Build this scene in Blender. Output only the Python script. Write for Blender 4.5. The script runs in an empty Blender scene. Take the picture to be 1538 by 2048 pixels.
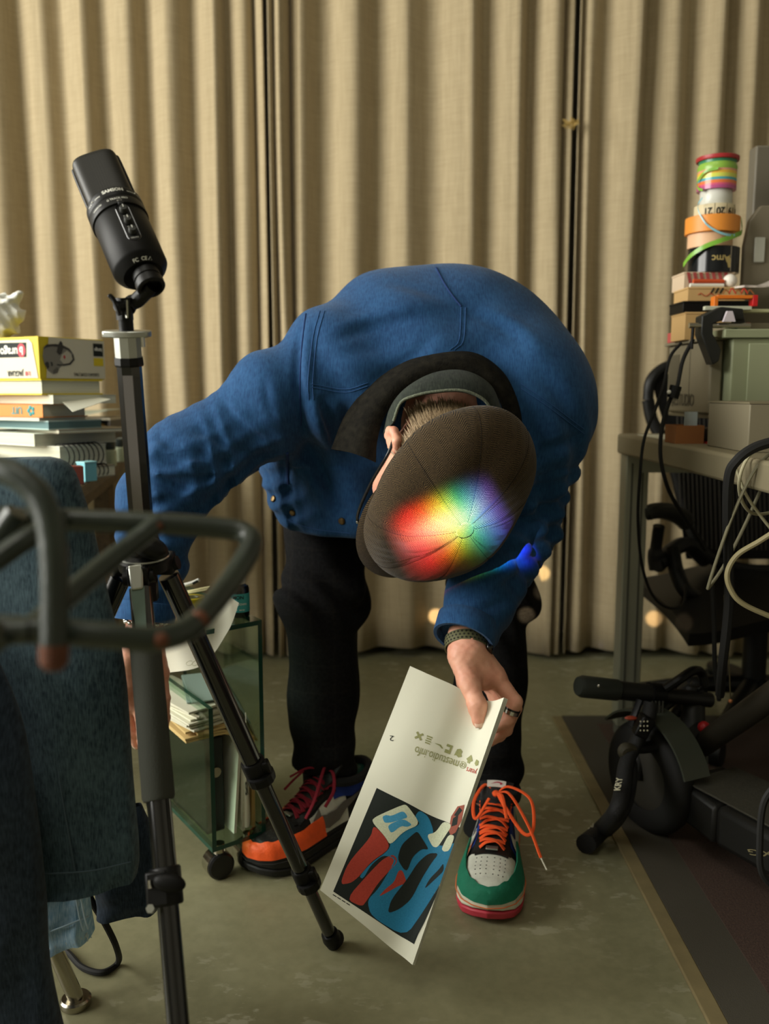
import bpy, math, random
import numpy as np
from mathutils import Vector, Matrix
from mathutils.geometry import tessellate_polygon

# ------------------------------------------------------------------ camera, light, exposure
SC = bpy.context.scene
COL = SC.collection
H, F = 0.83, 1767.0
PITCH = math.atan(244.0 / F)
CP, SP = math.cos(PITCH), math.sin(PITCH)
cam = bpy.data.cameras.new('camera')
cam_o = bpy.data.objects.new('camera', cam)
COL.objects.link(cam_o)
cam_o.location = (0, 0, H)
cam_o.rotation_euler = (math.pi / 2 - PITCH, 0, 0)
cam.sensor_fit = 'VERTICAL'
cam.sensor_height = 36.0
cam.sensor_width = 27.0
cam.lens = 36.0 * F / 2048.0
cam.clip_start = 0.02
cam.dof.use_dof = True
cam.dof.focus_distance = 1.22
cam.dof.aperture_fstop = 3.7
SC.camera = cam_o

SC.view_settings.view_transform = 'Standard'
SC.view_settings.look = 'None'
SC.view_settings.gamma = 1.0
SC.view_settings.use_curve_mapping = False
SC.view_settings.exposure = 0.02

world = bpy.data.worlds.new('world')
SC.world = world
world.use_nodes = True
world.node_tree.nodes['Background'].inputs[0].default_value = (0.80, 0.88, 0.80, 1)
world.node_tree.nodes['Background'].inputs[1].default_value = 0.6


def area_light(name, loc, target, sx, sy, energy, color):
    l = bpy.data.lights.new(name, 'AREA')
    l.shape = 'RECTANGLE'
    l.size, l.size_y = sx, sy
    l.energy = energy
    l.color = color
    o = bpy.data.objects.new(name, l)
    COL.objects.link(o)
    o.location = loc
    d = Vector(target) - Vector(loc)
    o.rotation_euler = d.to_track_quat('-Z', 'Y').to_euler()
    return o


# daylight entering through the tall window in the left wall, and a ceiling strip light
area_light('window_daylight', (-2.92, 0.55, 1.75), (0.0, 0.75, 1.2), 2.5, 1.9, 205, (1.0, 0.975, 0.895))
area_light('ceiling_lamp', (-0.5, 0.1, 3.0), (0.1, 1.1, 0.5), 1.2, 0.6, 12, (1.0, 0.965, 0.85))


def math_node(nt, op, a, b=None, c=None):
    n = nt.nodes.new('ShaderNodeMath')
    n.operation = op
    for i, v in enumerate((a, b, c)):
        if v is None:
            continue
        if isinstance(v, (int, float)):
            n.inputs[i].default_value = v
        else:
            nt.links.new(v, n.inputs[i])
    return n.outputs[0]


# ------------------------------------------------------------------ pixel (1538x2048) -> place
def at(px, py, Y):
    a, b = (px - 769.0) / F, (py - 1024.0) / F
    d = Vector((a, CP - b * SP, -SP - b * CP))
    return Vector((0, 0, H)) + d * (Y / d.y)


def atz(px, py, z):
    a, b = (px - 769.0) / F, (py - 1024.0) / F
    d = Vector((a, CP - b * SP, -SP - b * CP))
    return Vector((0, 0, H)) + d * ((z - H) / d.z)


def zof(py, Y):
    return at(769, py, Y).z


def xof(px, py, Y):
    return at(px, py, Y).x


def proj(p):
    x, y, z = p[0], p[1], p[2] - H
    w = y * CP - z * SP
    return 769 + F * x / w, 1024 - F * (y * SP + z * CP) / w


# prism light: a spot lamp whose beam is split into a rainbow patch
def prism_light():
    l = bpy.data.lights.new('prism_light', 'SPOT')
    l.energy = 34
    l.spot_size = math.radians(40)
    l.spot_blend = 0.0
    l.shadow_soft_size = 0.006
    o = bpy.data.objects.new('prism_light', l)
    COL.objects.link(o)
    src = Vector((-0.22, 0.05, 1.12))
    tgt = at(905, 1046, 1.23)
    o.location = src
    fwd = (tgt - src).normalized()
    # x axis of the beam along the picture's left-right direction of the patch
    xa = (at(990, 998, 1.26) - at(800, 1068, 1.26))
    xa = (xa - fwd * xa.dot(fwd)).normalized()
    za = -fwd
    ya = za.cross(xa)
    o.rotation_euler = Matrix((xa, ya, za)).transposed().to_euler()
    l.use_nodes = True
    nt = l.node_tree
    em = nt.nodes['Emission']
    tc = nt.nodes.new('ShaderNodeTexCoord')
    sp = nt.nodes.new('ShaderNodeSeparateXYZ')
    nt.links.new(tc.outputs['Normal'], sp.inputs[0])
    z = math_node(nt, 'ABSOLUTE', sp.outputs[2])
    u = math_node(nt, 'DIVIDE', sp.outputs[0], z)
    v = math_node(nt, 'DIVIDE', sp.outputs[1], z)
    half = 0.098 / (tgt - src).length        # half width of the patch, as a slope
    hv = 0.030 / (tgt - src).length
    un = math_node(nt, 'MULTIPLY_ADD', u, 0.5 / half, 0.5)
    ramp = nt.nodes.new('ShaderNodeValToRGB')
    cr = ramp.color_ramp
    stops = [(0.00, (0, 0, 0)), (0.10, (0.25, 0.004, 0.01)), (0.24, (1.0, 0.025, 0.03)), (0.35, (1.0, 0.15, 0.02)),
             (0.43, (1.0, 0.55, 0.03)), (0.51, (0.50, 0.90, 0.08)), (0.60, (0.06, 0.75, 0.42)), (0.66, (0.06, 0.55, 0.80)),
             (0.74, (0.09, 0.27, 0.95)), (0.82, (0.07, 0.05, 0.50)), (0.90, (0, 0, 0))]
    while len(cr.elements) < len(stops):
        cr.elements.new(0.5)
    for e, (p, c) in zip(cr.elements, stops):
        e.position = p
        e.color = (*c, 1)
    nt.links.new(un, ramp.inputs[0])
    vn = math_node(nt, 'DIVIDE', v, hv)
    v2 = math_node(nt, 'MULTIPLY', vn, vn)
    fall = math_node(nt, 'EXPONENT', math_node(nt, 'MULTIPLY', math_node(nt, 'MULTIPLY', v2, v2), -0.75))
    core_u = math_node(nt, 'DIVIDE', math_node(nt, 'ADD', u, 0.10 * half), 0.55 * half)
    core_v = math_node(nt, 'DIVIDE', v, hv * 0.55)
    core = math_node(nt, 'EXPONENT', math_node(nt, 'MULTIPLY', math_node(
        nt, 'ADD', math_node(nt, 'MULTIPLY', core_u, core_u), math_node(nt, 'MULTIPLY', core_v, core_v)), -1.0))
    st = math_node(nt, 'MULTIPLY', fall, math_node(nt, 'MULTIPLY_ADD', core, 1.7, 0.9))
    # keep the beam inside its slot
    gate = math_node(nt, 'MULTIPLY', math_node(nt, 'GREATER_THAN', un, 0.0), math_node(nt, 'LESS_THAN', un, 1.0))
    mxw = nt.nodes.new('ShaderNodeMix')
    mxw.data_type = 'RGBA'
    nt.links.new(math_node(nt, 'MULTIPLY', core, 0.36), mxw.inputs[0])
    nt.links.new(ramp.outputs[0], mxw.inputs[6])
    mxw.inputs[7].default_value = (1, 1, 1, 1)
    nt.links.new(mxw.outputs[2], em.inputs[0])
    nt.links.new(math_node(nt, 'MULTIPLY', math_node(nt, 'MULTIPLY', st, gate), 62.0), em.inputs[1])


prism_light()


def glint(name, px, py, Y, ang, energy, color, src=(-1.6, 0.3, 1.9)):
    """added narrow spot lamp that throws one small patch of light"""
    l = bpy.data.lights.new(name, 'SPOT')
    l.energy = energy
    l.color = color
    l.spot_size = math.radians(ang)
    l.spot_blend = 0.5
    l.shadow_soft_size = 0.004
    o = bpy.data.objects.new(name, l)
    COL.objects.link(o)
    o.location = src
    o.rotation_euler = (at(px, py, Y) - Vector(src)).to_track_quat('-Z', 'Y').to_euler()


GS = (-0.05, -0.3, 0.80)  # unseen lamps near the camera, added for the sunlit spots on the curtain
glint('glint_spot', 872, 1234, 2.64, 0.75, 1100, (1.0, 0.72, 0.42), GS)
glint('glint_spot', 1084, 1147, 2.64, 0.60, 800, (1.0, 0.74, 0.40), GS)
glint('glint_spot', 1054, 1190, 2.64, 0.55, 750, (1.0, 0.74, 0.40), GS)
glint('glint_spot', 1308, 1238, 2.64, 0.40, 700, (1.0, 0.70, 0.40), GS)
glint('glint_spot', 1357, 1222, 2.64, 0.35, 650, (1.0, 0.70, 0.40), GS)
glint('prism_spill', 1004, 1094, 1.44, 2.4, 0.14, (0.6, 0.66, 1.0), (-0.22, 0.05, 1.12))  # extra lamp at the prism's place, added for the pale blue sleeve patch

# ------------------------------------------------------------------ materials
MATS = {}


def lin(c):
    def f(v):
        v /= 255.0
        return v / 12.92 if v <= 0.04045 else ((v + 0.055) / 1.055) ** 2.4
    return tuple(f(v) for v in c)


def M(name, rgb, rough=0.6, metal=0.0, spec=0.5, var=None, bump=None, sheen=0.0, coat=0.0, vscale=None, trans=0.0,
      ior=1.45, emit=None):
    if name in MATS:
        return MATS[name]
    m = bpy.data.materials.new(name)
    m.use_nodes = True
    nt = m.node_tree
    b = nt.nodes['Principled BSDF']
    c = lin(rgb)
    b.inputs['Base Color'].default_value = (*c, 1)
    b.inputs['Roughness'].default_value = rough
    b.inputs['Metallic'].default_value = metal
    b.inputs['Specular IOR Level'].default_value = spec
    b.inputs['IOR'].default_value = ior
    b.inputs['Sheen Weight'].default_value = sheen
    b.inputs['Coat Weight'].default_value = coat
    b.inputs['Transmission Weight'].default_value = trans
    tc = None
    if var or bump:
        tc = nt.nodes.new('ShaderNodeTexCoord')
        mp = nt.nodes.new('ShaderNodeMapping')
        nt.links.new(tc.outputs['Object'], mp.inputs[0])
        if vscale:
            mp.inputs['Scale'].default_value = vscale
    if var:
        scale, amt = var
        nz = nt.nodes.new('ShaderNodeTexNoise')
        nz.inputs['Scale'].default_value = scale
        nz.inputs['Detail'].default_value = 5
        nt.links.new(mp.outputs[0], nz.inputs['Vector'])
        mx = nt.nodes.new('ShaderNodeMix')
        mx.data_type = 'RGBA'
        k0, k1 = 1 - amt, 1 + amt
        mx.inputs[6].default_value = (*[v * k0 for v in c], 1)
        mx.inputs[7].default_value = (*[min(1, v * k1) for v in c], 1)
        mr = nt.nodes.new('ShaderNodeMapRange')
        mr.inputs[1].default_value, mr.inputs[2].default_value = 0.3, 0.7
        nt.links.new(nz.outputs['Fac'], mr.inputs[0])
        nt.links.new(mr.outputs[0], mx.inputs[0])
        nt.links.new(mx.outputs[2], b.inputs['Base Color'])
    if bump:
        scale, strength = bump
        nz = nt.nodes.new('ShaderNodeTexNoise')
        nz.inputs['Scale'].default_value = scale
        nz.inputs['Detail'].default_value = 3
        nt.links.new(mp.outputs[0], nz.inputs['Vector'])
        bp = nt.nodes.new('ShaderNodeBump')
        bp.inputs['Strength'].default_value = strength
        bp.inputs['Distance'].default_value = 0.002
        nt.links.new(nz.outputs['Fac'], bp.inputs['Height'])
        nt.links.new(bp.outputs[0], b.inputs['Normal'])
    MATS[name] = m
    return m


def nodes_of(name, rough=0.6, spec=0.5):
    m = bpy.data.materials.new(name)
    m.use_nodes = True
    nt = m.node_tree
    b = nt.nodes['Principled BSDF']
    b.inputs['Roughness'].default_value = rough
    b.inputs['Specular IOR Level'].default_value = spec
    MATS[name] = m
    return m, nt, b


def ramp_node(nt, fac, stops):
    r = nt.nodes.new('ShaderNodeValToRGB')
    cr = r.color_ramp
    while len(cr.elements) < len(stops):
        cr.elements.new(0.5)
    for e, (p, c) in zip(cr.elements, stops):
        e.position = p
        e.color = (*lin(c), 1) if len(c) == 3 else c
    nt.links.new(fac, r.inputs[0])
    return r.outputs[0]


def noise_node(nt, vec, scale, detail=4, rough=0.5):
    n = nt.nodes.new('ShaderNodeTexNoise')
    n.inputs['Scale'].default_value = scale
    n.inputs['Detail'].default_value = detail
    n.inputs['Roughness'].default_value = rough
    nt.links.new(vec, n.inputs['Vector'])
    return n.outputs['Fac']


def obj_vec(nt, scale=(1, 1, 1), rot=(0, 0, 0)):
    tc = nt.nodes.new('ShaderNodeTexCoord')
    mp = nt.nodes.new('ShaderNodeMapping')
    mp.inputs['Scale'].default_value = scale
    mp.inputs['Rotation'].default_value = rot
    nt.links.new(tc.outputs['Object'], mp.inputs[0])
    return mp.outputs[0]


def mix_node(nt, fac, a, b, mode='MIX'):
    mx = nt.nodes.new('ShaderNodeMix')
    mx.data_type = 'RGBA'
    mx.blend_type = mode
    if isinstance(fac, (int, float)):
        mx.inputs[0].default_value = fac
    else:
        nt.links.new(fac, mx.inputs[0])
    for i, v in ((6, a), (7, b)):
        if isinstance(v, tuple):
            mx.inputs[i].default_value = (*lin(v), 1)
        else:
            nt.links.new(v, mx.inputs[i])
    return mx.outputs[2]


def bump_node(nt, b, height, strength, dist=0.002):
    bp = nt.nodes.new('ShaderNodeBump')
    bp.inputs['Strength'].default_value = strength
    bp.inputs['Distance'].default_value = dist
    nt.links.new(height, bp.inputs['Height'])
    nt.links.new(bp.outputs[0], b.inputs['Normal'])


def floor_mat():
    m, nt, b = nodes_of('painted_concrete', 0.34, 0.45)
    v = obj_vec(nt)
    base = ramp_node(nt, noise_node(nt, v, 2.2, 6, 0.6), [(0.3, (116, 114, 86)), (0.7, (139, 136, 105))])
    fine = noise_node(nt, v, 60, 4)
    base = mix_node(nt, 0.12, base, ramp_node(nt, fine, [(0.35, (70, 68, 48)), (0.65, (150, 146, 118))]))
    v2 = obj_vec(nt, (1.0, 1.8, 1.0), (0, 0, 0.5))
    flakes = noise_node(nt, v2, 26, 6, 0.62)
    area = noise_node(nt, v, 2.6, 2)
    f = math_node(nt, 'MULTIPLY', ramp_fac(nt, flakes, 0.57, 0.62), ramp_fac(nt, area, 0.46, 0.58))
    base = mix_node(nt, math_node(nt, 'MULTIPLY', f, 0.6), base, (178, 174, 152))
    nt.links.new(base, b.inputs['Base Color'])
    r = math_node(nt, 'MULTIPLY_ADD', noise_node(nt, v, 9, 5), 0.30, 0.22)
    nt.links.new(r, b.inputs['Roughness'])
    bump_node(nt, b, noise_node(nt, v, 14, 3), 0.06, 0.01)
    return m


def ramp_fac(nt, fac, a, bb):
    mr = nt.nodes.new('ShaderNodeMapRange')
    mr.inputs[1].default_value, mr.inputs[2].default_value = a, bb
    nt.links.new(fac, mr.inputs[0])
    return mr.outputs[0]


def linen_mat():
    m, nt, b = nodes_of('linen_curtain', 0.85, 0.15)
    v = obj_vec(nt, (1, 1, 0.04))
    s = noise_node(nt, v, 260, 3)
    v3 = obj_vec(nt, (0.05, 0.05, 1))
    s2 = noise_node(nt, v3, 260, 3)
    t = math_node(nt, 'MULTIPLY_ADD', s2, 0.4, math_node(nt, 'MULTIPLY', s, 0.6))
    c = ramp_node(nt, t, [(0.30, (160, 144, 113)), (0.68, (182, 166, 134))])
    nt.links.new(c, b.inputs['Base Color'])
    b.inputs['Sheen Weight'].default_value = 0.15
    bump_node(nt, b, t, 0.25, 0.001)
    return m


def twill_mat(name, dark, light, scale=900, rot=0.8, amt=1.0, worn=None, rough=0.85):
    """woven twill / denim: fine diagonal threads, broad colour drift"""
    m, nt, b = nodes_of(name, rough, 0.2)
    v = obj_vec(nt, (1, 1, 1), (0.3, 0.2, rot))
    vs = obj_vec(nt, (1, 0.12, 0.12), (0.3, 0.2, rot))
    th = noise_node(nt, vs, scale, 2)
    big = noise_node(nt, v, 7, 4)
    mid = noise_node(nt, v, 120, 4)
    t = math_node(nt, 'ADD', math_node(nt, 'MULTIPLY', th, 0.45), math_node(nt, 'ADD', math_node(nt, 'MULTIPLY', big, 0.3), math_node(nt, 'MULTIPLY', mid, 0.25)))
    c = ramp_node(nt, t, [(0.38, dark), (0.62, light)])
    nt.links.new(c, b.inputs['Base Color'])
    b.inputs['Sheen Weight'].default_value = 0.08
    bump_node(nt, b, math_node(nt, 'ADD', th, mid), 0.22 * amt, 0.001)
    return m


def herring_mat():
    m, nt, b = nodes_of('herringbone_tweed', 0.9, 0.15)
    tc = nt.nodes.new('ShaderNodeTexCoord')
    sp = nt.nodes.new('ShaderNodeSeparateXYZ')
    nt.links.new(tc.outputs['UV'], sp.inputs[0])
    W = 0.0105
    col = math_node(nt, 'PINGPONG', sp.outputs[0], W)
    ph = math_node(nt, 'ADD', sp.outputs[1], math_node(nt, 'MULTIPLY', col, 0.85))
    saw = math_node(nt, 'PINGPONG', ph, 0.0015)
    f = math_node(nt, 'DIVIDE', saw, 0.0015)
    v = obj_vec(nt)
    nz = noise_node(nt, v, 420, 3)
    f2 = math_node(nt, 'ADD', math_node(nt, 'MULTIPLY', f, 0.62), math_node(nt, 'MULTIPLY', nz, 0.45))
    c = ramp_node(nt, f2, [(0.30, (25, 19, 11)), (0.55, (48, 37, 23)), (0.82, (92, 75, 49))])
    nt.links.new(c, b.inputs['Base Color'])
    b.inputs['Sheen Weight'].default_value = 0.1
    bump_node(nt, b, f2, 0.35, 0.0012)
    return m


def wood_mat(name, a, bcol, rough=0.45):
    m, nt, b = nodes_of(name, rough, 0.4)
    v = obj_vec(nt, (8, 0.6, 8))
    c = ramp_node(nt, noise_node(nt, v, 8, 5), [(0.3, a), (0.7, bcol)])
    nt.links.new(c, b.inputs['Base Color'])
    return m


def wool_check():
    m, nt, b = nodes_of('black_check_wool', 0.9, 0.12)
    v = obj_vec(nt)
    sp = nt.nodes.new('ShaderNodeSeparateXYZ')
    nt.links.new(v, sp.inputs[0])
    cx = ramp_fac(nt, math_node(nt, 'PINGPONG', sp.outputs[0], 0.020), 0.0165, 0.019)
    cz = ramp_fac(nt, math_node(nt, 'PINGPONG', sp.outputs[2], 0.026), 0.0225, 0.025)
    chk = math_node(nt, 'MULTIPLY', math_node(nt, 'ADD', cx, cz), 0.10)
    base = ramp_node(nt, noise_node(nt, v, 200, 3), [(0.3, (15, 15, 16)), (0.7, (27, 27, 28))])
    nt.links.new(mix_node(nt, chk, base, (50, 46, 40)), b.inputs['Base Color'])
    bump_node(nt, b, noise_node(nt, v, 500, 2), 0.2, 0.001)
    return m


def skin_mat():
    m, nt, b = nodes_of('skin', 0.5, 0.4)
    v = obj_vec(nt)
    c = ramp_node(nt, noise_node(nt, v, 28, 5, 0.6), [(0.3, (206, 140, 116)), (0.7, (226, 172, 146))])
    nt.links.new(c, b.inputs['Base Color'])
    b.inputs['Subsurface Weight'].default_value = 0.12
    b.inputs['Subsurface Radius'].default_value = (0.012, 0.005, 0.003)
    b.inputs['Subsurface Scale'].default_value = 0.6
    bump_node(nt, b, noise_node(nt, v, 340, 4), 0.25, 0.0008)
    return m


def glass_mat(name, tint, alpha=0.16):
    """thin sheet glass: mostly clear with a glossy face"""
    m = bpy.data.materials.new(name)
    m.use_nodes = True
    nt = m.node_tree
    nt.nodes.remove(nt.nodes['Principled BSDF'])
    out = nt.nodes['Material Output']
    tr = nt.nodes.new('ShaderNodeBsdfTransparent')
    tr.inputs[0].default_value = (*lin(tint), 1)
    gl = nt.nodes.new('ShaderNodeBsdfGlossy')
    gl.inputs['Roughness'].default_value = 0.03
    fr = nt.nodes.new('ShaderNodeLayerWeight')
    fr.inputs[0].default_value = 0.5
    schlick = math_node(nt, 'MULTIPLY_ADD', math_node(nt, 'POWER', fr.outputs['Facing'], 5.0), 0.9, 0.04)
    mx = nt.nodes.new('ShaderNodeMixShader')
    nt.links.new(schlick, mx.inputs[0])
    nt.links.new(tr.outputs[0], mx.inputs[1])
    nt.links.new(gl.outputs[0], mx.inputs[2])
    nt.links.new(mx.outputs[0], out.inputs[0])
    MATS[name] = m
    return m


def mesh_grille_mat():
    m, nt, b = nodes_of('woven_wire_grille', 0.45, 0.5)
    tc = nt.nodes.new('ShaderNodeTexCoord')
    sp = nt.nodes.new('ShaderNodeSeparateXYZ')
    nt.links.new(tc.outputs['UV'], sp.inputs[0])
    a = math_node(nt, 'PINGPONG', math_node(nt, 'ADD', sp.outputs[0], sp.outputs[1]), 0.0011)
    c = math_node(nt, 'PINGPONG', math_node(nt, 'SUBTRACT', sp.outputs[0], sp.outputs[1]), 0.0011)
    w = math_node(nt, 'DIVIDE', math_node(nt, 'MINIMUM', a, c), 0.0011)
    nt.links.new(ramp_node(nt, w, [(0.25, (36, 35, 31)), (0.5, (2, 2, 2))]), b.inputs['Base Color'])
    b.inputs['Metallic'].default_value = 0.4
    bump_node(nt, b, w, -0.6, 0.001)
    return m


def corduroy_mat():
    m, nt, b = nodes_of('black_corduroy', 0.92, 0.1)
    v = obj_vec(nt)
    c = ramp_node(nt, noise_node(nt, v, 90, 4), [(0.3, (15, 14, 11)), (0.7, (31, 29, 23))])
    nt.links.new(c, b.inputs['Base Color'])
    bump_node(nt, b, noise_node(nt, v, 350, 3), 0.5, 0.0015)
    return m


FLOOR = floor_mat()
LINEN = linen_mat()
JACKET = twill_mat('blue_canvas', (18, 54, 94), (36, 79, 122), 700, 0.6)
DENIM = twill_mat('dark_denim', (26, 43, 54), (72, 92, 101), 800, 0.3)
DENIM2 = twill_mat('navy_denim', (18, 28, 40), (48, 61, 76), 800, 0.3)
LDENIM = twill_mat('light_denim', (120, 165, 198), (186, 214, 230), 800, 0.3)
SHIRTD = twill_mat('green_black_denim', (18, 23, 20), (46, 53, 45), 800, 0.5)
TWEED = herring_mat()
TROUS = wool_check()
SKIN = skin_mat()
CORD = corduroy_mat()
GLASS = glass_mat('green_sheet_glass', (226, 240, 230))
CLEAR = glass_mat('clear_plastic', (235, 236, 226))
GEDGE = M('glass_edge_green', (16, 62, 50), 0.15, spec=0.6)
GRILLE = mesh_grille_mat()
BLKM = M('black_satin_metal', (9, 9, 8), 0.5, 0.0, 0.22)
BLKP = M('black_plastic', (8, 8, 8), 0.45, spec=0.3)
BLKG = M('black_gloss_tube', (6, 7, 7), 0.22, 0.0, 0.6, coat=0.5)
RUBB = M('black_rubber', (16, 16, 15), 0.75)
FOAM = M('grey_foam_sleeve', (48, 50, 43), 0.9, bump=(500, 0.3))
SILV = M('brushed_silver', (176, 178, 170), 0.34, 0.85)
CHRO = M('polished_chrome', (205, 203, 194), 0.14, 1.0)
STEEL = M('brushed_steel', (176, 170, 154), 0.24, 1.0)
PAPER = M('off_white_paper', (222, 222, 204), 0.7, spec=0.3)
PAPER2 = M('cream_paper_edges', (206, 205, 182), 0.8, var=(240, 0.12), vscale=(0.02, 0.02, 1))
WHITE = M('white_print', (228, 228, 216), 0.6)
WALLM = M('warm_white_wall', (150, 146, 132), 0.85, var=(3, 0.04))

# ------------------------------------------------------------------ mesh helpers
OFF = {}      # name of a thing or part -> origin of its root
WM = {}       # name -> world matrix


class MB:
    def __init__(s):
        s.v, s.f = [], []
        s.uv = None

    def add(s, verts, faces):
        n = len(s.v)
        s.v += [tuple(p) for p in verts]
        s.f += [tuple(i + n for i in f) for f in faces]
        return s

    def box(s, c, size, R=None, taper=1.0):
        c = Vector(c)
        hx, hy, hz = [d / 2 for d in size]
        P = []
        for z in (-1, 1):
            k = taper if z > 0 else 1.0
            for x, y in ((-1, -1), (1, -1), (1, 1), (-1, 1)):
                q = Vector((x * hx * k, y * hy * k, z * hz))
                P.append(c + (R @ q if R else q))
        return s.add(P, [(3, 2, 1, 0), (4, 5, 6, 7), (0, 1, 5, 4), (1, 2, 6, 5), (2, 3, 7, 6), (3, 0, 4, 7)])

    def span(s, lo, hi):
        lo, hi = Vector(lo), Vector(hi)
        return s.box((lo + hi) / 2, hi - lo)

    def tube(s, path, r, n=12, closed=False, caps=True, squash=None):
        P = [Vector(p) for p in path]
        m = len(P)
        R = r if isinstance(r, (list, tuple)) else [r] * m
        T = []
        for i in range(m):
            a = P[(i - 1) % m] if (closed or i > 0) else P[i]
            b = P[(i + 1) % m] if (closed or i < m - 1) else P[i]
            t = (b - a)
            T.append(t.normalized() if t.length > 1e-9 else Vector((0, 0, 1)))
        ref = Vector((0, 0, 1)) if abs(T[0].z) < 0.9 else Vector((1, 0, 0))
        nn = (ref - T[0] * ref.dot(T[0])).normalized()
        V = []
        for i in range(m):
            nn = nn - T[i] * nn.dot(T[i])
            nn = nn.normalized() if nn.length > 1e-6 else T[i].orthogonal().normalized()
            bb = T[i].cross(nn)
            q = squash if squash else 1.0
            for k in range(n):
                a = 2 * math.pi * k / n
                V.append(P[i] + (nn * math.cos(a) * q + bb * math.sin(a)) * R[i])
        Fc = []
        for i in range(m if closed else m - 1):
            j = (i + 1) % m
            for k in range(n):
                l = (k + 1) % n
                Fc.append((i * n + k, i * n + l, j * n + l, j * n + k))
        if caps and not closed:
            Fc.append(tuple(reversed(range(n))))
            Fc.append(tuple((m - 1) * n + k for k in range(n)))
        return s.add(V, Fc)

    def lathe(s, prof, n=32, mtx=None, caps=True, sx=1.0, sy=1.0):
        V, Fc = [], []
        for r, z in prof:
            for k in range(n):
                a = 2 * math.pi * k / n
                p = Vector((r * math.cos(a) * sx, r * math.sin(a) * sy, z))
                V.append(mtx @ p if mtx else p)
        for i in range(len(prof) - 1):
            for k in range(n):
                l = (k + 1) % n
                Fc.append((i * n + k, i * n + l, (i + 1) * n + l, (i + 1) * n + k))
        if caps:
            if prof[0][0] > 1e-6:
                Fc.append(tuple(reversed(range(n))))
            if prof[-1][0] > 1e-6:
                Fc.append(tuple((len(prof) - 1) * n + k for k in range(n)))
        return s.add(V, Fc)

    def prism(s, poly, z0, z1, mtx=None):
        n = len(poly)
        V = [Vector((x, y, z)) for z in (z0, z1) for x, y in poly]
        if mtx:
            V = [mtx @ p for p in V]
        area = sum(poly[i][0] * poly[(i + 1) % n][1] - poly[(i + 1) % n][0] * poly[i][1] for i in range(n))
        Fc = [tuple(reversed(range(n))), tuple(range(n, 2 * n))]
        Fc += [(i, (i + 1) % n, n + (i + 1) % n, n + i) for i in range(n)]
        if area < 0:
            Fc = [tuple(reversed(f)) for f in Fc]
        return s.add(V, Fc)

    def grid(s, fn, nu, nv, flip=False, closed_u=False):
        V = [fn(i / nu, j / nv) for j in range(nv + 1) for i in range(nu + (0 if closed_u else 1))]
        w = nu if closed_u else nu + 1
        Fc = []
        for j in range(nv):
            for i in range(nu):
                a, b = j * w + i, j * w + (i + 1) % w
                q = (a, b, b + w, a + w)
                Fc.append(tuple(reversed(q)) if flip else q)
        return s.add(V, Fc)

    def slab(s, fn, nu, nv, th):
        """closed sheet: fn(u, v) is the face, th its thickness along the normal"""
        Vt = [[Vector(fn(i / nu, j / nv)) for i in range(nu + 1)] for j in range(nv + 1)]
        Vb = []
        for j in range(nv + 1):
            row = []
            for i in range(nu + 1):
                du = Vt[j][min(i + 1, nu)] - Vt[j][max(i - 1, 0)]
                dv = Vt[min(j + 1, nv)][i] - Vt[max(j - 1, 0)][i]
                nrm = du.cross(dv)
                nrm = nrm.normalized() if nrm.length > 1e-12 else Vector((0, 0, 1))
                row.append(Vt[j][i] - nrm * th)
            Vb.append(row)
        w = nu + 1
        N = w * (nv + 1)
        V = [p for r in Vt for p in r] + [p for r in Vb for p in r]
        Fc = []
        for j in range(nv):
            for i in range(nu):
                a = j * w + i
                Fc.append((a, a + 1, a + 1 + w, a + w))
                Fc.append((N + a + w, N + a + 1 + w, N + a + 1, N + a))
        rim = [i for i in range(w)] + [j * w + nu for j in range(1, nv + 1)] + \
              [nv * w + i for i in range(nu - 1, -1, -1)] + [j * w for j in range(nv - 1, 0, -1)]
        for k in range(len(rim)):
            a, b = rim[k], rim[(k + 1) % len(rim)]
            Fc.append((b, a, N + a, N + b))
        return s.add(V, Fc)

    def ball(s, c, r, n=16, m=10, R=None):
        c = Vector(c)
        rr = Vector(r) if not isinstance(r, (int, float)) else Vector((r, r, r))
        V = [Vector((0, 0, rr.z))]
        for j in range(1, m):
            t = math.pi * j / m
            for i in range(n):
                a = 2 * math.pi * i / n
                V.append(Vector((rr.x * math.sin(t) * math.cos(a), rr.y * math.sin(t) * math.sin(a), rr.z * math.cos(t))))
        V.append(Vector((0, 0, -rr.z)))
        V = [c + (R @ p if R else p) for p in V]
        Fc = [(0, 1 + i, 1 + (i + 1) % n) for i in range(n)]
        for j in range(m - 2):
            for i in range(n):
                a, b = 1 + j * n + i, 1 + j * n + (i + 1) % n
                Fc.append((a, a + n, b + n, b))
        L = len(V) - 1
        o = 1 + (m - 2) * n
        Fc += [(L, o + (i + 1) % n, o + i) for i in range(n)]
        return s.add(V, Fc)

    def build(s, name, mat, parent=None, smooth=30, bevel=0.0, mtx=None, solid=0.0, subsurf=0, label=None):
        off = root_off(parent, s.v)
        me = bpy.data.meshes.new(name)
        V = s.v if mtx else [(p[0] - off.x, p[1] - off.y, p[2] - off.z) for p in s.v]
        me.from_pydata(V, [], s.f)
        me.update()
        o = bpy.data.objects.new(name, me)
        finish(o, me, mat, smooth)
        if s.uv is not None:
            ul = me.uv_layers.new(name='uv')
            for li, lp in enumerate(me.loops):
                ul.data[li].uv = s.uv[lp.vertex_index]
        place(o, parent, mtx if mtx else Matrix.Translation(off), off)
        if bevel:
            b = o.modifiers.new('bevel', 'BEVEL')
            b.width, b.segments, b.limit_method, b.angle_limit = bevel, 2, 'ANGLE', math.radians(40)
        if solid:
            q = o.modifiers.new('solid', 'SOLIDIFY')
            q.thickness = solid
            q.offset = 0
        if subsurf:
            q = o.modifiers.new('sub', 'SUBSURF')
            q.levels = q.render_levels = subsurf
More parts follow.
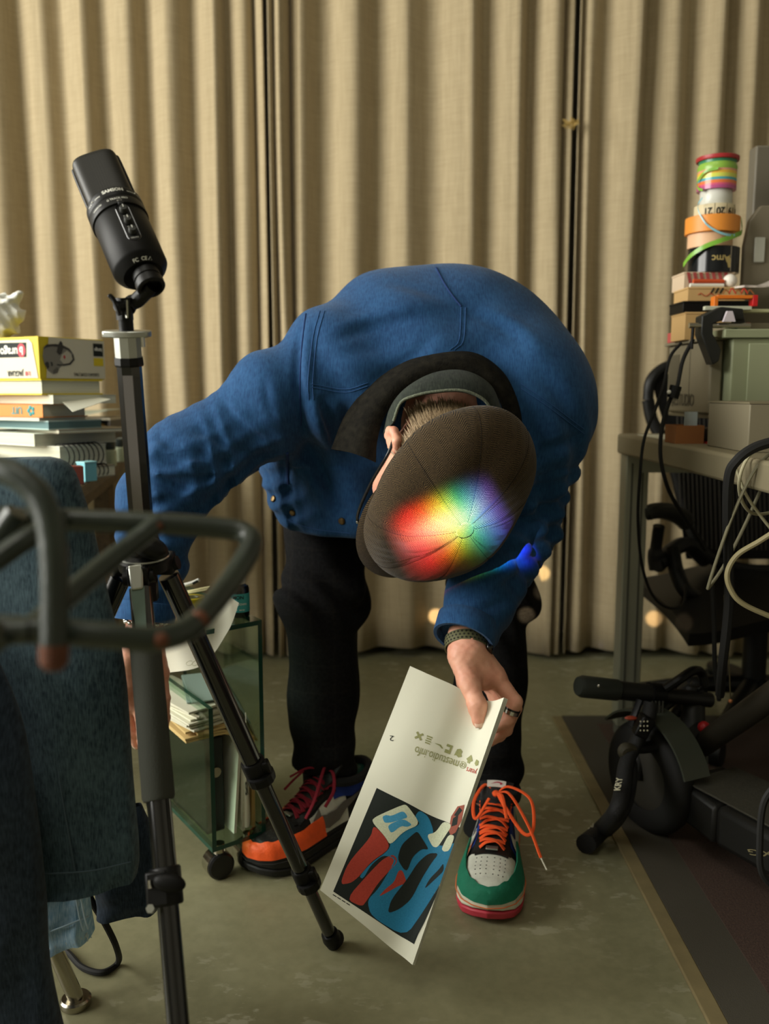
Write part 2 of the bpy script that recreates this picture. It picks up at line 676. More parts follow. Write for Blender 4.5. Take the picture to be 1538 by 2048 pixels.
        if label:
            o['label'] = label
        return o


def root_off(parent, V):
    if parent:
        return OFF[parent.name]
    xs, ys, zs = [p[0] for p in V], [p[1] for p in V], [p[2] for p in V]
    return Vector(((min(xs) + max(xs)) / 2, (min(ys) + max(ys)) / 2, min(zs)))


def place(o, parent, world_m, off):
    COL.objects.link(o)
    if parent:
        o.parent = parent
        o.matrix_parent_inverse = WM[parent.name].inverted()
    o.matrix_basis = world_m
    OFF[o.name] = off.copy()
    WM[o.name] = world_m.copy()


def finish(o, me, mat, smooth):
    me.materials.append(mat)
    if smooth:
        me.polygons.foreach_set('use_smooth', [True] * len(me.polygons))
        if smooth < 180:
            me.set_sharp_from_angle(angle=math.radians(smooth))


def thing(name, label, cat, loc=(0, 0, 0), group=None):
    o = bpy.data.objects.new(name, None)
    o.empty_display_size = 0.05
    COL.objects.link(o)
    o.location = loc
    OFF[o.name] = Vector(loc)
    WM[o.name] = Matrix.Translation(Vector(loc))
    return tag(o, label, cat, group)


def tag(o, label, cat, group=None, kind=None):
    o['label'] = label
    o['category'] = cat
    if group:
        o['group'] = group
    if kind:
        o['kind'] = kind
    return o


def struct(o, label=None):
    o['kind'] = 'structure'
    if label:
        o['label'] = label
    return o


def rotm(ax, deg):
    return Matrix.Rotation(math.radians(deg), 3, ax)


def frame(z, x=None):
    """3x3 whose z axis is z and x axis close to x"""
    z = Vector(z).normalized()
    x = Vector(x) if x is not None else (Vector((1, 0, 0)) if abs(z.x) < 0.9 else Vector((0, 1, 0)))
    x = (x - z * x.dot(z)).normalized()
    y = z.cross(x)
    return Matrix((x, y, z)).transposed()


def m44(loc, R):
    return Matrix.Translation(Vector(loc)) @ R.to_4x4()


def spline(P, n=8, closed=False):
    P = [Vector(p) for p in P]
    m = len(P)
    out = []
    for i in range(m if closed else m - 1):
        p0 = P[(i - 1) % m] if (closed or i > 0) else P[0] * 2 - P[1]
        p1, p2 = P[i], P[(i + 1) % m]
        p3 = P[(i + 2) % m] if (closed or i < m - 2) else P[-1] * 2 - P[-2]
        for k in range(n):
            t = k / n
            out.append(0.5 * ((2 * p1) + (p2 - p0) * t + (2 * p0 - 5 * p1 + 4 * p2 - p3) * t * t + (3 * p1 - p0 - 3 * p2 + p3) * t ** 3))
    if not closed:
        out.append(P[-1])
    return out


def polyat(L):
    return [at(*p) for p in L]


def cable(name, pts, r, mat, label=None, cat='cable', parent=None, n=8):
    o = MB().tube(spline(pts, 10), r, n).build(name, mat, parent)
    if label:
        tag(o, label, cat)
    return o


TXT = {}


def text2d(s, size=1.0, bold=0.0, sx=1.0):
    """flat mesh of a word, baseline on y = 0, centred on x"""
    key = (s, size, bold, sx)
    if key in TXT:
        return TXT[key]
    cu = bpy.data.curves.new('txt', 'FONT')
    cu.body = s
    cu.size = size
    cu.align_x = 'CENTER'
    cu.resolution_u = 3
    cu.offset = bold
    ob = bpy.data.objects.new('txt', cu)
    COL.objects.link(ob)
    bpy.context.view_layer.update()
    me = bpy.data.meshes.new_from_object(ob.evaluated_get(bpy.context.evaluated_depsgraph_get()))
    V = [(v.co.x * sx, v.co.y) for v in me.vertices]
    Fc = [tuple(p.vertices) for p in me.polygons]
    bpy.data.objects.remove(ob)
    bpy.data.curves.remove(cu)
    bpy.data.meshes.remove(me)
    TXT[key] = (V, Fc)
    return V, Fc


def text_on(s, size, fn, name, mat, parent, bold=0.0, sx=1.0):
    V, Fc = text2d(s, size, bold, sx)
    return MB().add([fn(x, y) for x, y in V], Fc).build(name, mat, parent, smooth=0)


def plane_map(o, ex, ey, lift=0.0):
    o, ex, ey = Vector(o), Vector(ex).normalized(), Vector(ey).normalized()
    nz = ex.cross(ey)
    return lambda x, y: o + ex * x + ey * y + nz * lift


def patch2d(poly, fn, levels=2):
    """tessellate a flat polygon, refine it and lay it on fn(x, y)"""
    P = [Vector((x, y, 0)) for x, y in poly]
    tris = [tuple(t) for t in tessellate_polygon([P])]
    V = [(x, y) for x, y in poly]
    for _ in range(levels):
        mid, nt_ = {}, []

        def mp(a, b):
            k = (min(a, b), max(a, b))
            if k not in mid:
                V.append(((V[a][0] + V[b][0]) / 2, (V[a][1] + V[b][1]) / 2))
                mid[k] = len(V) - 1
            return mid[k]
        for a, b, c in tris:
            ab, bc, ca = mp(a, b), mp(b, c), mp(c, a)
            nt_ += [(a, ab, ca), (b, bc, ab), (c, ca, bc), (ab, bc, ca)]
        tris = nt_
    return MB().add([fn(x, y) for x, y in V], tris)


# ------------------------------------------------------------------ soft bodies: signed distance fields -> surface nets
class SDF:
    def __init__(s, lo, hi, h):
        s.lo = np.array(lo, float)
        s.h = h
        s.n = np.ceil((np.array(hi, float) - s.lo) / h).astype(int) + 1
        s.d = np.full(tuple(s.n), 0.25, np.float32)

    def reg(s, lo, hi):
        a = np.clip(np.floor((np.array(lo) - s.lo) / s.h).astype(int), 0, s.n - 1)
        b = np.clip(np.ceil((np.array(hi) - s.lo) / s.h).astype(int) + 1, 1, s.n)
        sl = tuple(slice(x, y) for x, y in zip(a, b))
        ax = [(s.lo[i] + np.arange(a[i], b[i]) * s.h).astype(np.float32) for i in range(3)]
        return sl, ax[0][:, None, None], ax[1][None, :, None], ax[2][None, None, :]

    def smin(s, sl, d, k):
        o = s.d[sl]
        h = np.maximum(k - np.abs(o - d), 0) / k
        s.d[sl] = np.minimum(o, d) - h * h * (k * 0.25)

    def cone(s, a, b, ra, rb, k=0.02, flat=None, q=1.0):
        """tapered capsule; flat = direction along which it is thinned by q"""
        a, b = np.array(a, float), np.array(b, float)
        r = max(ra, rb) * max(1, q) + k + 0.02
        sl, X, Y, Z = s.reg(np.minimum(a, b) - r, np.maximum(a, b) + r)
        ab = b - a
        t = np.clip(((X - a[0]) * ab[0] + (Y - a[1]) * ab[1] + (Z - a[2]) * ab[2]) / (ab @ ab), 0, 1)
        dx, dy, dz = X - a[0] - t * ab[0], Y - a[1] - t * ab[1], Z - a[2] - t * ab[2]
        if flat is not None:
            f = np.array(flat, float)
            f /= np.linalg.norm(f)
            w = (dx * f[0] + dy * f[1] + dz * f[2]) * (1 / q - 1)
            dx, dy, dz = dx + w * f[0], dy + w * f[1], dz + w * f[2]
        s.smin(sl, np.sqrt(dx * dx + dy * dy + dz * dz) - (ra + (rb - ra) * t), k)

    def ell(s, c, r, R=None, k=0.02, carve=False):
        c, r = np.array(c, float), np.array(r, float)
        m = r.max() + k + 0.02
        sl, X, Y, Z = s.reg(c - m, c + m)
        X, Y, Z = X - c[0], Y - c[1], Z - c[2]
        if R is not None:
            R = np.array(R)          # columns are the axes
            X, Y, Z = (R[0][0] * X + R[1][0] * Y + R[2][0] * Z, R[0][1] * X + R[1][1] * Y + R[2][1] * Z,
                       R[0][2] * X + R[1][2] * Y + R[2][2] * Z)
        k0 = np.sqrt((X / r[0]) ** 2 + (Y / r[1]) ** 2 + (Z / r[2]) ** 2)
        k1 = np.sqrt((X / r[0] ** 2) ** 2 + (Y / r[1] ** 2) ** 2 + (Z / r[2] ** 2) ** 2) + 1e-9
        d = k0 * (k0 - 1) / k1
        if carve:
            o = s.d[sl]
            hh = np.maximum(k - np.abs(o + d), 0) / k
            s.d[sl] = np.maximum(o, -d) + hh * hh * (k * 0.25)
        else:
            s.smin(sl, d, k)

    def cut(s, p, nrm, lo, hi, k=0.006):
        """remove what lies on the nrm side of the plane, inside the box"""
        sl, X, Y, Z = s.reg(lo, hi)
        nrm = Vector(nrm).normalized()
        d = (X - p[0]) * nrm.x + (Y - p[1]) * nrm.y + (Z - p[2]) * nrm.z
        o = s.d[sl]
        hh = np.maximum(k - np.abs(o - d), 0) / k
        s.d[sl] = np.maximum(o, d) + hh * hh * (k * 0.25)

    def disp(s, fn, lo=None, hi=None):
        sl, X, Y, Z = s.reg(s.lo if lo is None else lo, s.lo + s.n * s.h if hi is None else hi)
        o = s.d[sl]
        s.d[sl] = o + np.where(np.abs(o) < 0.04, fn(X, Y, Z), 0)

    def groove(s, pts, w, depth):
        """press a crease (depth > 0) or raise a ridge (depth < 0) along a line of points"""
        P = np.array([tuple(p) for p in pts], float)
        m = w * 2.6
        sl, X, Y, Z = s.reg(P.min(0) - m, P.max(0) + m)
        best, tt = None, None
        n = len(P) - 1
        for i in range(n):
            a, ab = P[i], P[i + 1] - P[i]
            t = np.clip(((X - a[0]) * ab[0] + (Y - a[1]) * ab[1] + (Z - a[2]) * ab[2]) / max(1e-12, ab @ ab), 0, 1)
            q = (X - a[0] - t * ab[0]) ** 2 + (Y - a[1] - t * ab[1]) ** 2 + (Z - a[2] - t * ab[2]) ** 2
            if best is None:
                best, tt = q, (i + t) / n
            else:
                c = q < best
                best, tt = np.where(c, q, best), np.where(c, (i + t) / n, tt)
        s.d[sl] += (depth * np.exp(-best / (w * w)) * np.maximum(0.0, np.sin(np.pi * np.clip(tt, 0, 1)))).astype(np.float32)

    def draw(s, pts, w, depth):
        P = [s.hit(p.x, p.y) for p in spline([Vector((x, y, 0)) for x, y in pts], 4)]
        P = [p for p in P if p is not None]
        if len(P) > 1:
            k = [P[0]]
            for p in P[1:]:
                if (p - k[-1]).length < 0.06:
                    k.append(p)
            if len(k) > 1:
                s.groove(k, w, depth)

    def val(s, p):
        q = (np.array(p) - s.lo) / s.h
        i = np.clip(np.floor(q).astype(int), 0, s.n - 2)
        f = np.clip(q - i, 0, 1)
        c = s.d[i[0]:i[0] + 2, i[1]:i[1] + 2, i[2]:i[2] + 2]
        c = c[0] * (1 - f[0]) + c[1] * f[0]
        c = c[0] * (1 - f[1]) + c[1] * f[1]
        return float(c[0] * (1 - f[2]) + c[1] * f[2])

    def normal(s, p):
        e = s.h
        g = [s.val(np.array(p) + e * np.eye(3)[i]) - s.val(np.array(p) - e * np.eye(3)[i]) for i in range(3)]
        return Vector(g).normalized()

    def hit(s, px, py, lift=0.0):
        """surface point seen at a picture position"""
        d = (at(px, py, 1.0) - Vector((0, 0, H)))
        y = float(s.lo[1])
        last = None
        while y < s.lo[1] + s.n[1] * s.h:
            p = Vector((0, 0, H)) + d * y
            q = np.array(p)
            if np.all(q >= s.lo) and np.all(q < s.lo + (s.n - 1) * s.h):
                v = s.val(q)
                if v <= 0:
                    y2 = y - 0.004 * (v / (v - last)) if last and last > v else y
                    p = Vector((0, 0, H)) + d * y2
                    return p + s.normal(p) * lift
                last = v
            y += 0.004
        return None

    def mesh(s):
        d = s.d
        g = d < 0
        u = g.astype(np.uint8)
        n = d.shape
        tot = np.zeros((n[0] - 1, n[1] - 1, n[2] - 1), np.uint8)
        C = [(a, b, c) for a in (0, 1) for b in (0, 1) for c in (0, 1)]
        for a, b, c in C:
            tot += u[a:n[0] - 1 + a, b:n[1] - 1 + b, c:n[2] - 1 + c]
        I = np.argwhere((tot > 0) & (tot < 8))
        vid = np.full(tot.shape, -1, np.int32)
        vid[I[:, 0], I[:, 1], I[:, 2]] = np.arange(len(I))
        P = np.zeros((len(I), 3))
        N = np.zeros(len(I))
        for a in C:
            for k in range(3):
                if a[k] == 0:
                    b = list(a)
                    b[k] = 1
                    d0 = d[I[:, 0] + a[0], I[:, 1] + a[1], I[:, 2] + a[2]]
                    d1 = d[I[:, 0] + b[0], I[:, 1] + b[1], I[:, 2] + b[2]]
                    m = (d0 < 0) != (d1 < 0)
                    t = np.where(m, d0 / np.where(m, d0 - d1, 1), 0)
                    for j in range(3):
                        P[:, j] += np.where(m, a[j] + (t if j == k else 0), 0)
                    N += m
        P = (P / N[:, None] + I) * s.h + s.lo
        Q = []
        for k in range(3):
            k1, k2 = (k + 1) % 3, (k + 2) % 3
            sl0 = [slice(None)] * 3
            sl1 = [slice(None)] * 3
            sl0[k], sl1[k] = slice(0, n[k] - 1), slice(1, n[k])
            E = np.argwhere(g[tuple(sl0)] != g[tuple(sl1)])
            E = E[(E[:, k1] > 0) & (E[:, k2] > 0) & (E[:, k1] < n[k1] - 1) & (E[:, k2] < n[k2] - 1)]
            ins = g[E[:, 0], E[:, 1], E[:, 2]]

            def cell(o1, o2):
                c = E.copy()
                c[:, k1] += o1
                c[:, k2] += o2
                return vid[c[:, 0], c[:, 1], c[:, 2]]
            q = np.stack([cell(-1, -1), cell(0, -1), cell(0, 0), cell(-1, 0)], 1)
            q[~ins] = q[~ins][:, ::-1]
            Q.append(q)
        return P, np.concatenate(Q)

    def build(s, name, mat, parent=None):
        P, Q = s.mesh()
        off = root_off(parent, P[:1])
        P = P - np.array(off)
        me = bpy.data.meshes.new(name)
        me.vertices.add(len(P))
        me.vertices.foreach_set('co', P.ravel())
        me.loops.add(Q.size)
        me.loops.foreach_set('vertex_index', Q.ravel().astype(np.int32))
        me.polygons.add(len(Q))
        me.polygons.foreach_set('loop_start', np.arange(0, Q.size, 4, dtype=np.int32))
        me.update(calc_edges=True)
        me.validate()
        o = bpy.data.objects.new(name, me)
        finish(o, me, mat, 180)
        place(o, parent, Matrix.Translation(off), off)
        return o


def seam(name, sdf, pts, r, mat, parent, lift=0.0008, n=6, dens=5):
    """a stitched line lying on a soft body"""
    L = spline([Vector((a, b, 0)) for a, b in pts], dens)
    Q = []
    for p in L:
        h = sdf.hit(p.x, p.y, lift)
        if h is not None and (not Q or abs(h.y - Q[-1].y) < 0.05):
            Q.append(h)
    if len(Q) > 1:
        return MB().tube(Q, r, n).build(name, mat, parent)

# ------------------------------------------------------------------ the room
FX0, FX1, FY0, FY1, CZ = -2.7, 2.3, -2.0, 2.98, 3.1
struct(MB().span((FX0, FY0, -0.06), (FX1, FY1, 0)).build('floor', FLOOR, smooth=0))
struct(MB().span((FX0, FY1, 0), (FX1, FY1 + 0.1, CZ)).build('wall_back', WALLM, smooth=0))
struct(MB().span((FX1, FY0, 0), (FX1 + 0.1, FY1, CZ)).build('wall_right', WALLM, smooth=0))
struct(MB().span((FX0, FY0 - 0.1, 0), (FX1, FY0, CZ)).build('wall_front', WALLM, smooth=0))
struct(MB().span((FX0 - 0.1, FY0, CZ), (FX1, FY1, CZ + 0.08)).build('ceiling', WALLM, smooth=0))
WY0, WY1, WZ0, WZ1 = -0.75, 1.85, 0.75, 2.75
struct(MB().span((FX0 - 0.1, FY0, 0), (FX0, WY0, CZ)).span((FX0 - 0.1, WY1, 0), (FX0, FY1, CZ))
       .span((FX0 - 0.1, WY0, 0), (FX0, WY1, WZ0)).span((FX0 - 0.1, WY0, WZ1), (FX0, WY1, CZ)).build('wall_left', WALLM, smooth=0))
wn = struct(MB().span((FX0 - 0.08, WY0, WZ0), (FX0 - 0.02, WY0 + 0.05, WZ1)).span((FX0 - 0.08, WY1 - 0.05, WZ0), (FX0 - 0.02, WY1, WZ1))
            .span((FX0 - 0.08, WY0 + 0.05, WZ0), (FX0 - 0.02, WY1 - 0.05, WZ0 + 0.05)).span((FX0 - 0.08, WY0 + 0.05, WZ1 - 0.05), (FX0 - 0.02, WY1 - 0.05, WZ1))
            .build('window_1', M('grey_window_frame', (120, 120, 112), 0.5), smooth=0))
OFF[wn.name] = OFF[wn.name]
MB().span((FX0 - 0.075, 0.53, WZ0 + 0.05), (FX0 - 0.025, 0.57, WZ1 - 0.05)).build('mullion', MATS['grey_window_frame'], wn, smooth=0)
# fine joint scored in the floor paint
j0, j1 = atz(1020, 1690, 0.0), atz(1085, 1693, 0.0)
MB().span((j0.x, j0.y - 0.0012, 0.0), (j1.x, j0.y + 0.0012, 0.0006)).build('floor_joint', M('pale_scratch', (190, 186, 160), 0.6), bpy.data.objects['floor'], smooth=0)
# pale edging strip and the rug beyond it
STRX = 0.452
struct(MB().span((STRX - 0.026, 0.3, 0.0), (STRX, 2.16, 0.007)).build('trim_1', M('tan_edging_strip', (120, 108, 76), 0.6, var=(30, 0.12)), bevel=0.002, smooth=0))
rug = thing('rug', 'dark brown rug with grey border lying under the folded scooter', 'rug', (1.2, 1.2, 0))
MB().span((STRX, 0.3, 0.0), (STRX + 0.075, 2.16, 0.008)).span((STRX + 0.075, 2.10, 0.0), (2.0, 2.16, 0.008)).build(
    'border', M('grey_rug_binding', (66, 62, 52), 0.9, bump=(500, 0.4)), rug, smooth=0)
MB().span((STRX + 0.075, 0.3, 0.0), (2.0, 2.10, 0.010)).build('pile', M('brown_rug_pile', (70, 54, 46), 0.95, var=(300, 0.35), bump=(420, 0.8)), rug, smooth=0)

# ------------------------------------------------------------------ curtains
CYB = 2.71
CREST = {0: [-880, -800, -705, -625, -530, -445, -350, -268, -175, -90, 15, 98, 186, 276, 362, 440, 500, 534],
         1: [546, 574, 606, 722, 824, 942, 1034, 1112, 1137],
         2: [1148, 1176, 1262, 1344, 1428, 1500, 1580, 1680, 1765, 1850, 1945, 2030, 2110, 2200]}


def curtain_panel(idx, label):
    px = CREST[idx]
    xs = [xof(p, 300, 2.70) for p in px]
    rnd = random.Random(idx + 5)
    amps = [0.048 + 0.036 * rnd.random() for _ in xs]
    ph = [rnd.random() * 6.28 for _ in xs]
    N = 14
    cols = []
    for i in range(len(xs) - 1):
        for k in range(N):
            cols.append((i, k / N))
    cols.append((len(xs) - 2, 1.0))
    zs = [0.022 + (3.0 - 0.022) * (j / 26.0) for j in range(27)]

    def fn(u, v):
        c = cols[min(len(cols) - 1, int(round(u * (len(cols) - 1))))]
        i, t = c
        z = zs[int(round(v * 26))]
        a = amps[i] * (1 - t) + amps[i + 1] * t
        # right flank of each fold falls steeply, then the cloth rises slowly to the next crest
        s = t ** 0.62
        y = CYB - a * (0.5 + 0.5 * math.cos(2 * math.pi * s)) * (0.85 + 0.15 * math.sin(z * 1.7 + ph[i]))
        y += 0.012 * math.sin(xs[i] * 5 + z * 0.8)
        edge = (i == 0 and t < 0.5) or (i == len(xs) - 2 and t > 0.5)
        x = xs[i] * (1 - t) + xs[i + 1] * t
        x += (0.005 * math.sin(z * 1.1 + ph[i] * 0.3 + idx) + 0.003 * math.sin(z * 2.9 + i)) * (0.25 if edge else 1.0)
        x += 0.010 * a / 0.05 * math.sin(2 * math.pi * s) * 0.4
        zz = z + (0.010 * math.sin(x * 9 + 1) if v < 0.01 else 0)
        return Vector((x, y, zz))
    o = MB().slab(fn, len(cols) - 1, 26, -0.003).build('curtain', LINEN, smooth=180)
    tag(o, label, 'curtain', 'beige linen curtains')
    return o


curtain_panel(0, 'beige linen curtain panel behind the microphone and book pile')
cm = curtain_panel(1, 'beige linen curtain panel directly behind the bending person')
curtain_panel(2, 'shadowed beige linen curtain panel behind the tape rolls and desk')
r_ = random.Random(4)
tie = MB()
for k in range(7):
    p = at(1141, 246, 2.625)
    tie.tube(spline([p + Vector(((r_.random() - .5) * .05, (r_.random() - .5) * .02, (r_.random() - .5) * .03)) for _ in range(4)], 5), 0.0012, 5)
tie.build('thread_tie', M('straw_thread', (190, 160, 90), 0.7), cm)
# curtain rail hanging from the ceiling above the picture
rl = thing('curtain_rail', 'pale metal ceiling rail carrying the beige curtains', 'curtain rail', (0, 2.75, 3.0))
MB().span((-2.6, 2.735, 3.0), (2.2, 2.765, 3.03)).build('rail', SILV, rl, smooth=0)
for x in (-2.4, -1.2, 0.0, 1.1, 2.0):
    MB().tube([(x, 2.75, 3.03), (x, 2.75, 3.1)], 0.008, 8).build('bracket', SILV, rl)

# ------------------------------------------------------------------ the person
person = thing('person', 'person in blue work jacket and tweed cap bending down holding a booklet', 'person', (0.05, 1.58, 0))
U = Vector((0.25, -0.84, -0.47)).normalized()
Fd = Vector((-0.34, 0.0, -0.94))
Fd = (Fd - U * Fd.dot(U)).normalized()
Rt = Fd.cross(U)                                   # the person's right, to the left in the picture
HR = Matrix((Rt, Fd, U)).transposed()
CC = at(893, 991, 1.31)                            # middle of the cap's band


def hp(r, f, u):
    return CC + Rt * r + Fd * f + U * u


# joints
SA, EA, WA = at(655, 765, 1.50), at(338, 935, 1.43), at(293, 1222, 1.37)
SB, EB, WB = at(1062, 820, 1.47), at(1040, 1040, 1.55), at(934, 1272, 1.355)
HIPA, KNA, ANA = at(672, 930, 1.74), at(645, 1195, 1.60), at(648, 1560, 1.60)
HIPB, KNB, ANB = at(960, 930, 1.74), at(985, 1190, 1.60), at(972, 1590, 1.545)
NECK = at(905, 775, 1.50)
PELV = at(815, 850, 1.80)

# --- body: one continuous skin surface
B = SDF((-0.47, 1.06, 0.055), (0.36, 1.98, 1.0), 0.0028)
hc = hp(0, 0.0, -0.045)
B.ell(hc, (0.074, 0.094, 0.108), HR, 0.02)
B.cone(hp(0, 0.035, -0.09), hp(0, 0.062, -0.145), 0.058, 0.034, 0.03)        # jaw and chin
B.cone(hp(0, 0.088, -0.055), hp(0, 0.108, -0.088), 0.011, 0.015, 0.012)      # nose
B.cone(hp(-0.03, 0.083, -0.035), hp(0.03, 0.083, -0.035), 0.014, 0.014, 0.02)    # brow
B.cone(hp(-0.018, 0.086, -0.118), hp(0.018, 0.086, -0.118), 0.009, 0.009, 0.008)  # mouth
for sgn in (-1, 1):
    B.ell(hp(sgn * 0.030, 0.092, -0.053), (0.014, 0.010, 0.009), HR, 0.006, carve=True)
    B.ell(hp(sgn * 0.046, 0.062, -0.085), (0.022, 0.022, 0.022), HR, 0.02)   # cheek
    # ear: rim, lobe and root
    e0 = hp(sgn * 0.078, -0.012, -0.075)
    ring = [(0.084, -0.020, -0.050), (0.090, -0.034, -0.054), (0.093, -0.040, -0.072), (0.088, -0.030, -0.092), (0.080, -0.016, -0.103)]
    for a, b in zip(ring, ring[1:]):
        B.cone(hp(sgn * a[0], a[1], a[2]), hp(sgn * b[0], b[1], b[2]), 0.0062, 0.0062, 0.006)
    B.ell(hp(sgn * 0.080, -0.022, -0.078), (0.009, 0.016, 0.026), HR, 0.008)
B.cone(hp(0, -0.030, -0.10), NECK, 0.050, 0.062, 0.03)
B.cone(NECK, PELV, 0.11, 0.13, 0.05)
B.cone(NECK, SA, 0.06, 0.05, 0.05)
B.cone(NECK, SB, 0.06, 0.05, 0.05)
B.cone(SA, EA, 0.050, 0.038, 0.03)
B.cone(EA, WA, 0.038, 0.029, 0.02)
B.cone(SB, EB, 0.050, 0.038, 0.03)
B.cone(EB, WB, 0.038, 0.029, 0.02)
B.cone(PELV, HIPA, 0.12, 0.08, 0.05)
B.cone(PELV, HIPB, 0.12, 0.08, 0.05)
for hip, kn, an in ((HIPA, KNA, ANA), (HIPB, KNB, ANB)):
    B.cone(hip, kn, 0.070, 0.050, 0.03)
    B.cone(kn, an, 0.048, 0.034, 0.02)


def chain(S, pts, rs, k=0.006):
    for (a, b), (ra, rb) in zip(zip(pts, pts[1:]), zip(rs, rs[1:])):
        S.cone(a, b, ra, rb, k)


# hand with the booklet (to the right in the picture)
WBh = at(934, 1300, 1.335)
B.cone(WB, WBh, 0.029, 0.026, 0.012, flat=(0.5, -0.8, 0.3), q=0.75)
palm_n = (0.25, -0.9, 0.1)
kn_i, kn_m, kn_r, kn_p = at(990, 1352, 1.325), at(992, 1356, 1.345), at(988, 1362, 1.365), at(980, 1368, 1.383)
for kk, rr in ((kn_i, 0.017), (kn_m, 0.017), (kn_r, 0.016), (kn_p, 0.014)):
    B.cone(WBh, kk, 0.022, rr, 0.014)
B.cone(at(945, 1310, 1.325), at(965, 1362, 1.320), 0.018, 0.015, 0.016)
TH = [at(922, 1318, 1.322), at(938, 1368, 1.295), at(955, 1412, 1.268), at(957, 1442, 1.258)]
chain(B, TH, [0.019, 0.0155, 0.0125, 0.0098], 0.012)
FI = [kn_i, at(1030, 1404, 1.310), at(1017, 1440, 1.308), at(986, 1458, 1.312)]
FM = [kn_m, at(1029, 1416, 1.330), at(1012, 1460, 1.326), at(984, 1478, 1.324)]
FR = [kn_r, at(1016, 1428, 1.352), at(1000, 1470, 1.344), at(980, 1484, 1.340)]
FP = [kn_p, at(1002, 1432, 1.370), at(988, 1466, 1.362), at(972, 1478, 1.356)]
chain(B, FI, [0.0145, 0.0115, 0.0098, 0.0082], 0.005)
chain(B, FM, [0.0145, 0.0112, 0.0096, 0.0082], 0.005)
chain(B, FR, [0.0135, 0.0105, 0.0092, 0.0080], 0.005)
chain(B, FP, [0.0120, 0.0095, 0.0082, 0.0070], 0.005)
# hand reaching down to the glass cart (to the left in the picture)
WAh = at(290, 1262, 1.365)
B.cone(WA, WAh, 0.029, 0.026, 0.012)
A_f = [(262, 1350, 1.350, 258, 1412, 1.345, 264, 1462, 1.360, 272, 1486, 1.375), (282, 1360, 1.352, 284, 1428, 1.340, 287, 1482, 1.355, 290, 1506, 1.372),
       (304, 1358, 1.360, 309, 1420, 1.350, 311, 1470, 1.362, 312, 1492, 1.378), (320, 1346, 1.372, 328, 1396, 1.365, 330, 1436, 1.375, 329, 1456, 1.388)]
for i, q in enumerate(A_f):
    P = [at(*q[k:k + 3]) for k in range(0, 12, 3)]
    B.cone(WAh, P[0], 0.022, 0.0155, 0.014)
    chain(B, P, [0.0140, 0.0112, 0.0094, 0.0078] if i < 3 else [0.0122, 0.0096, 0.0082, 0.0068], 0.005)
AT = [at(272, 1275, 1.350), at(252, 1320, 1.335), at(250, 1372, 1.330), at(260, 1412, 1.338)]
chain(B, AT, [0.018, 0.0150, 0.0118, 0.0092], 0.010)


def skin_d(X, Y, Z):
    return 0.0005 * np.sin(X * 410 + 2 * np.sin(Z * 160)) * np.sin(Z * 380 + Y * 300)


B.disp(skin_d)
body = B.build('body', SKIN, person)
NAIL = M('fingernail', (224, 186, 164), 0.3, spec=0.6)


def nail(tip, prev, nrm, w):
    d = (tip - prev).normalized()
    nrm = Vector(nrm)
    nrm = (nrm - d * nrm.dot(d)).normalized()
    x = d.cross(nrm)
    c = tip + d * w * 0.25

    def fn(u, v):
        a, b = (u - 0.5) * 2, (v - 0.5) * 2
        sx = w * (1 - 0.25 * max(0, b) ** 3) * (1 - 0.12 * max(0, -b) ** 3)
        return c + x * a * sx + d * b * w * 1.25 + nrm * (w * 1.18 - 0.45 * w * a * a - 0.18 * w * b * b)
    MB().slab(fn, 6, 6, 0.0012).build('fingernail', NAIL, body, smooth=180)


nail(TH[3], TH[2], (0.05, -1, 0.25), 0.0072)
for q in A_f:
    nail(at(*q[9:12]), at(*q[6:9]), (-0.1, -1, 0.2), 0.0062)
# eyes, under the cap's peak
for sgn in (-1, 1):
    e = MB().ball(hp(sgn * 0.030, 0.079, -0.053), 0.0115, 14, 8).build('eye', M('eye_white', (214, 208, 196), 0.3), body)
    MB().ball(hp(sgn * 0.030, 0.0885, -0.053), (0.0052, 0.0052, 0.0052), 10, 6).build('iris', M('iris', (70, 60, 44), 0.3), body)

# --- hair: short grey-blond strands below the cap
HAIR = M('grey_blond_hair', (150, 128, 98), 0.6, var=(300, 0.3))
hair = MB()
rh = random.Random(11)
hm = np.array([0.0785, 0.0985, 0.112])
for k in range(5600):
    a = rh.uniform(-2.9, -0.10)              # from the right temple round the nape to the left
    uu = rh.uniform(-0.140 if a < -0.8 else -0.105, -0.020)
    if -0.55 < a < 0.45 and uu < -0.045:
        continue                            # keep clear of the ear
    if a > -0.6 and uu < -0.06:
        continue
    ca, sa = math.cos(a), math.sin(a)
    q = math.sqrt(max(0.02, 1 - ((uu + 0.045) / 0.112) ** 2))
    nr = Vector((ca / hm[0], sa / hm[1], (uu + 0.045) / hm[2] ** 1.0 * 1.0))
    p = hp(hm[0] * ca * q, hm[1] * sa * q, uu)
    wn_ = (Rt * ca + Fd * sa).normalized()
    L = rh.uniform(0.016, 0.034)
    d1 = (-U * 1.0 + wn_ * rh.uniform(0.10, 0.5) + Rt * rh.uniform(-.25, .25) - Fd * rh.uniform(0, .35)).normalized()
    s_ = U.cross(wn_).normalized() * 0.0007
    m_ = p + d1 * L * 0.6 + wn_ * 0.002
    e_ = p + d1 * L
    n0 = len(hair.v)
    hair.v += [tuple(p - s_), tuple(p + s_), tuple(m_ + s_), tuple(m_ - s_), tuple(e_)]
    hair.f += [(n0, n0 + 1, n0 + 2, n0 + 3), (n0 + 3, n0 + 2, n0 + 4)]
nA_, nD_ = hp(0, -0.030, -0.10), NECK - hp(0, -0.030, -0.10)
nu_ = nD_.normalized()
nx_ = nu_.orthogonal().normalized()
ny_ = nu_.cross(nx_)
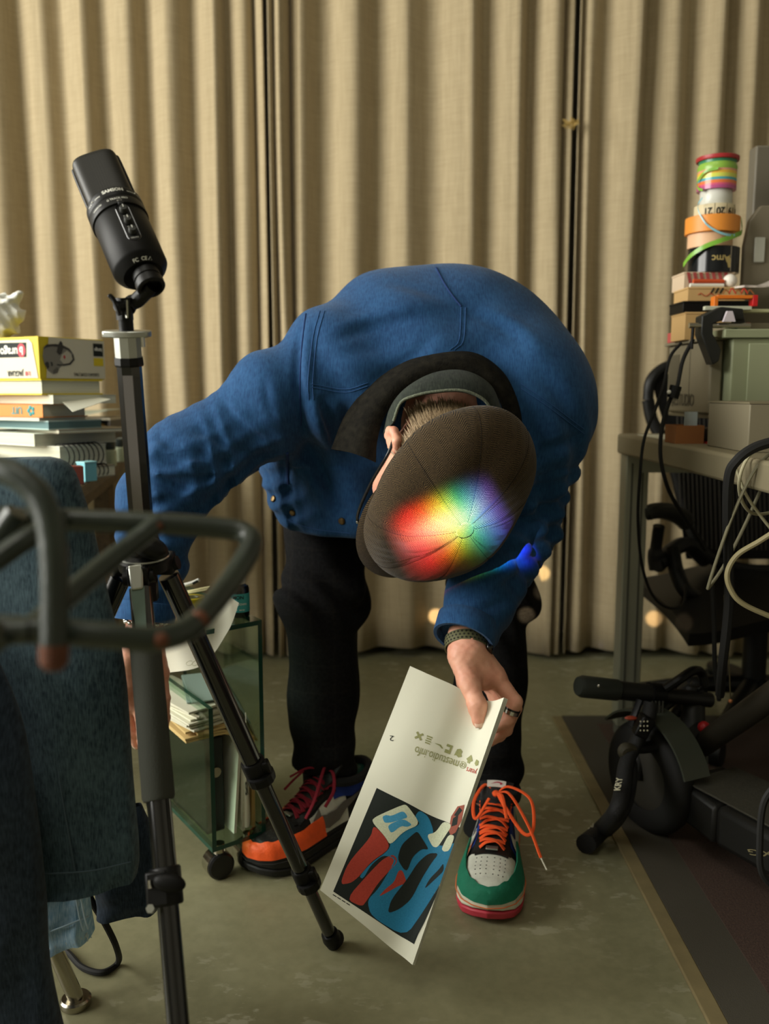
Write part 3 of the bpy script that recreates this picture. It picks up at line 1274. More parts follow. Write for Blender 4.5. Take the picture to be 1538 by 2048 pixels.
for k in range(4200):
    a = rh.uniform(0, 6.283)
    t = rh.uniform(-0.05, 0.70)
    wn_ = nx_ * math.cos(a) + ny_ * math.sin(a)
    if wn_.y > 0.1 or wn_.z < -0.2:
        continue
    p = nA_ + nD_ * t + wn_ * (0.0530 + 0.016 * max(0, t))
    d1 = (nu_ + wn_ * rh.uniform(0.05, 0.4) + nx_ * rh.uniform(-.3, .3)).normalized()
    L = rh.uniform(0.012, 0.022)
    s_ = nu_.cross(wn_).normalized() * 0.0007
    m_, e_ = p + d1 * L * 0.6 + wn_ * 0.001, p + d1 * L
    n0 = len(hair.v)
    hair.v += [tuple(p - s_), tuple(p + s_), tuple(m_ + s_), tuple(m_ - s_), tuple(e_)]
    hair.f += [(n0, n0 + 1, n0 + 2, n0 + 3), (n0 + 3, n0 + 2, n0 + 4)]
ho = hair.build('hair', HAIR, person, smooth=0)
ho['kind'] = 'stuff'


# --- trousers
T = SDF((-0.30, 1.35, 0.06), (0.36, 2.06, 0.98), 0.0055)
T.ell(PELV, (0.185, 0.15, 0.16), None, 0.04)
for hip, kn, an, cr in ((HIPA, KNA, ANA, at(648, 1548, 1.595)), (HIPB, KNB, ANB, at(968, 1592, 1.55))):
    T.cone(hip, kn, 0.094, 0.075, 0.05)
    T.cone(kn, an - Vector((0, 0, 0.06)), 0.071, 0.058, 0.03)


def trouser_w(X, Y, Z):
    kz = np.exp(-((Z - 0.44) / 0.055) ** 2)
    lo = np.exp(-((Z - 0.12) / 0.07) ** 2)
    return (0.008 * kz * np.sin(Z * 75 + X * 50 + 3 * np.sin(Y * 26 + X * 18)) + 0.004 * np.sin(Z * 34 + X * 40 + Y * 22)
            + 0.004 * lo * np.sin(Z * 90 - X * 30))


T.disp(trouser_w)
T.cut(at(645, 1543, 1.58), (-0.10, -0.10, -1), (-0.30, 1.3, 0), (0.045, 2.0, 0.20))
T.cut(at(968, 1590, 1.53), (0.10, -0.05, -1), (0.045, 1.3, 0), (0.4, 2.0, 0.20))
trousers = T.build('trousers', TROUS, person)
for an in (ANA, ANB):
    MB().tube([an + Vector((0, 0.01, -0.075)), an + Vector((0, 0.008, 0.0)), an + Vector((0, 0.005, 0.06))], [0.040, 0.041, 0.045], 20).build(
        'sock', M('black_sock', (20, 21, 22), 0.9, bump=(600, 0.4)), person)

# --- jacket
J = SDF((-0.52, 1.26, 0.36), (0.46, 2.04, 1.10), 0.0045)
sx = Vector((1, 0, 0))
J.ell(at(800, 830, 1.80), (0.215, 0.17, 0.185), None, 0.05)
J.ell(at(838, 765, 1.66), (0.238, 0.20, 0.200), None, 0.08)
J.ell(at(880, 735, 1.56), (0.220, 0.14, 0.165), None, 0.08)
J.cone(at(690, 735, 1.52), at(1035, 780, 1.50), 0.098, 0.105, 0.06)
J.cone(at(660, 765, 1.50), at(560, 800, 1.475), 0.096, 0.078, 0.05)
J.cone(at(560, 800, 1.475), at(366, 938, 1.43), 0.079, 0.072, 0.03)
J.cone(at(366, 938, 1.43), at(326, 1000, 1.42), 0.072, 0.066, 0.03)
J.cone(at(328, 1000, 1.42), at(306, 1105, 1.40), 0.067, 0.054, 0.03)
J.cone(at(306, 1100, 1.40), at(292, 1250, 1.365), 0.053, 0.044, 0.02)
J.cone(at(1050, 800, 1.48), at(1056, 850, 1.49), 0.100, 0.097, 0.05)
J.cone(at(1058, 850, 1.49), at(1026, 1040, 1.545), 0.094, 0.075, 0.05)
J.cone(at(1025, 1050, 1.535), at(965, 1190, 1.40), 0.074, 0.057, 0.03)
J.cone(at(965, 1190, 1.40), at(930, 1285, 1.345), 0.056, 0.046, 0.02)
# fronts of the open jacket hanging down
J.cone(at(585, 880, 1.66), at(600, 1010, 1.60), 0.075, 0.062, 0.06)
J.cone(at(640, 900, 1.60), at(665, 1040, 1.57), 0.085, 0.060, 0.06)
J.cone(at(700, 900, 1.56), at(725, 1020, 1.53), 0.075, 0.050, 0.06)
J.cone(at(960, 880, 1.62), at(990, 960, 1.66), 0.09, 0.08, 0.06)


def arm_t(X, Y, Z, a, b):
    ab = b - a
    L2 = ab.length_squared
    return ((X - a.x) * ab.x + (Y - a.y) * ab.y + (Z - a.z) * ab.z) / L2


def g(x, s):
    return np.exp(-(x / s) ** 2)


sa_, ea_, wa_ = at(640, 770, 1.49), at(335, 940, 1.43), at(292, 1250, 1.365)
sb_, eb_, wb_ = at(1062, 820, 1.48), at(1030, 1040, 1.545), at(930, 1285, 1.345)


def jacket_w(X, Y, Z):
    t1 = arm_t(X, Y, Z, sa_, ea_)
    t2 = arm_t(X, Y, Z, ea_, wa_)
    onA = 1 / (1 + np.exp((X + 0.13) * 60))
    low = 1 / (1 + np.exp((Z - (0.80 + 0.5 * (X + 0.2))) * 40))
    inner = 1 / (1 + np.exp(-((X + 0.30) * 0.8 - (Z - 0.72) * 0.6) * 40))        # hollow of the elbow
    w1 = np.sin(t1 * 27 + 2.6 * np.sin(Z * 17 + 1) + Y * 16 + 0.8 * np.sin(X * 60))
    d = onA * 0.0075 * (np.abs(w1) - 0.5) * g(t1 - 0.70, 0.34) * (0.15 + low)
    w2 = np.sin(t2 * 22 + X * 46 + 1.5 * np.sin(Y * 40) + 1.3 * np.sin(X * 25))
    d = d + onA * 0.0085 * (np.abs(w2) - 0.5) * g(t2 - 0.12, 0.32) * (0.30 + inner)
    d = d + onA * 0.0040 * np.sin(t2 * 31 + X * 60 + Y * 30) * g(t2 - 0.62, 0.35)
    # drag lines at the armhole
    d = d + 0.012 * np.sin((X * 0.8 + Z * 0.5) * 95 + 2 * np.sin(Z * 20)) * g(X + 0.115, 0.055) * g(Z - 0.765, 0.09)
    # sleeve on the right
    t3 = arm_t(X, Y, Z, sb_, eb_)
    t4 = arm_t(X, Y, Z, eb_, wb_)
    onB = 1 / (1 + np.exp(-(X - 0.15) * 60)) / (1 + np.exp((Z - 0.80) * 50))
    d = d + onB * 0.0080 * np.sin(t3 * 24 + X * 30 + Y * 14) * g(t3 - 0.8, 0.4)
    d = d + onB * 0.0070 * np.sin(t4 * 30 - X * 30) * g(t4 - 0.25, 0.4)
    # back: long soft folds
    d = d + 0.0045 * np.sin(X * 30 + Z * 22 + 2.2 * np.sin(Y * 9 + X * 6)) * (Z > 0.70)
    d = d + 0.0040 * np.sin((Z * 1.0 - X * 0.55) * 70 + 3 * np.sin(X * 11)) * g(X - 0.02, 0.13) * g(Z - 0.93, 0.09)
    # hanging fronts
    d = d + 0.003 * np.sin(X * 85 + Z * 14) * g(Z - 0.62, 0.09) * (X < 0.05)
    return d


J.disp(jacket_w)
CREASES = [  # picture positions, width, depth (ridges are negative)
    ([(376, 980), (340, 965), (290, 955)], .006, .009), ([(382, 1003), (350, 1000), (300, 1010), (262, 1030)], .007, .010),
    ([(375, 1040), (330, 1050), (290, 1075)], .007, .008), ([(370, 1020), (330, 1025), (290, 1040)], .010, -.008),
    ([(450, 925), (400, 915), (340, 890), (310, 865)], .007, .008), ([(520, 915), (450, 890), (390, 850)], .006, .007),
    ([(560, 895), (500, 865), (460, 820), (445, 780)], .006, .007), ([(470, 905), (420, 895), (360, 870)], .010, -.008),
    ([(590, 880), (555, 850), (535, 800), (530, 740)], .006, .006), ([(398, 962), (370, 940), (330, 915), (300, 905)], .006, .008),
    ([(365, 1110), (320, 1120), (280, 1150)], .007, .006), ([(360, 1160), (320, 1170), (285, 1185)], .006, .005),
    ([(350, 880), (310, 900), (275, 950)], .010, -.005),
    ([(602, 626), (596, 720), (598, 800), (608, 870)], .006, .016), ([(618, 630), (614, 720), (618, 800)], .008, -.012),
    ([(640, 790), (655, 840), (675, 880), (690, 905)], .009, .026), ([(622, 800), (640, 850), (660, 900)], .012, -.014),
    ([(702, 800), (692, 850), (690, 900)], .008, .010), ([(668, 790), (676, 840), (684, 870)], .009, -.006),
    ([(650, 690), (720, 660), (800, 640), (890, 625)], .012, .006), ([(660, 668), (740, 640), (830, 618)], .015, -.006),
    ([(640, 720), (720, 700), (800, 690)], .014, .004), ([(730, 770), (790, 740), (840, 700), (870, 660)], .010, .005),
    ([(930, 625), (1000, 650), (1060, 700)], .012, .005), ([(960, 615), (1040, 660), (1100, 720)], .016, -.005),
    ([(760, 560), (840, 580), (900, 600)], .014, .003), ([(1060, 740), (1110, 780), (1140, 830)], .014, .005),
    ([(1168, 868), (1120, 890), (1075, 900)], .008, .007), ([(1150, 930), (1100, 950), (1060, 960)], .007, .008),
    ([(1155, 905), (1110, 920), (1065, 932)], .010, -.006), ([(1120, 980), (1080, 1000), (1040, 1010)], .006, .009),
    ([(1095, 1030), (1060, 1040), (1030, 1045)], .006, .009), ([(1075, 1070), (1040, 1085), (1010, 1090)], .006, .008),
    ([(1100, 1010), (1060, 1022), (1035, 1030)], .008, -.006), ([(1060, 1100), (1010, 1130), (960, 1150)], .007, .007),
    ([(1040, 1150), (990, 1180), (930, 1190)], .007, .006), ([(1020, 1200), (980, 1215), (940, 1225)], .006, .004),
    ([(576, 900), (577, 970)], .004, .006), ([(640, 930), (670, 1000), (720, 1050)], .008, .007),
    ([(530, 930), (545, 990), (560, 1030)], .006, .007), ([(610, 920), (640, 990), (680, 1050)], .010, -.006)]
for L_c, w_c, d_c in CREASES:
    J.draw(L_c, w_c, d_c)
J.cut(at(640, 1066, 1.56), (-0.03, 0.0, -1), (-0.23, 1.4, 0.3), (0.03, 2.1, 0.655), 0.01)
J.cut(at(530, 1000, 1.62), (-0.75, 0.0, -0.66), (-0.23, 1.4, 0.3), (0.0, 2.1, 0.665), 0.02)
J.cut(at(292, 1226, 1.365), (wa_ - ea_), (-0.52, 1.2, 0.3), (-0.24, 1.6, 0.62), 0.004)
J.cut(at(932, 1268, 1.35), (wb_ - eb_) + Vector((0, 0, -0.05)), (0.02, 1.2, 0.3), (0.26, 1.5, 0.55), 0.004)
jacket = J.build('jacket', JACKET, person)

THREAD = M('blue_thread', (36, 78, 130), 0.8)
SEAMD = M('dark_seam', (14, 44, 92), 0.9)
for off_ in (0, 9):
    seam('seam', J, [(640 + off_, 622), (625 + off_, 680), (616 + off_, 760), (618 + off_, 800)], 0.0006, THREAD, jacket)
    seam('seam', J, [(908 + off_, 632), (922 + off_, 615), (918 + off_, 680), (900 + off_, 700)][1:], 0.0006, THREAD, jacket)
    seam('seam', J, [(1042, 768 + off_), (1090, 800 + off_), (1130, 830 + off_), (1168, 858 + off_)], 0.0006, THREAD, jacket)
    seam('seam', J, [(622, 768 + off_ * .7), (690, 778 + off_ * .7), (735, 766 + off_ * .7)], 0.0006, THREAD, jacket)
seam('seam', J, [(872, 536), (890, 570), (908, 596), (922, 613)], 0.0014, SEAMD, jacket)
seam('seam', J, [(612, 628), (604, 700), (600, 780), (602, 850)], 0.0013, SEAMD, jacket)
seam('pocket_welt', J, [(574, 905), (576, 945), (577, 968)], 0.0030, SEAMD, jacket)
seam('hem_seam', J, [(575, 1040), (630, 1058), (700, 1066)], 0.0006, THREAD, jacket)


def cuff(c, axis, ra, rb, ln):
    R = frame(axis)
    prof = [(ra, -ln * 0.3), (ra * 1.04, -ln * 0.25), (rb * 1.05, ln * 0.65), (rb * 1.04, ln * 0.7), (rb * 0.93, ln * 0.68), (rb * 0.9, 0)]
    return MB().lathe(prof, 32, m44(c, R), caps=False).build('cuff', JACKET, jacket, smooth=60)


cuff(at(292, 1215, 1.367), wa_ - ea_, 0.048, 0.045, 0.030)
cuff(at(935, 1255, 1.357), (wb_ - eb_) + Vector((0, 0, -0.05)), 0.0495, 0.047, 0.034)
BRASS = M('dark_brass', (96, 78, 50), 0.35, 0.9)
for px, py in ((586, 1025), (548, 998), (684, 1042)):
    h_ = J.hit(px, py, 0.001)
    if h_:
        MB().lathe([(0.0, 0.0035), (0.0045, 0.003), (0.0062, 0.0015), (0.0062, -0.003)], 16, m44(h_, frame(J.normal(h_)))).build('snap_button', BRASS, jacket)


def strip(name, outer, inner, bulge, mat, th, parent, nu=40, nv=8):
    A, C_ = spline(polyat(outer), 10), spline(polyat(inner), 10)

    def smp(L, t):
        f = t * (len(L) - 1)
        i = min(int(f), len(L) - 2)
        return L[i].lerp(L[i + 1], f - i)

    def fn(u, v):
        p = smp(A, u).lerp(smp(C_, u), v)
        return p + Vector((0, -1, 0.25)) * bulge * math.sin(math.pi * v)
    return MB().slab(fn, nu, nv, th).build(name, mat, parent, smooth=60)


collar = strip('collar', [(662, 898, 1.405), (690, 830, 1.405), (735, 775, 1.405), (800, 728, 1.405), (880, 702, 1.41), (950, 704, 1.41),
                          (1010, 742, 1.41), (1042, 800, 1.405), (1050, 860, 1.40), (1046, 905, 1.39)],
               [(752, 925, 1.36), (755, 880, 1.362), (772, 828, 1.362), (812, 782, 1.362), (868, 752, 1.362), (930, 748, 1.362),
                (982, 776, 1.362), (1006, 822, 1.362), (1012, 875, 1.36), (1008, 915, 1.36)], 0.020, CORD, -0.006, jacket, 60, 10)
shirt = strip('shirt_collar', [(766, 868, 1.362), (780, 815, 1.358), (812, 775, 1.356), (868, 745, 1.356), (930, 741, 1.356), (982, 770, 1.356), (1008, 830, 1.358)],
              [(786, 846, 1.330), (800, 808, 1.326), (826, 794, 1.320), (870, 785, 1.317), (925, 783, 1.317), (966, 800, 1.320), (986, 828, 1.326)],
              0.006, SHIRTD, -0.003, person, 50, 8)
st = MB()
L_ = spline(polyat([(787, 842, 1.327), (801, 806, 1.323), (827, 792, 1.317), (870, 783, 1.314), (925, 781, 1.314), (966, 798, 1.317), (986, 826, 1.323)]), 8)
st.tube(L_, 0.0022, 8)
st.build('stitched_edge', M('worn_denim_edge', (98, 104, 88), 0.9, var=(500, 0.5)), shirt)

# --- cap
CAPM = m44(CC, HR)
ca_, cb_ = 0.095, 0.133


def cap_prof(t, a):
    """t 0 at the button .. 1 at the band; returns local point"""
    fx, fy = math.cos(a), math.sin(a)
    ctrl = [(0.0, 0.085), (0.22, 0.087), (0.45, 0.085), (0.70, 0.078), (0.92, 0.066), (1.10, 0.048), (1.20, 0.026), (1.21, 0.008), (1.14, -0.010), (1.04, -0.020)]
    f = t * (len(ctrl) - 1)
    i = min(int(f), len(ctrl) - 2)
    w = f - i

    def cr(k):
        p = [ctrl[max(0, min(len(ctrl) - 1, i + q))][k] for q in (-1, 0, 1, 2)]
        return 0.5 * (2 * p[1] + (p[2] - p[0]) * w + (2 * p[0] - 5 * p[1] + 4 * p[2] - p[3]) * w * w + (3 * p[1] - p[0] - 3 * p[2] + p[3]) * w ** 3)
    r, z = max(0, cr(0)), cr(1)
    # crown leans back a little and droops over the peak in front
    x = ca_ * r * fx
    y = cb_ * r * fy
    seam_d = 0.0
    for q in range(8):
        da = (a - (q + 0.5) * math.pi / 4 + math.pi) % (2 * math.pi) - math.pi
        seam_d += math.exp(-(da * max(r, 0.1) * 0.1 / 0.0022) ** 2)
    z -= 0.0009 * seam_d * min(1, r * 3)
    x -= 0.0006 * seam_d * fx * min(1, r)
    y -= 0.0006 * seam_d * fy * min(1, r)
    lump = 0.0045 * math.sin(3 * a + 0.8) * r + 0.0035 * math.sin(5 * a + 2.1 + 4 * r) * r
    fold = 0.004 * math.exp(-((x - 0.045) * 0.5 + (y - 0.080)) ** 2 / 0.00016) * math.exp(-((x - 0.070) / 0.035) ** 2)
    z += lump - fold + (-0.018 * max(0, fy) ** 2 * r)
    return Vector((x * (1 + 0.02 * math.sin(4 * a)), y, z))


cap = MB()
NA, NT = 160, 56
cap.grid(lambda u, v: cap_prof(v, u * 2 * math.pi), NA, NT, closed_u=True, flip=True)
cap.uv = []
for p in cap.v:
    a = math.atan2(p[1], p[0]) % (2 * math.pi)
    q = int(a / (math.pi / 4) + 0.5) * math.pi / 4       # each panel's own cloth direction
    r = math.hypot(p[0], p[1])
    drop = 0.085 - p[2]
    rr = r + 0.55 * drop
    da = (a - q + math.pi) % (2 * math.pi) - math.pi
    tilt = 0.35 * math.sin(q)
    uu, vv = rr * math.sin(da), rr * math.cos(da)
    cap.uv.append((uu + 0.5 + q * 0.1, vv + tilt * uu))
capo = cap.build('cap', TWEED, person, smooth=180, mtx=CAPM)
capo['label'] = 'brown herringbone tweed newsboy cap with a covered button'


def arc_w(v):
    return (1 - abs(2 * v - 1) ** 2.2)


def brim(u, v):
    a = math.radians(12 + 150 * u)
    k = arc_w(u)
    r0 = 1.06
    ext = (0.020 + 0.024 * max(0, math.sin(a)) ** 3) * k
    x, y = ca_ * r0 * math.cos(a), cb_ * r0 * math.sin(a)
    n = Vector((math.cos(a), math.sin(a), 0))
    return Vector((x, y, -0.018)) + n * (ext * v + 0.004 * k) + Vector((0, 0, -0.012 * k * v * v + 0.006 * k * (1 - v)))


bm_ = MB().slab(brim, 48, 8, -0.006)
bm_.uv = [(p[0] * 0.8 + p[1] * 0.3, p[1]) for p in bm_.v]
bm_.build('peak', TWEED, capo, smooth=60, mtx=CAPM)
bt = MB().lathe([(0.0, 0.0885), (0.009, 0.0882), (0.0125, 0.0870), (0.0136, 0.0850), (0.0130, 0.081)], 24)
bt.uv = [(p[0], p[1] * 1.4) for p in bt.v]
bt.build('button', TWEED, capo, mtx=CAPM @ Matrix.Translation((0, 0, 0.0008)))
ban = MB().lathe([(1.03, -0.028), (1.05, -0.024), (1.06, -0.012), (1.03, -0.006)], 64, caps=False)
ban.v = [(p[0] * ca_, p[1] * cb_, p[2]) for p in ban.v]
ban.uv = [(math.atan2(p[1], p[0]) * 0.1, p[2]) for p in ban.v]
ban.build('band', TWEED, capo, mtx=CAPM)
SEAMB = M('dark_brown_seam', (30, 22, 13), 0.95)
for q in range(8):
    a = (q + 0.5) * math.pi / 4
    pts = [cap_prof(0.05 + 0.85 * k / 26, a) + Vector((0, 0, 0.0005)) for k in range(27)]
    MB().tube(pts, 0.00045, 5).build('panel_seam', SEAMB, capo, mtx=CAPM)

# --- glasses
gl = MB()
for sgn in (1, -1):
    ring = [hp(sgn * (0.034 + 0.024 * math.cos(t)), 0.128 - 0.006 * abs(math.cos(t)), -0.062 + 0.019 * math.sin(t)) for t in [2 * math.pi * k / 24 for k in range(24)]]
    gl.tube(ring, 0.0022, 6, closed=True)
gl.tube([hp(-0.011, 0.127, -0.056), hp(0, 0.130, -0.052), hp(0.011, 0.127, -0.056)], 0.002, 6)
gla = gl.build('glasses', M('black_acetate', (14, 13, 12), 0.25, spec=0.6), person)
for sgn in (1, -1):
    MB().tube(spline([hp(sgn * 0.060, 0.124, -0.056), hp(sgn * 0.083, 0.110, -0.054), hp(sgn * 0.091, 0.05, -0.056), hp(sgn * 0.092, -0.012, -0.054), hp(sgn * 0.088, -0.036, -0.075)], 6), 0.0026, 8, squash=0.6).build('temple_arm', MATS['black_acetate'], gla)
    MB().ball(hp(sgn * 0.078, 0.118, -0.054), 0.0028, 8, 6).build('hinge', CHRO, gla)
    lens = MB().lathe([(0.0, 0.0006), (0.022, 0.0), (0.022, -0.0012), (0.0, -0.0006)], 24, m44(hp(sgn * 0.034, 0.125, -0.062), frame(Fd, Rt)), sx=1.05, sy=0.82)
    lens.build('lens', CLEAR, gla)

# --- watch strap, ring, bracelet
wax = (WBh - WB).normalized()
wc = WB.lerp(WBh, 0.62)
WR = frame(wax, (1, 0, 0))
OLIV = M('olive_rubber_strap', (92, 92, 62), 0.6)
wb = MB()
prof = [(0.0335, -0.010), (0.0350, -0.0095), (0.0355, 0.0), (0.0350, 0.0095), (0.0335, 0.010), (0.0325, 0.0)]
wb.lathe(prof + prof[:1], 48, m44(wc, WR), caps=False, sx=1.0, sy=0.86)
watch = wb.build('wristwatch', OLIV, person, smooth=40)
HOLE = M('dark_strap_hole', (34, 33, 22), 0.8)
for row in range(3):
    hm_ = MB()
    for k in range(34):
        a = 2 * math.pi * (k + 0.5 * (row % 2)) / 34
        c = Vector((0.0357 * math.cos(a), 0.0357 * 0.86 * math.sin(a), (row - 1) * 0.0058))
        nn = Vector((math.cos(a), math.sin(a) / 0.86, 0)).normalized()
        m_ = m44(wc, WR) @ m44(c, frame(nn))
        hm_.lathe([(0.0, 0.0002), (0.0017, 0.0001), (0.0018, -0.0008)], 6, m_)
    q_ = hm_.build('strap_holes', HOLE, watch)
    q_['kind'] = 'stuff'
MB().box(wc + WR @ Vector((0.034, 0.004, 0.0)), (0.011, 0.030, 0.034), WR).build('watch_case', BLKG, watch, bevel=0.003)
ra_, rb_ = FI[1].lerp(FI[2], 0.55), FI[2]
rg = frame(FI[2] - FI[1])
ring = MB().lathe([(0.0112, -0.0035), (0.0124, -0.0030), (0.0124, 0.0030), (0.0112, 0.0035)], 28, m44(ra_, rg), caps=False).build('finger_ring', CHRO, person)
MB().lathe([(0.0126, -0.0016), (0.0129, 0.0), (0.0126, 0.0016)], 28, m44(ra_ - (FI[2] - FI[1]).normalized() * 0.0045, rg), caps=False).build('black_inlay', BLKG, ring)
br = MB()
for k in range(26):
    a = 2 * math.pi * k / 26
    c = m44(WA.lerp(WAh, 0.5), frame(WAh - WA)) @ Vector((0.0315 * math.cos(a), 0.0315 * math.sin(a), 0.002 * (k % 2)))
    br.ball(c, 0.0036, 8, 6)
br.build('bracelet', CHRO, person)

# ------------------------------------------------------------------ sneakers
def hw(s):
    """half widths (left, right) of the sole at s: 0 heel .. 1 toe"""
    c = [(0.0, 0.0), (0.02, 0.020), (0.06, 0.030), (0.15, 0.036), (0.35, 0.036), (0.55, 0.043), (0.72, 0.050), (0.84, 0.048), (0.93, 0.038), (0.98, 0.021), (1.0, 0.0)]
    for (a, x), (b, y) in zip(c, c[1:]):
        if s <= b:
            t = (s - a) / (b - a)
            return x + (y - x) * t
    return 0


LEN = 0.295


def up_h(s):
    c = [(0.0, 0.072), (0.10, 0.076), (0.22, 0.068), (0.34, 0.078), (0.46, 0.074), (0.60, 0.052), (0.72, 0.038), (0.84, 0.033), (0.93, 0.027), (0.98, 0.018), (1.0, 0.004)]
    for (a, x), (b, y) in zip(c, c[1:]):
        if s <= b:
            t = (s - a) / (b - a)
            t = t * t * (3 - 2 * t)
            return x + (y - x) * t
    return 0


def make_shoe(toe, heel, cols, label):
    d = (Vector(toe) - Vector(heel))
    d.z = 0
    d.normalize()
    R = frame((0, 0, 1), d)
    Mx = m44(Vector(toe) - d * LEN, R)
    Z0 = 0.036

    def up(s, a, off=0.0):
        w = hw(min(max(s, 0.004), 0.996)) * 0.97 + off
        h = up_h(s) + off
        ang = a * math.pi / 2
        e = 0.72 if s < 0.5 else 0.86
        x = abs(math.sin(ang)) ** e * (1 if a >= 0 else -1)
        z = max(0, math.cos(ang)) ** 0.80
        narrow = 1 - 0.30 * z * (1 - min(1, max(0, (s - 0.5) / 0.35)))
        return Mx @ Vector((s * LEN, -x * w * narrow, Z0 + z * h))

    def shell(name, s0, s1, a0, a1, off, mat, parent, nu=14, nv=14, th=0.0022, shape=None, n2=None):
        def fn(u, v):
            s = s0 + (s1 - s0) * u
            lo, hi = (a0, a1) if shape is None else shape(u)
            return up(s, lo + (hi - lo) * v, off)
        return MB().slab(fn, nu, nv, th).build(name, mat, parent, smooth=60)

    shoe = MB()
    ss = [0.004, 0.015, 0.03, 0.06] + [0.1 + 0.05 * k for k in range(17)] + [0.93, 0.96, 0.98, 0.99, 0.996]
    shoe.grid(lambda u, v: up(ss[int(round(u * (len(ss) - 1)))], -1 + 2 * v, 0.0), len(ss) - 1, 22, flip=False)
    root = shoe.build('sneaker', cols['base'], person, smooth=60)
    root['label'] = label
    # sole in layers
    def outline(grow, n=40):
        sv = [0.5 - 0.5 * math.cos(math.pi * k / n) for k in range(n + 1)]
        L = [((s - 0.5) * (LEN + 2 * grow) + LEN / 2, hw(s) * (1 + grow / 0.045)) for s in sv]
        return L + [(x, -y) for x, y in reversed(L[1:-1])]

    def layer(name, z0, z1, g0, g1, mat):
        A, Bq = outline(g0), outline(g1)
        n = len(A)
        toe_up = lambda x: 0.010 * max(0, (x / LEN - 0.80) / 0.2) ** 2
        V = [Mx @ Vector((x, y, z0 + toe_up(x))) for x, y in A] + [Mx @ Vector((x, y, z1 + toe_up(x) * 0.8)) for x, y in Bq]
        Fc = [tuple(range(n)), tuple(reversed(range(n, 2 * n)))] + [((i + 1) % n, i, n + i, n + (i + 1) % n) for i in range(n)]
        return MB().add(V, Fc).build(name, mat, root, bevel=0.003, smooth=60)
    layer('outsole', 0.0, 0.015, 0.003, 0.006, cols['out'])
    mid = layer('midsole', 0.015, 0.038, 0.005, 0.003, cols['mid'])
    # stitched line round the midsole
    A = outline(0.0062)
    MB().tube([Mx @ Vector((x, y, 0.031)) for x, y in A], 0.0009, 5, closed=True).build('sole_stitching', cols['stitch'], root)
    # mudguard round the toe
    def top_z(x, y):
        s = min(max(x / LEN, 0.004), 0.996)
        fr = min(0.999, abs(y) / max(1e-5, hw(s) * 0.97))
        return Z0 + up_h(s) * (1 - fr ** (2 / 0.86)) ** 0.40

    side = [0.54 + 0.46 * (1 - (1 - k / 24) ** 1.8) for k in range(25)]
    rim_o = [(s * LEN, hw(min(s, 0.998))) for s in side] + [(s * LEN, -hw(min(s, 0.998))) for s in reversed(side[:-1])]
    nr = len(rim_o) - 1
    Cm = (0.74 * LEN, 0.0)

    def guard(u, v):
        x, y = rim_o[int(round(u * nr))]
        toe_k = math.sin(math.pi * u) ** 0.8
        ix, iy = x + (Cm[0] - x) * (0.05 + 0.05 * toe_k) * (1 if x > Cm[0] else 0.0), y * (1 - (0.12 + 0.14 * toe_k))
        px_, py_ = x * 0.999 + (ix - x) * v, y + (iy - y) * v
        ox, oy = (x - Cm[0]) * 0.6, y
        L_o = math.hypot(ox, oy) + 1e-6
        e = 0.0032
        return Mx @ Vector((px_ + ox / L_o * e * (1 - v), py_ + oy / L_o * e * (1 - v), (top_z(px_, py_) if v > 0 else Z0) + e * v ** 0.5))
    MB().slab(guard, nr, 9, 0.0025).build('mudguard', cols['mud'], root, smooth=60)
    # toe box
    shell('toe_box', 0.70, 0.982, -0.62, 0.62, 0.0014, cols['toe'], root, 16, 18, -0.002,
          shape=lambda u: (-(0.62 - 0.30 * u * u), 0.62 - 0.30 * u * u))
    ph = MB()
    for i in range(5):
        for k in range(6):
            s, a = 0.76 + 0.032 * i, -0.30 + 0.12 * k
            p, q = up(s, a, 0.0016), up(s, a, 0.0026)
            ph.lathe([(0.0, 0.0003), (0.0011, 0.0002), (0.0011, -0.0006)], 6, m44(p, frame(q - p)))
    o_ = ph.build('perforations', M('dark_hole', (60, 62, 58), 0.9), root)
    o_['kind'] = 'stuff'
    # eyestay, tongue
    for sgn in (-1, 1):
        shell('eyestay', 0.37, 0.71, sgn * 0.15, sgn * 0.56, 0.0032, cols['eye'], root, 14, 6, 0.003 * sgn * -1,
              shape=lambda u, sgn=sgn: (sgn * (0.15 + 0.05 * (1 - u)), sgn * (0.50 - 0.05 * u)))
    shell('eyestay_front', 0.655, 0.735, -0.46, 0.46, 0.0036, cols['eye'], root, 6, 14, -0.003, shape=lambda u: (-0.46 + 0.10 * u, 0.46 - 0.10 * u))

    def tongue(u, v):
        s = 0.66 - 0.36 * u
        x = (v - 0.5) * 2 * (0.020 + 0.010 * u)
        z = up_h(s) + 0.004 + 0.012 * u + 0.024 * max(0, (u - 0.6) / 0.4) - 0.004 * (2 * v - 1) ** 2
        return Mx @ Vector((s * LEN + 0.012 * max(0, (u - .7) / .3), x, Z0 + z))
    MB().slab(tongue, 16, 8, -0.006).build('tongue', cols['tongue'], root, smooth=60)

    def tlabel(u, v):
        p = tongue(0.84 + 0.13 * u, 0.22 + 0.56 * v)
        return p + (Mx.to_3x3() @ Vector((0.45, 0, 0.9))).normalized() * 0.0022
    tl = MB().slab(tlabel, 4, 6, -0.0018).build('tongue_label', cols['label'], root, smooth=60)
    SW = [(0.02, 0.30), (0.30, 0.05), (0.48, 0.08), (1.0, 0.62), (0.46, 0.32), (0.30, 0.34), (0.22, 0.46), (0.22, 0.72), (0.10, 0.55)]
    if cols.get('lab_mark'):
        patch2d([(x, y) for x, y in SW], lambda x, y: tlabel(0.75 - y * 0.7, 0.85 - x * 0.7) + (Mx.to_3x3() @ Vector((0.45, 0, 0.9))) * 0.0006, 1).build('printed_mark', cols['lab_mark'], root)
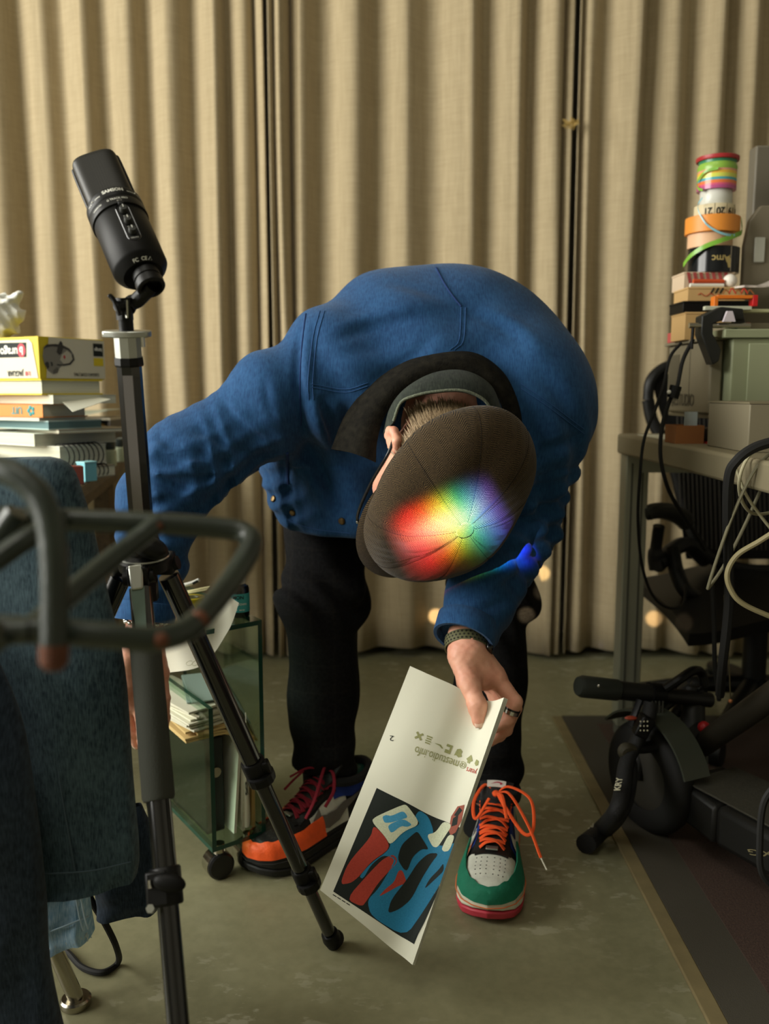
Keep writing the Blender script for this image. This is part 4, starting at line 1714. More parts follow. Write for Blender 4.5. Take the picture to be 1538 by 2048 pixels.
    # side panels
    for sgn in (-1, 1):
        shell('quarter', 0.30, 0.62, sgn * 0.55, sgn * 1.0, 0.0010, cols['quarter'], root, 12, 8, 0.0012 * -sgn)
        shell('collar_panel', 0.10, 0.40, sgn * 0.30, sgn * 0.66, 0.0030, cols['blue'], root, 12, 8, 0.002 * -sgn,
              shape=lambda u, sgn=sgn: (sgn * (0.28 + 0.1 * u), sgn * (0.72 - 0.1 * u)))
        shell('heel_counter', 0.01, 0.16, sgn * 0.0, sgn * 1.0, 0.0026, cols['heel'], root, 8, 10, 0.002 * -sgn)
        sw = lambda x, y, sgn=sgn: up(0.66 - 0.55 * x, sgn * (0.98 - 0.62 * y), 0.0046)
        swo = patch2d(SW, sw, 2)
        back = [Mx @ (Mx.inverted() @ Vector(p) + Vector((0, 0.0022 * sgn, 0))) for p in swo.v]
        swo.build('side_mark', cols['swoosh'], root, smooth=0, solid=0.0015)
    # padded opening
    rim = []
    for k in range(28):
        a = 2 * math.pi * k / 28
        x = 0.068 + 0.058 * math.cos(a)
        rim.append(Mx @ Vector((x, 0.034 * math.sin(a) * (1 - 0.12 * math.cos(a)), Z0 + 0.073 + 0.010 * math.cos(a) ** 2)))
    MB().tube(rim, 0.0085, 10, closed=True).build('padded_collar', cols['rim'], root)
    # laces
    def lp(s, y, lift):
        return Mx @ Vector((s * LEN, y, Z0 + up_h(s) + lift))
    lm = cols['lace']
    S = [0.685, 0.64, 0.595, 0.55, 0.505, 0.46, 0.415]
    for i, s in enumerate(S):
        wy = 0.0205 + 0.0012 * i
        sk = 0.028
        for sgn in (-1, 1):
            pts = [lp(s, sgn * wy, 0.001), lp(s - sk * 0.35, sgn * wy * 0.45, 0.0085 + 0.002 * (sgn > 0)), lp(s - sk * 0.75, -sgn * wy * 0.45, 0.0085 + 0.002 * (sgn > 0)), lp(s - sk, -sgn * wy, 0.003)]
            MB().tube(spline(pts, 5), 0.0042, 8, squash=0.38).build('lace', lm, root)
    k0 = lp(0.385, 0, 0.020)
    kx, ky, kz = [Mx.to_3x3() @ Vector(v) for v in ((1, 0, 0), (0, 1, 0), (0, 0, 1))]
    MB().ball(k0, (0.010, 0.008, 0.006), 10, 8, R).build('lace_knot', lm, root)
    for pts in cols['bow']:
        P = [k0 + kx * a + ky * b + kz * c for a, b, c in pts]
        MB().tube(spline(P, 8), 0.0030, 8, squash=0.55).build('lace_loop', lm, root)
    for P in cols.get('tips', []):
        P = [k0 + kx * a + ky * b + kz * c for a, b, c in P]
        MB().tube(P, 0.0013, 6).build('lace_tip', CLEARTIP, root)
    # metal lace tag
    MB().box(lp(0.70, 0, 0.006), (0.010, 0.020, 0.003), R).build('lace_tag', SILV, root, bevel=0.0008)
    return root


CLEARTIP = M('pale_lace_tip', (200, 196, 176), 0.4)


def leather(name, rgb, rough=0.5):
    return M(name, rgb, rough, var=(60, 0.10), bump=(260, 0.35))


L_BLK, L_WHT, L_ORG, L_GRN = leather('black_leather', (22, 21, 20)), leather('white_leather', (214, 216, 202)), leather('orange_leather', (246, 92, 34)), leather('green_suede', (18, 112, 84), 0.8)
L_BLU, L_RED, L_GRY = leather('blue_leather', (34, 62, 150)), leather('red_leather', (170, 34, 40)), leather('grey_leather', (106, 102, 94))
R_BLK, R_WHT, R_RED = M('black_sole_rubber', (24, 24, 23), 0.6), M('white_sole_rubber', (208, 206, 184), 0.6), M('red_sole_rubber', (186, 54, 70), 0.5)
make_shoe(atz(500, 1752, 0.0), atz(720, 1640, 0.0), dict(
    base=L_BLK, out=R_BLK, mid=R_BLK, stitch=M('dark_thread', (40, 38, 36), 0.9), mud=L_ORG, toe=L_BLK, eye=L_BLK, tongue=L_BLK, label=M('cream_orange_label', (206, 196, 170), 0.8),
    lab_mark=M('orange_print', (240, 110, 50), 0.7), quarter=L_WHT, blue=L_BLU, heel=leather('dark_green_leather', (18, 74, 60)), swoosh=L_GRY, rim=leather('black_lining', (26, 27, 27), 0.9), lace=M('crimson_lace', (122, 14, 34), 0.85, bump=(900, 0.5)),
    bow=[[(0, 0, 0), (0.01, 0.03, 0.006), (0.03, 0.052, -0.014), (0.055, 0.056, -0.034)], [(0, 0, 0), (0.01, -0.02, 0.01), (0.045, -0.032, -0.010), (0.07, -0.036, -0.026)],
         [(0, 0, 0), (0.02, 0.016, 0.012), (0.075, 0.050, -0.016), (0.10, 0.054, -0.040)], [(0, 0, 0), (0.035, -0.010, 0.012), (0.065, -0.026, 0.0)]]),
    'black and orange sneaker with crimson laces and a black sole')
make_shoe(atz(974, 1850, 0.0), atz(1000, 1650, 0.0), dict(
    base=L_BLK, out=R_RED, mid=R_WHT, stitch=M('orange_thread', (220, 120, 70), 0.9), mud=L_GRN, toe=L_WHT, eye=L_BLK, tongue=L_BLK, label=M('white_woven_label', (214, 206, 196), 0.8),
    lab_mark=M('magenta_print', (176, 40, 66), 0.7), quarter=L_BLU, blue=L_BLU, heel=L_GRN, swoosh=L_WHT, rim=leather('black_lining', (26, 27, 27), 0.9), lace=M('orange_lace', (250, 96, 40), 0.85, bump=(900, 0.5)),
    bow=[[(0, 0, 0), (0.0, 0.022, 0.014), (0.022, 0.060, 0.004), (0.058, 0.066, -0.030), (0.064, 0.050, -0.036), (0.040, 0.018, -0.004), (0.006, 0.002, 0.004)],
         [(0, 0, 0), (0.020, 0.024, 0.010), (0.060, 0.058, -0.024), (0.098, 0.080, -0.058)], [(0, 0, 0), (-0.004, -0.02, 0.012), (0.03, -0.036, -0.004), (0.06, -0.03, -0.02), (0.03, -0.01, 0.004)],
         [(0, 0, 0), (0.03, 0.012, 0.010), (0.066, 0.022, -0.012)]],
    tips=[[(0.098, 0.080, -0.058), (0.116, 0.090, -0.068)]]),
    'green and white sneaker with bright orange laces and a red sole')

# ------------------------------------------------------------------ booklet in the hand
BT = spline(polyat([(820, 1332, 1.300), (865, 1352, 1.290), (908, 1371, 1.285), (950, 1394, 1.282), (982, 1402, 1.268), (1008, 1395, 1.236)]), 10)
BB = spline(polyat([(640, 1780, 1.150), (690, 1820, 1.140), (738, 1859, 1.130), (782, 1896, 1.122), (806, 1914, 1.113), (825, 1930, 1.100)]), 10)


def arc_len(L):
    a = [0.0]
    for p, q in zip(L, L[1:]):
        a.append(a[-1] + (q - p).length)
    return [v / a[-1] for v in a]


BTa, BBa = arc_len(BT), arc_len(BB)


def smp(L, A, t):
    t = min(max(t, 0), 1)
    for i in range(len(A) - 1):
        if t <= A[i + 1]:
            return L[i].lerp(L[i + 1], (t - A[i]) / max(1e-9, A[i + 1] - A[i]))
    return L[-1].copy()


def page(u, v):
    p = smp(BT, BTa, u).lerp(smp(BB, BBa, u), v)
    return p + Vector((-0.1, -0.9, 0.4)) * (-0.010 * math.sin(math.pi * v) * (1 - u) ** 2 + 0.006 * math.sin(math.pi * u) * math.sin(math.pi * v))


def page_n(u, v):
    e = 0.01
    n = (page(u + e, v) - page(u - e, v)).cross(page(u, v + e) - page(u, v - e))
    n.normalize()
    return n if n.y < 0 else -n


booklet = thing('booklet', 'white printed booklet with a red blue and black picture held in the hand', 'booklet', page(0.5, 1.0))
MB().slab(lambda u, v: page(u, v), 48, 40, -0.0003).build('page', PAPER, booklet, smooth=60)
for k in range(1, 6):
    MB().slab(lambda u, v, k=k: page(u, v) - page_n(u, v) * (0.0010 * k * (0.35 + 0.65 * u)), 40, 12, -0.0003).build('page', PAPER, booklet, smooth=60)
MB().slab(lambda u, v: page(u, v) - page_n(u, v) * 0.0062 * (0.35 + 0.65 * u), 40, 12, -0.0005).build('back_cover', M('cover_card', (214, 212, 192), 0.6), booklet, smooth=60)
# where a picture position falls on the page
GU = [(i / 90, j / 90) for j in range(91) for i in range(91)]
GP = np.array([proj(page(u, v)) for u, v in GU])


def px_uv(x, y):
    i = int(np.argmin((GP[:, 0] - x) ** 2 + (GP[:, 1] - y) ** 2))
    u, v = GU[i]
    for _ in range(4):
        p = np.array(proj(page(u, v)))
        e = 0.004
        du = (np.array(proj(page(u + e, v))) - np.array(proj(page(u - e, v)))) / (2 * e)
        dv = (np.array(proj(page(u, v + e))) - np.array(proj(page(u, v - e)))) / (2 * e)
        A = np.stack([du, dv], 1)
        try:
            s = np.linalg.solve(A, np.array([x, y]) - p)
        except Exception:
            break
        u, v = min(max(u + s[0], 0), 1), min(max(v + s[1], 0), 1)
    return u, v


def on_page(lift):
    return lambda u, v: page(u, v) + page_n(u, v) * lift


def ink(name, rgb):
    return M(name, rgb, 0.65, spec=0.25, var=(500, 0.10))


def crop6(L):           # positions read in a 2.4806x enlargement whose corner is (460, 1500)
    return [(460 + x / 2.4806, 1500 + y / 2.4806) for x, y in L]


def clip_poly(P, axis, val, keep_less):
    out = []
    for i in range(len(P)):
        a, b = P[i], P[(i + 1) % len(P)]
        ia, ib = (a[axis] <= val) == keep_less, (b[axis] <= val) == keep_less
        if ia:
            out.append(a)
        if ia != ib:
            t = (val - a[axis]) / (b[axis] - a[axis])
            q = [a[0] + (b[0] - a[0]) * t, a[1] + (b[1] - a[1]) * t]
            q[axis] = val
            out.append(tuple(q))
    return out


def cell_patch(poly, fn, nu, nv):
    """a printed area cut along the page's own facets so that it lies flat on the bent sheet"""
    mb = MB()
    tris = [[poly[i] for i in t] for t in tessellate_polygon([[Vector((x, y, 0)) for x, y in poly]])]
    for T in tris:
        u0, u1 = min(p[0] for p in T), max(p[0] for p in T)
        for i in range(int(u0 * nu), min(nu - 1, int(u1 * nu)) + 1):
            C1 = clip_poly(clip_poly(T, 0, (i + 1) / nu, True), 0, i / nu, False)
            if len(C1) < 3:
                continue
            for j in range(int(min(p[1] for p in C1) * nv), min(nv - 1, int(max(p[1] for p in C1) * nv)) + 1):
                C2 = clip_poly(clip_poly(C1, 1, (j + 1) / nv, True), 1, j / nv, False)
                if len(C2) >= 3:
                    n0 = len(mb.v)
                    mb.v += [tuple(fn(*q)) for q in C2]
                    mb.f.append(tuple(range(n0, n0 + len(C2))))
    return mb


def printed(name, L, mat, layer, parent, lev=2):
    if name == 'picture_shape':            # soften the drawn outline
        for _ in range(2):
            L = [q for i in range(len(L)) for q in ((L[i][0] * .8 + L[(i + 1) % len(L)][0] * .2, L[i][1] * .8 + L[(i + 1) % len(L)][1] * .2),
                                                    (L[i][0] * .2 + L[(i + 1) % len(L)][0] * .8, L[i][1] * .2 + L[(i + 1) % len(L)][1] * .8))]
    poly = [px_uv(*p) for p in L]
    return cell_patch(poly, on_page(0.00022 + 0.00010 * layer), 48, 40).build(name, mat, parent, smooth=0)


I_DRK, I_RED, I_BLU, I_LBL, I_CRM = ink('black_ink', (30, 36, 32)), ink('brick_red_ink', (168, 62, 48)), ink('teal_blue_ink', (38, 120, 158)), ink('sky_blue_ink', (70, 150, 190)), ink('cream_ink', (206, 212, 184))
pic = printed('printed_picture', crop6([(728, 188), (1064, 352), (1160, 392), (1130, 500), (914, 964), (512, 702)]), I_DRK, 0, booklet, 3)
printed('picture_shape', crop6([(545, 668), (585, 560), (700, 430), (712, 372), (765, 425), (790, 470), (780, 500), (700, 555), (640, 628), (600, 660)]), I_RED, 1, pic)
printed('picture_shape', crop6([(575, 740), (700, 600), (760, 540), (812, 516), (834, 552), (790, 600), (735, 660), (680, 745), (655, 778)]), I_RED, 1, pic)
printed('picture_shape', crop6([(735, 730), (770, 690), (815, 655), (835, 598), (856, 596), (878, 660), (840, 672), (790, 700)]), I_RED, 2, pic)
printed('picture_shape', crop6([(640, 628), (700, 560), (790, 496), (800, 440), (868, 400), (946, 370), (916, 330), (940, 298), (985, 330), (1010, 400), (1000, 440), (1040, 480), (1120, 460), (1140, 480), (1080, 580), (1060, 640), (960, 800), (870, 928), (700, 826), (680, 745), (735, 690), (790, 600), (820, 540), (760, 520), (700, 570), (660, 640)]), I_BLU, 1, pic)
printed('picture_shape', crop6([(830, 540), (850, 470), (905, 420), (930, 402), (960, 450), (988, 495), (950, 490), (905, 530), (880, 600), (860, 590)]), I_DRK, 3, pic)
printed('picture_shape', crop6([(780, 812), (800, 740), (880, 640), (930, 560), (985, 512), (1038, 512), (1000, 560), (950, 640), (900, 740), (840, 790)]), I_DRK, 3, pic)
printed('picture_shape', crop6([(962, 694), (990, 640), (1040, 590), (1060, 560), (1062, 600), (1020, 640)]), I_DRK, 3, pic)
printed('picture_shape', crop6([(870, 928), (930, 850), (1000, 740), (1060, 640), (1075, 620), (914, 964)]), I_DRK, 3, pic)
printed('picture_shape', crop6([(700, 352), (728, 328), (860, 270), (880, 275), (946, 368), (860, 404), (795, 474), (770, 430)]), I_CRM, 4, pic)
printed('picture_shape', crop6([(755, 330), (775, 322), (800, 328), (860, 300), (884, 334), (850, 345), (800, 360), (766, 362)]), I_LBL, 5, pic)
printed('picture_shape', crop6([(782, 380), (800, 364), (860, 340), (905, 370), (880, 382), (848, 376), (800, 416)]), I_LBL, 5, pic)
printed('picture_shape', crop6([(975, 420), (1020, 410), (1060, 352), (1105, 372), (1060, 440), (1030, 484), (1005, 480)]), I_CRM, 4, pic)
printed('picture_shape', crop6([(1050, 490), (1085, 420), (1118, 425), (1090, 500), (1062, 506)]), I_CRM, 4, pic)
fig = printed('printed_figure', crop6([(1085, 400), (1098, 330), (1130, 280), (1165, 272), (1150, 350), (1120, 410), (1096, 424)]), ink('dull_red_ink', (150, 82, 66)), 3, booklet)
printed('figure_shape', crop6([(1100, 380), (1108, 340), (1135, 320), (1128, 370)]), I_DRK, 5, fig, 1)
printed('figure_shape', crop6([(1112, 325), (1140, 284), (1154, 300), (1130, 330)]), I_DRK, 5, fig, 1)
printed('printed_plume', crop6([(1165, 375), (1170, 310), (1205, 220), (1200, 280), (1180, 350)]), ink('faint_red_ink', (186, 130, 110)), 3, booklet)


def page_text(s, x0, y0, x1, y1, size_px, mat, bold=0.0):
    """upside-down line of type from (x0, y0) to (x1, y1)"""
    V, Fc = text2d(s, 1.0, bold)
    w0, w1 = min(p[0] for p in V), max(p[0] for p in V)
    a, b = Vector((x0, y0)), Vector((x1, y1))
    ex = (b - a) / (w1 - w0)
    ey = Vector((-(b - a).y, (b - a).x)).normalized() * size_px      # text up points down the page
    if ey.y < 0:
        ey = -ey
    fn = on_page(0.0006)
    P = [fn(*px_uv(*(a + ex * (p[0] - w0) + ey * p[1]))) for p in V]
    return MB().add(P, Fc).build('lettering', mat, booklet, smooth=0)


I_OLV = ink('olive_ink', (152, 154, 106))
page_text('mestudio.info', 919, 1522, 832, 1492, 25, I_OLV)
page_text('years', 955, 1541, 935, 1534, 17, ink('red_ink', (184, 70, 60)))
page_text('@', 934, 1529, 921, 1524, 15, I_OLV)
page_text('2', 788, 1472, 780, 1471, 15, I_DRK)
for k in range(4):      # illegible caption under the picture
    printed('caption_line', [(666 + 9 * k, 1788 + 5.7 * k), (673 + 9 * k, 1792.4 + 5.7 * k), (672.4 + 9 * k, 1794 + 5.7 * k), (665.4 + 9 * k, 1789.6 + 5.7 * k)], I_DRK, 2, booklet)


def icon(L, cx, cy, sc=1.0):
    ca, sa = math.cos(0.35), math.sin(0.35)
    return printed('printed_icon', [(cx + sc * (x * ca - y * sa), cy + sc * (x * sa + y * ca)) for x, y in L], I_OLV, 2, booklet, 0)


icon([(-8, -5), (-5, -8), (0, -3), (5, -8), (8, -5), (3, 0), (8, 5), (5, 8), (0, 3), (-5, 8), (-8, 5), (-3, 0)], 838, 1472)
for k in range(4):
    icon([(-6 + k % 2, -8 + 4.5 * k), (6 - k % 2, -8 + 4.5 * k), (6 - k % 2, -5.5 + 4.5 * k), (-6 + k % 2, -5.5 + 4.5 * k)], 857, 1480)
icon([(-10, -2), (4, -3), (10, 2), (9, 4), (2, 0)], 877, 1491)
icon([(-6, -9), (6, -9), (6, 9), (-6, 9), (-6, 2), (2, 2), (2, -4), (-6, -4)], 897, 1498)
icon([(-6, -6), (0, -9), (6, -5), (5, 0), (8, 5), (2, 9), (-4, 6), (-8, 8), (-7, 1)], 918, 1506)
icon([(-7, 2), (0, -9), (7, 2), (3, 5), (3, 9), (-3, 9), (-3, 5)], 940, 1518)
icon([(-4, -8), (3, -6), (5, 4), (0, 8), (-5, 3)], 954, 1526, 0.8)

# ------------------------------------------------------------------ microphone
MP0, MP1 = at(287, 552, 1.000), at(188, 322, 1.090)
maxis = (MP1 - MP0).normalized()
ML = (MP1 - MP0).length / 0.20
MR = frame(maxis, (1, 0, 0))
MM = m44(MP0, MR) @ Matrix.Scale(ML, 4)
mic = thing('microphone', 'black studio microphone with wire grille tilted back on the tripod column', 'microphone', MP0)


def mp_(x, y, z):
    return MM @ Vector((x, y, z))


MB().lathe([(0.0235, 0.0), (0.0310, 0.0085), (0.0328, 0.0120), (0.0328, 0.0845), (0.0322, 0.0855)], 64, MM).build('body', BLKM, mic, smooth=40)
MB().lathe([(0.0322, 0.0853), (0.0345, 0.0865), (0.0345, 0.0985), (0.0340, 0.0992), (0.0345, 0.1000), (0.0345, 0.1120), (0.0335, 0.1142), (0.0300, 0.1155), (0.0, 0.1155)], 64, MM).build('ring_band', BLKP, mic, smooth=40)


def sup(a, hx, hy, e=0.55):
    c, s = math.cos(a), math.sin(a)
    return hx * abs(c) ** e * (1 if c >= 0 else -1), hy * abs(s) ** e * (1 if s >= 0 else -1)


def grille(u, v):
    a = 2 * math.pi * u
    z = 0.1150 + 0.0833 * v
    rr = 0.010
    e = max(0, (z - (0.1983 - rr)) / rr)
    k = math.sqrt(max(0, 1 - e * e))
    x, y = sup(a, 0.0285 - rr * 0.75 * (1 - k), 0.0205 - rr * 0.75 * (1 - k))
    if v > 0.999:
        x, y = x * 0.0, y * 0.0
    return mp_(x, y, z)


gr = MB().grid(grille, 72, 40, closed_u=True)
gr.uv = [(0.0285 * 2 * math.pi * (i % 72) / 72, 0.0833 * (i // 72) / 40) for i in range(len(gr.v))]
gr_o = gr.build('grille', GRILLE, mic, smooth=40)
# frame hoop over the grille
hoop = [mp_(0.0290 * k, 0, z) for k, z in ((-1, 0.115), (-1, 0.186), (-0.93, 0.195), (-0.7, 0.1995), (0.7, 0.1995), (0.93, 0.195), (1, 0.186), (1, 0.115))]
MB().tube(spline(hoop, 6), 0.0022, 8).build('grille_hoop', BLKP, gr_o)


def mcyl(th, z, r=0.0347):
    return lambda x, y: mp_(r * math.sin(th + x / r), -r * math.cos(th + x / r), z + y)


MW = M('white_mic_print', (226, 226, 216), 0.5)
T0 = math.radians(10)
text_on('SAMSON', 0.0066, mcyl(T0 - 0.02, 0.1062), 'lettering', MW, mic, 0.00022, 1.0)
text_on('G TRACK PRO', 0.0040, mcyl(T0 + 0.02, 0.0925), 'lettering', MW, mic, 0.00006, 1.0)
text_on('MONO', 0.0031, mcyl(T0 + 0.62, 0.1050), 'lettering', MW, mic)
text_on('2 TRACK', 0.0031, mcyl(T0 + 1.02, 0.1050), 'lettering', MW, mic)
text_on('OMNI', 0.0031, mcyl(T0 - 0.62, 0.1050), 'lettering', MW, mic)
text_on('FIG 8', 0.0031, mcyl(T0 - 1.05, 0.1050), 'lettering', MW, mic)
text_on('CARDIOID', 0.0031, mcyl(T0 - 0.78, 0.0925), 'lettering', MW, mic)
for th, z in ((T0 - 0.86, 0.1065), (T0 + 0.80, 0.1065)):
    MB().ball(mcyl(th, z)(0, 0), 0.0010, 8, 6).build('indicator', MW, mic)
# control panel with knobs
TK = T0 + 0.06
pan = []
for k in range(40):
    a = 2 * math.pi * k / 40
    pan.append(mcyl(TK, 0.0550, 0.0330)(0.0078 * math.cos(a), 0.0078 * math.sin(a) + (0.0220 if math.sin(a) > 0 else -0.0220)))
MB().tube(pan, 0.0005, 5, closed=True).build('panel_outline', BLKG, mic)
for z, s_ in ((0.0735, 1.0), (0.0560, 1.0), (0.0390, 1.0), (0.0838, 0.75)):
    c = mcyl(TK, z, 0.0328)(0, 0)
    nrm = (mcyl(TK, z, 0.05)(0, 0) - c).normalized()
    kb = MB().lathe([(0.0046 * s_, 0.0), (0.0044 * s_, 0.0055 * s_), (0.0040 * s_, 0.0065 * s_), (0.0, 0.0067 * s_)], 20, m44(c, frame(nrm)) @ Matrix.Scale(ML, 4)).build('knob', BLKP if s_ < 1 else M('dark_grey_knob', (44, 45, 42), 0.5), mic)
    if s_ == 1:
        MB().box(c + nrm * 0.0070 * ML + MR @ Vector((0, 0, 0.0015)), (0.0006, 0.0006, 0.0036), MR).build('pointer', MW, kb)
for t_, z in (('MUTE', 0.0860), ('INST', 0.0645), ('GAIN', 0.0470), ('VOLUME', 0.0290)):
    text_on(t_, 0.0024, mcyl(TK, z + (0.0025 if t_ == 'MUTE' else 0), 0.0330 if t_ != 'MUTE' else 0.0348), 'lettering', MW, mic)
# underside collar, threaded ring
MB().lathe([(0.0, -0.0005), (0.0185, -0.0005), (0.0185, -0.010), (0.0170, -0.011), (0.0170, -0.014), (0.0195, -0.015), (0.0195, -0.0235), (0.0180, -0.025), (0.0145, -0.025), (0.0135, -0.016), (0.0, -0.016)][1:], 40,
            MM @ Matrix.Translation((0.003, -0.004, 0.0)) @ Matrix.Diagonal((0.86, 0.86, 1, 1))).build('threaded_collar', BLKP, mic, smooth=40)


def cone_txt(th):
    def fn(x, y):
        z = 0.0012 + y * 0.75
        r = 0.0238 + 0.88 * z
        return mp_(r * math.sin(th + x / 0.027), -r * math.cos(th + x / 0.027), z - 0.0003)
    return fn


text_on('FC  CE', 0.0060, lambda x, y: cone_txt(T0 - 0.05)(x, y), 'lettering', MW, mic, 0.0001)
tri = cone_txt(T0 + 0.42)
MB().tube([tri(-0.0022, 0), tri(0.0022, 0), tri(0, 0.0038)], 0.0003, 5, closed=True).build('warning_mark', MW, mic)
# yoke and wing screw that clamp it to the column
yk = MB().tube(spline([mp_(0.003, -0.002, -0.020), at(275, 600, 0.995), at(262, 606, 0.995), at(255, 618, 0.99)], 6), [0.0085] * 19, 12)
yk.build('yoke', BLKP, mic)
MB().tube([at(247, 596, 0.988), at(250, 640, 0.99)], 0.0095, 12).build('swivel_post', BLKP, mic)
wg = MB().tube([at(252, 612, 0.985), at(232, 612, 0.975)], 0.0055, 10)
wg.tube(spline([at(218, 590, 0.972), at(226, 598, 0.972), at(233, 612, 0.972), at(240, 630, 0.972)], 5), [0.0035] + [0.0045] * 14 + [0.0040], 8, squash=0.6)
wg.build('wing_screw', BLKP, mic)
MB().tube([at(253, 600, 0.978), at(254, 636, 0.980)], 0.0015, 8).build('steel_pin', CHRO, mic)

# ------------------------------------------------------------------ tripod
HUB = at(289, 1120, 1.035)
tri_o = thing('tripod', 'black camera tripod with silver collar plate standing in front of the cart', 'tripod', Vector((HUB.x, HUB.y, 0)))
ct, cb = at(252, 648, 0.992), at(289, 1120, 1.035)
cax = (ct - cb).normalized()
CR = frame(cax, (1, 0, 0))
lc = (ct - cb).length


def cmt(z):
    return m44(cb + cax * z, CR)


oct_ = [(1.0 * math.cos(math.pi / 8 + k * math.pi / 4), math.sin(math.pi / 8 + k * math.pi / 4)) for k in range(8)]
MB().prism([(x * 0.0138, y * 0.0138) for x, y in oct_], -0.05, lc - 0.045, cmt(0)).build('centre_column', BLKG, tri_o, smooth=0)
MB().box(cb + cax * (lc / 2) + CR @ Vector((0.001, -0.0131, 0)), (0.0112, 0.0012, lc - 0.11), CR).build('column_stripe', M('grey_anodised', (124, 120, 120), 0.42, 0.6), tri_o)
MB().tube([ct - cax * 0.012, ct + cax * 0.018], 0.0080, 20).build('threaded_stud', BLKP, tri_o)
MB().lathe([(0.0135, -0.040), (0.0150, -0.038), (0.0150, -0.014), (0.0140, -0.012)], 10, cmt(lc)).build('collar', SILV, tri_o, smooth=20)
pl = [(-0.026, -0.005), (-0.024, -0.009), (-0.012, -0.013), (0.0, -0.016), (0.012, -0.013), (0.024, -0.009), (0.026, -0.004), (0.026, 0.006), (0.014, 0.012), (0.0, 0.015), (-0.014, 0.012), (-0.026, 0.006)]
MB().prism(pl, -0.014, -0.007, cmt(lc)).build('plate', SILV, tri_o, bevel=0.0012)
MB().tube([ct + CR @ Vector((0.019, -0.008, -0.012)), ct + CR @ Vector((0.019, -0.008, -0.024))], 0.0025, 10).build('set_screw', CHRO, tri_o)
MB().lathe([(0.0158, -0.046), (0.0165, -0.044), (0.0160, -0.036)], 10, cmt(lc)).build('clamp_ring', BLKP, tri_o, smooth=20)
# crown: bowl, dome and shoulder
MB().lathe([(0.020, -0.012), (0.030, -0.010), (0.032, 0.002), (0.029, 0.006), (0.022, 0.010), (0.018, 0.030), (0.014, 0.034)], 40, cmt(0.0)).build('crown', BLKP, tri_o, smooth=40)
MB().lathe([(0.0295, 0.004), (0.0303, 0.0055), (0.0295, 0.007)], 40, cmt(0.0), caps=False).build('crown_trim', SILV, tri_o)
MB().ball(at(300, 1095, 1.012), (0.022, 0.016, 0.013), 24, 14, rotm('Y', 22)).build('lock_knob', BLKP, tri_o)
# legs
LEGS = [(at(300, 1150, 1.015), atz(671, 1893, 0.0)), (at(289, 1150, 1.000), Vector((-0.166, 0.70, 0.0))), (at(258, 1150, 1.035), Vector((-0.615, 1.10, 0.0)))]
top_dirs = [(0.020, 0.012), (0.0, -0.026), (-0.026, 0.006)]


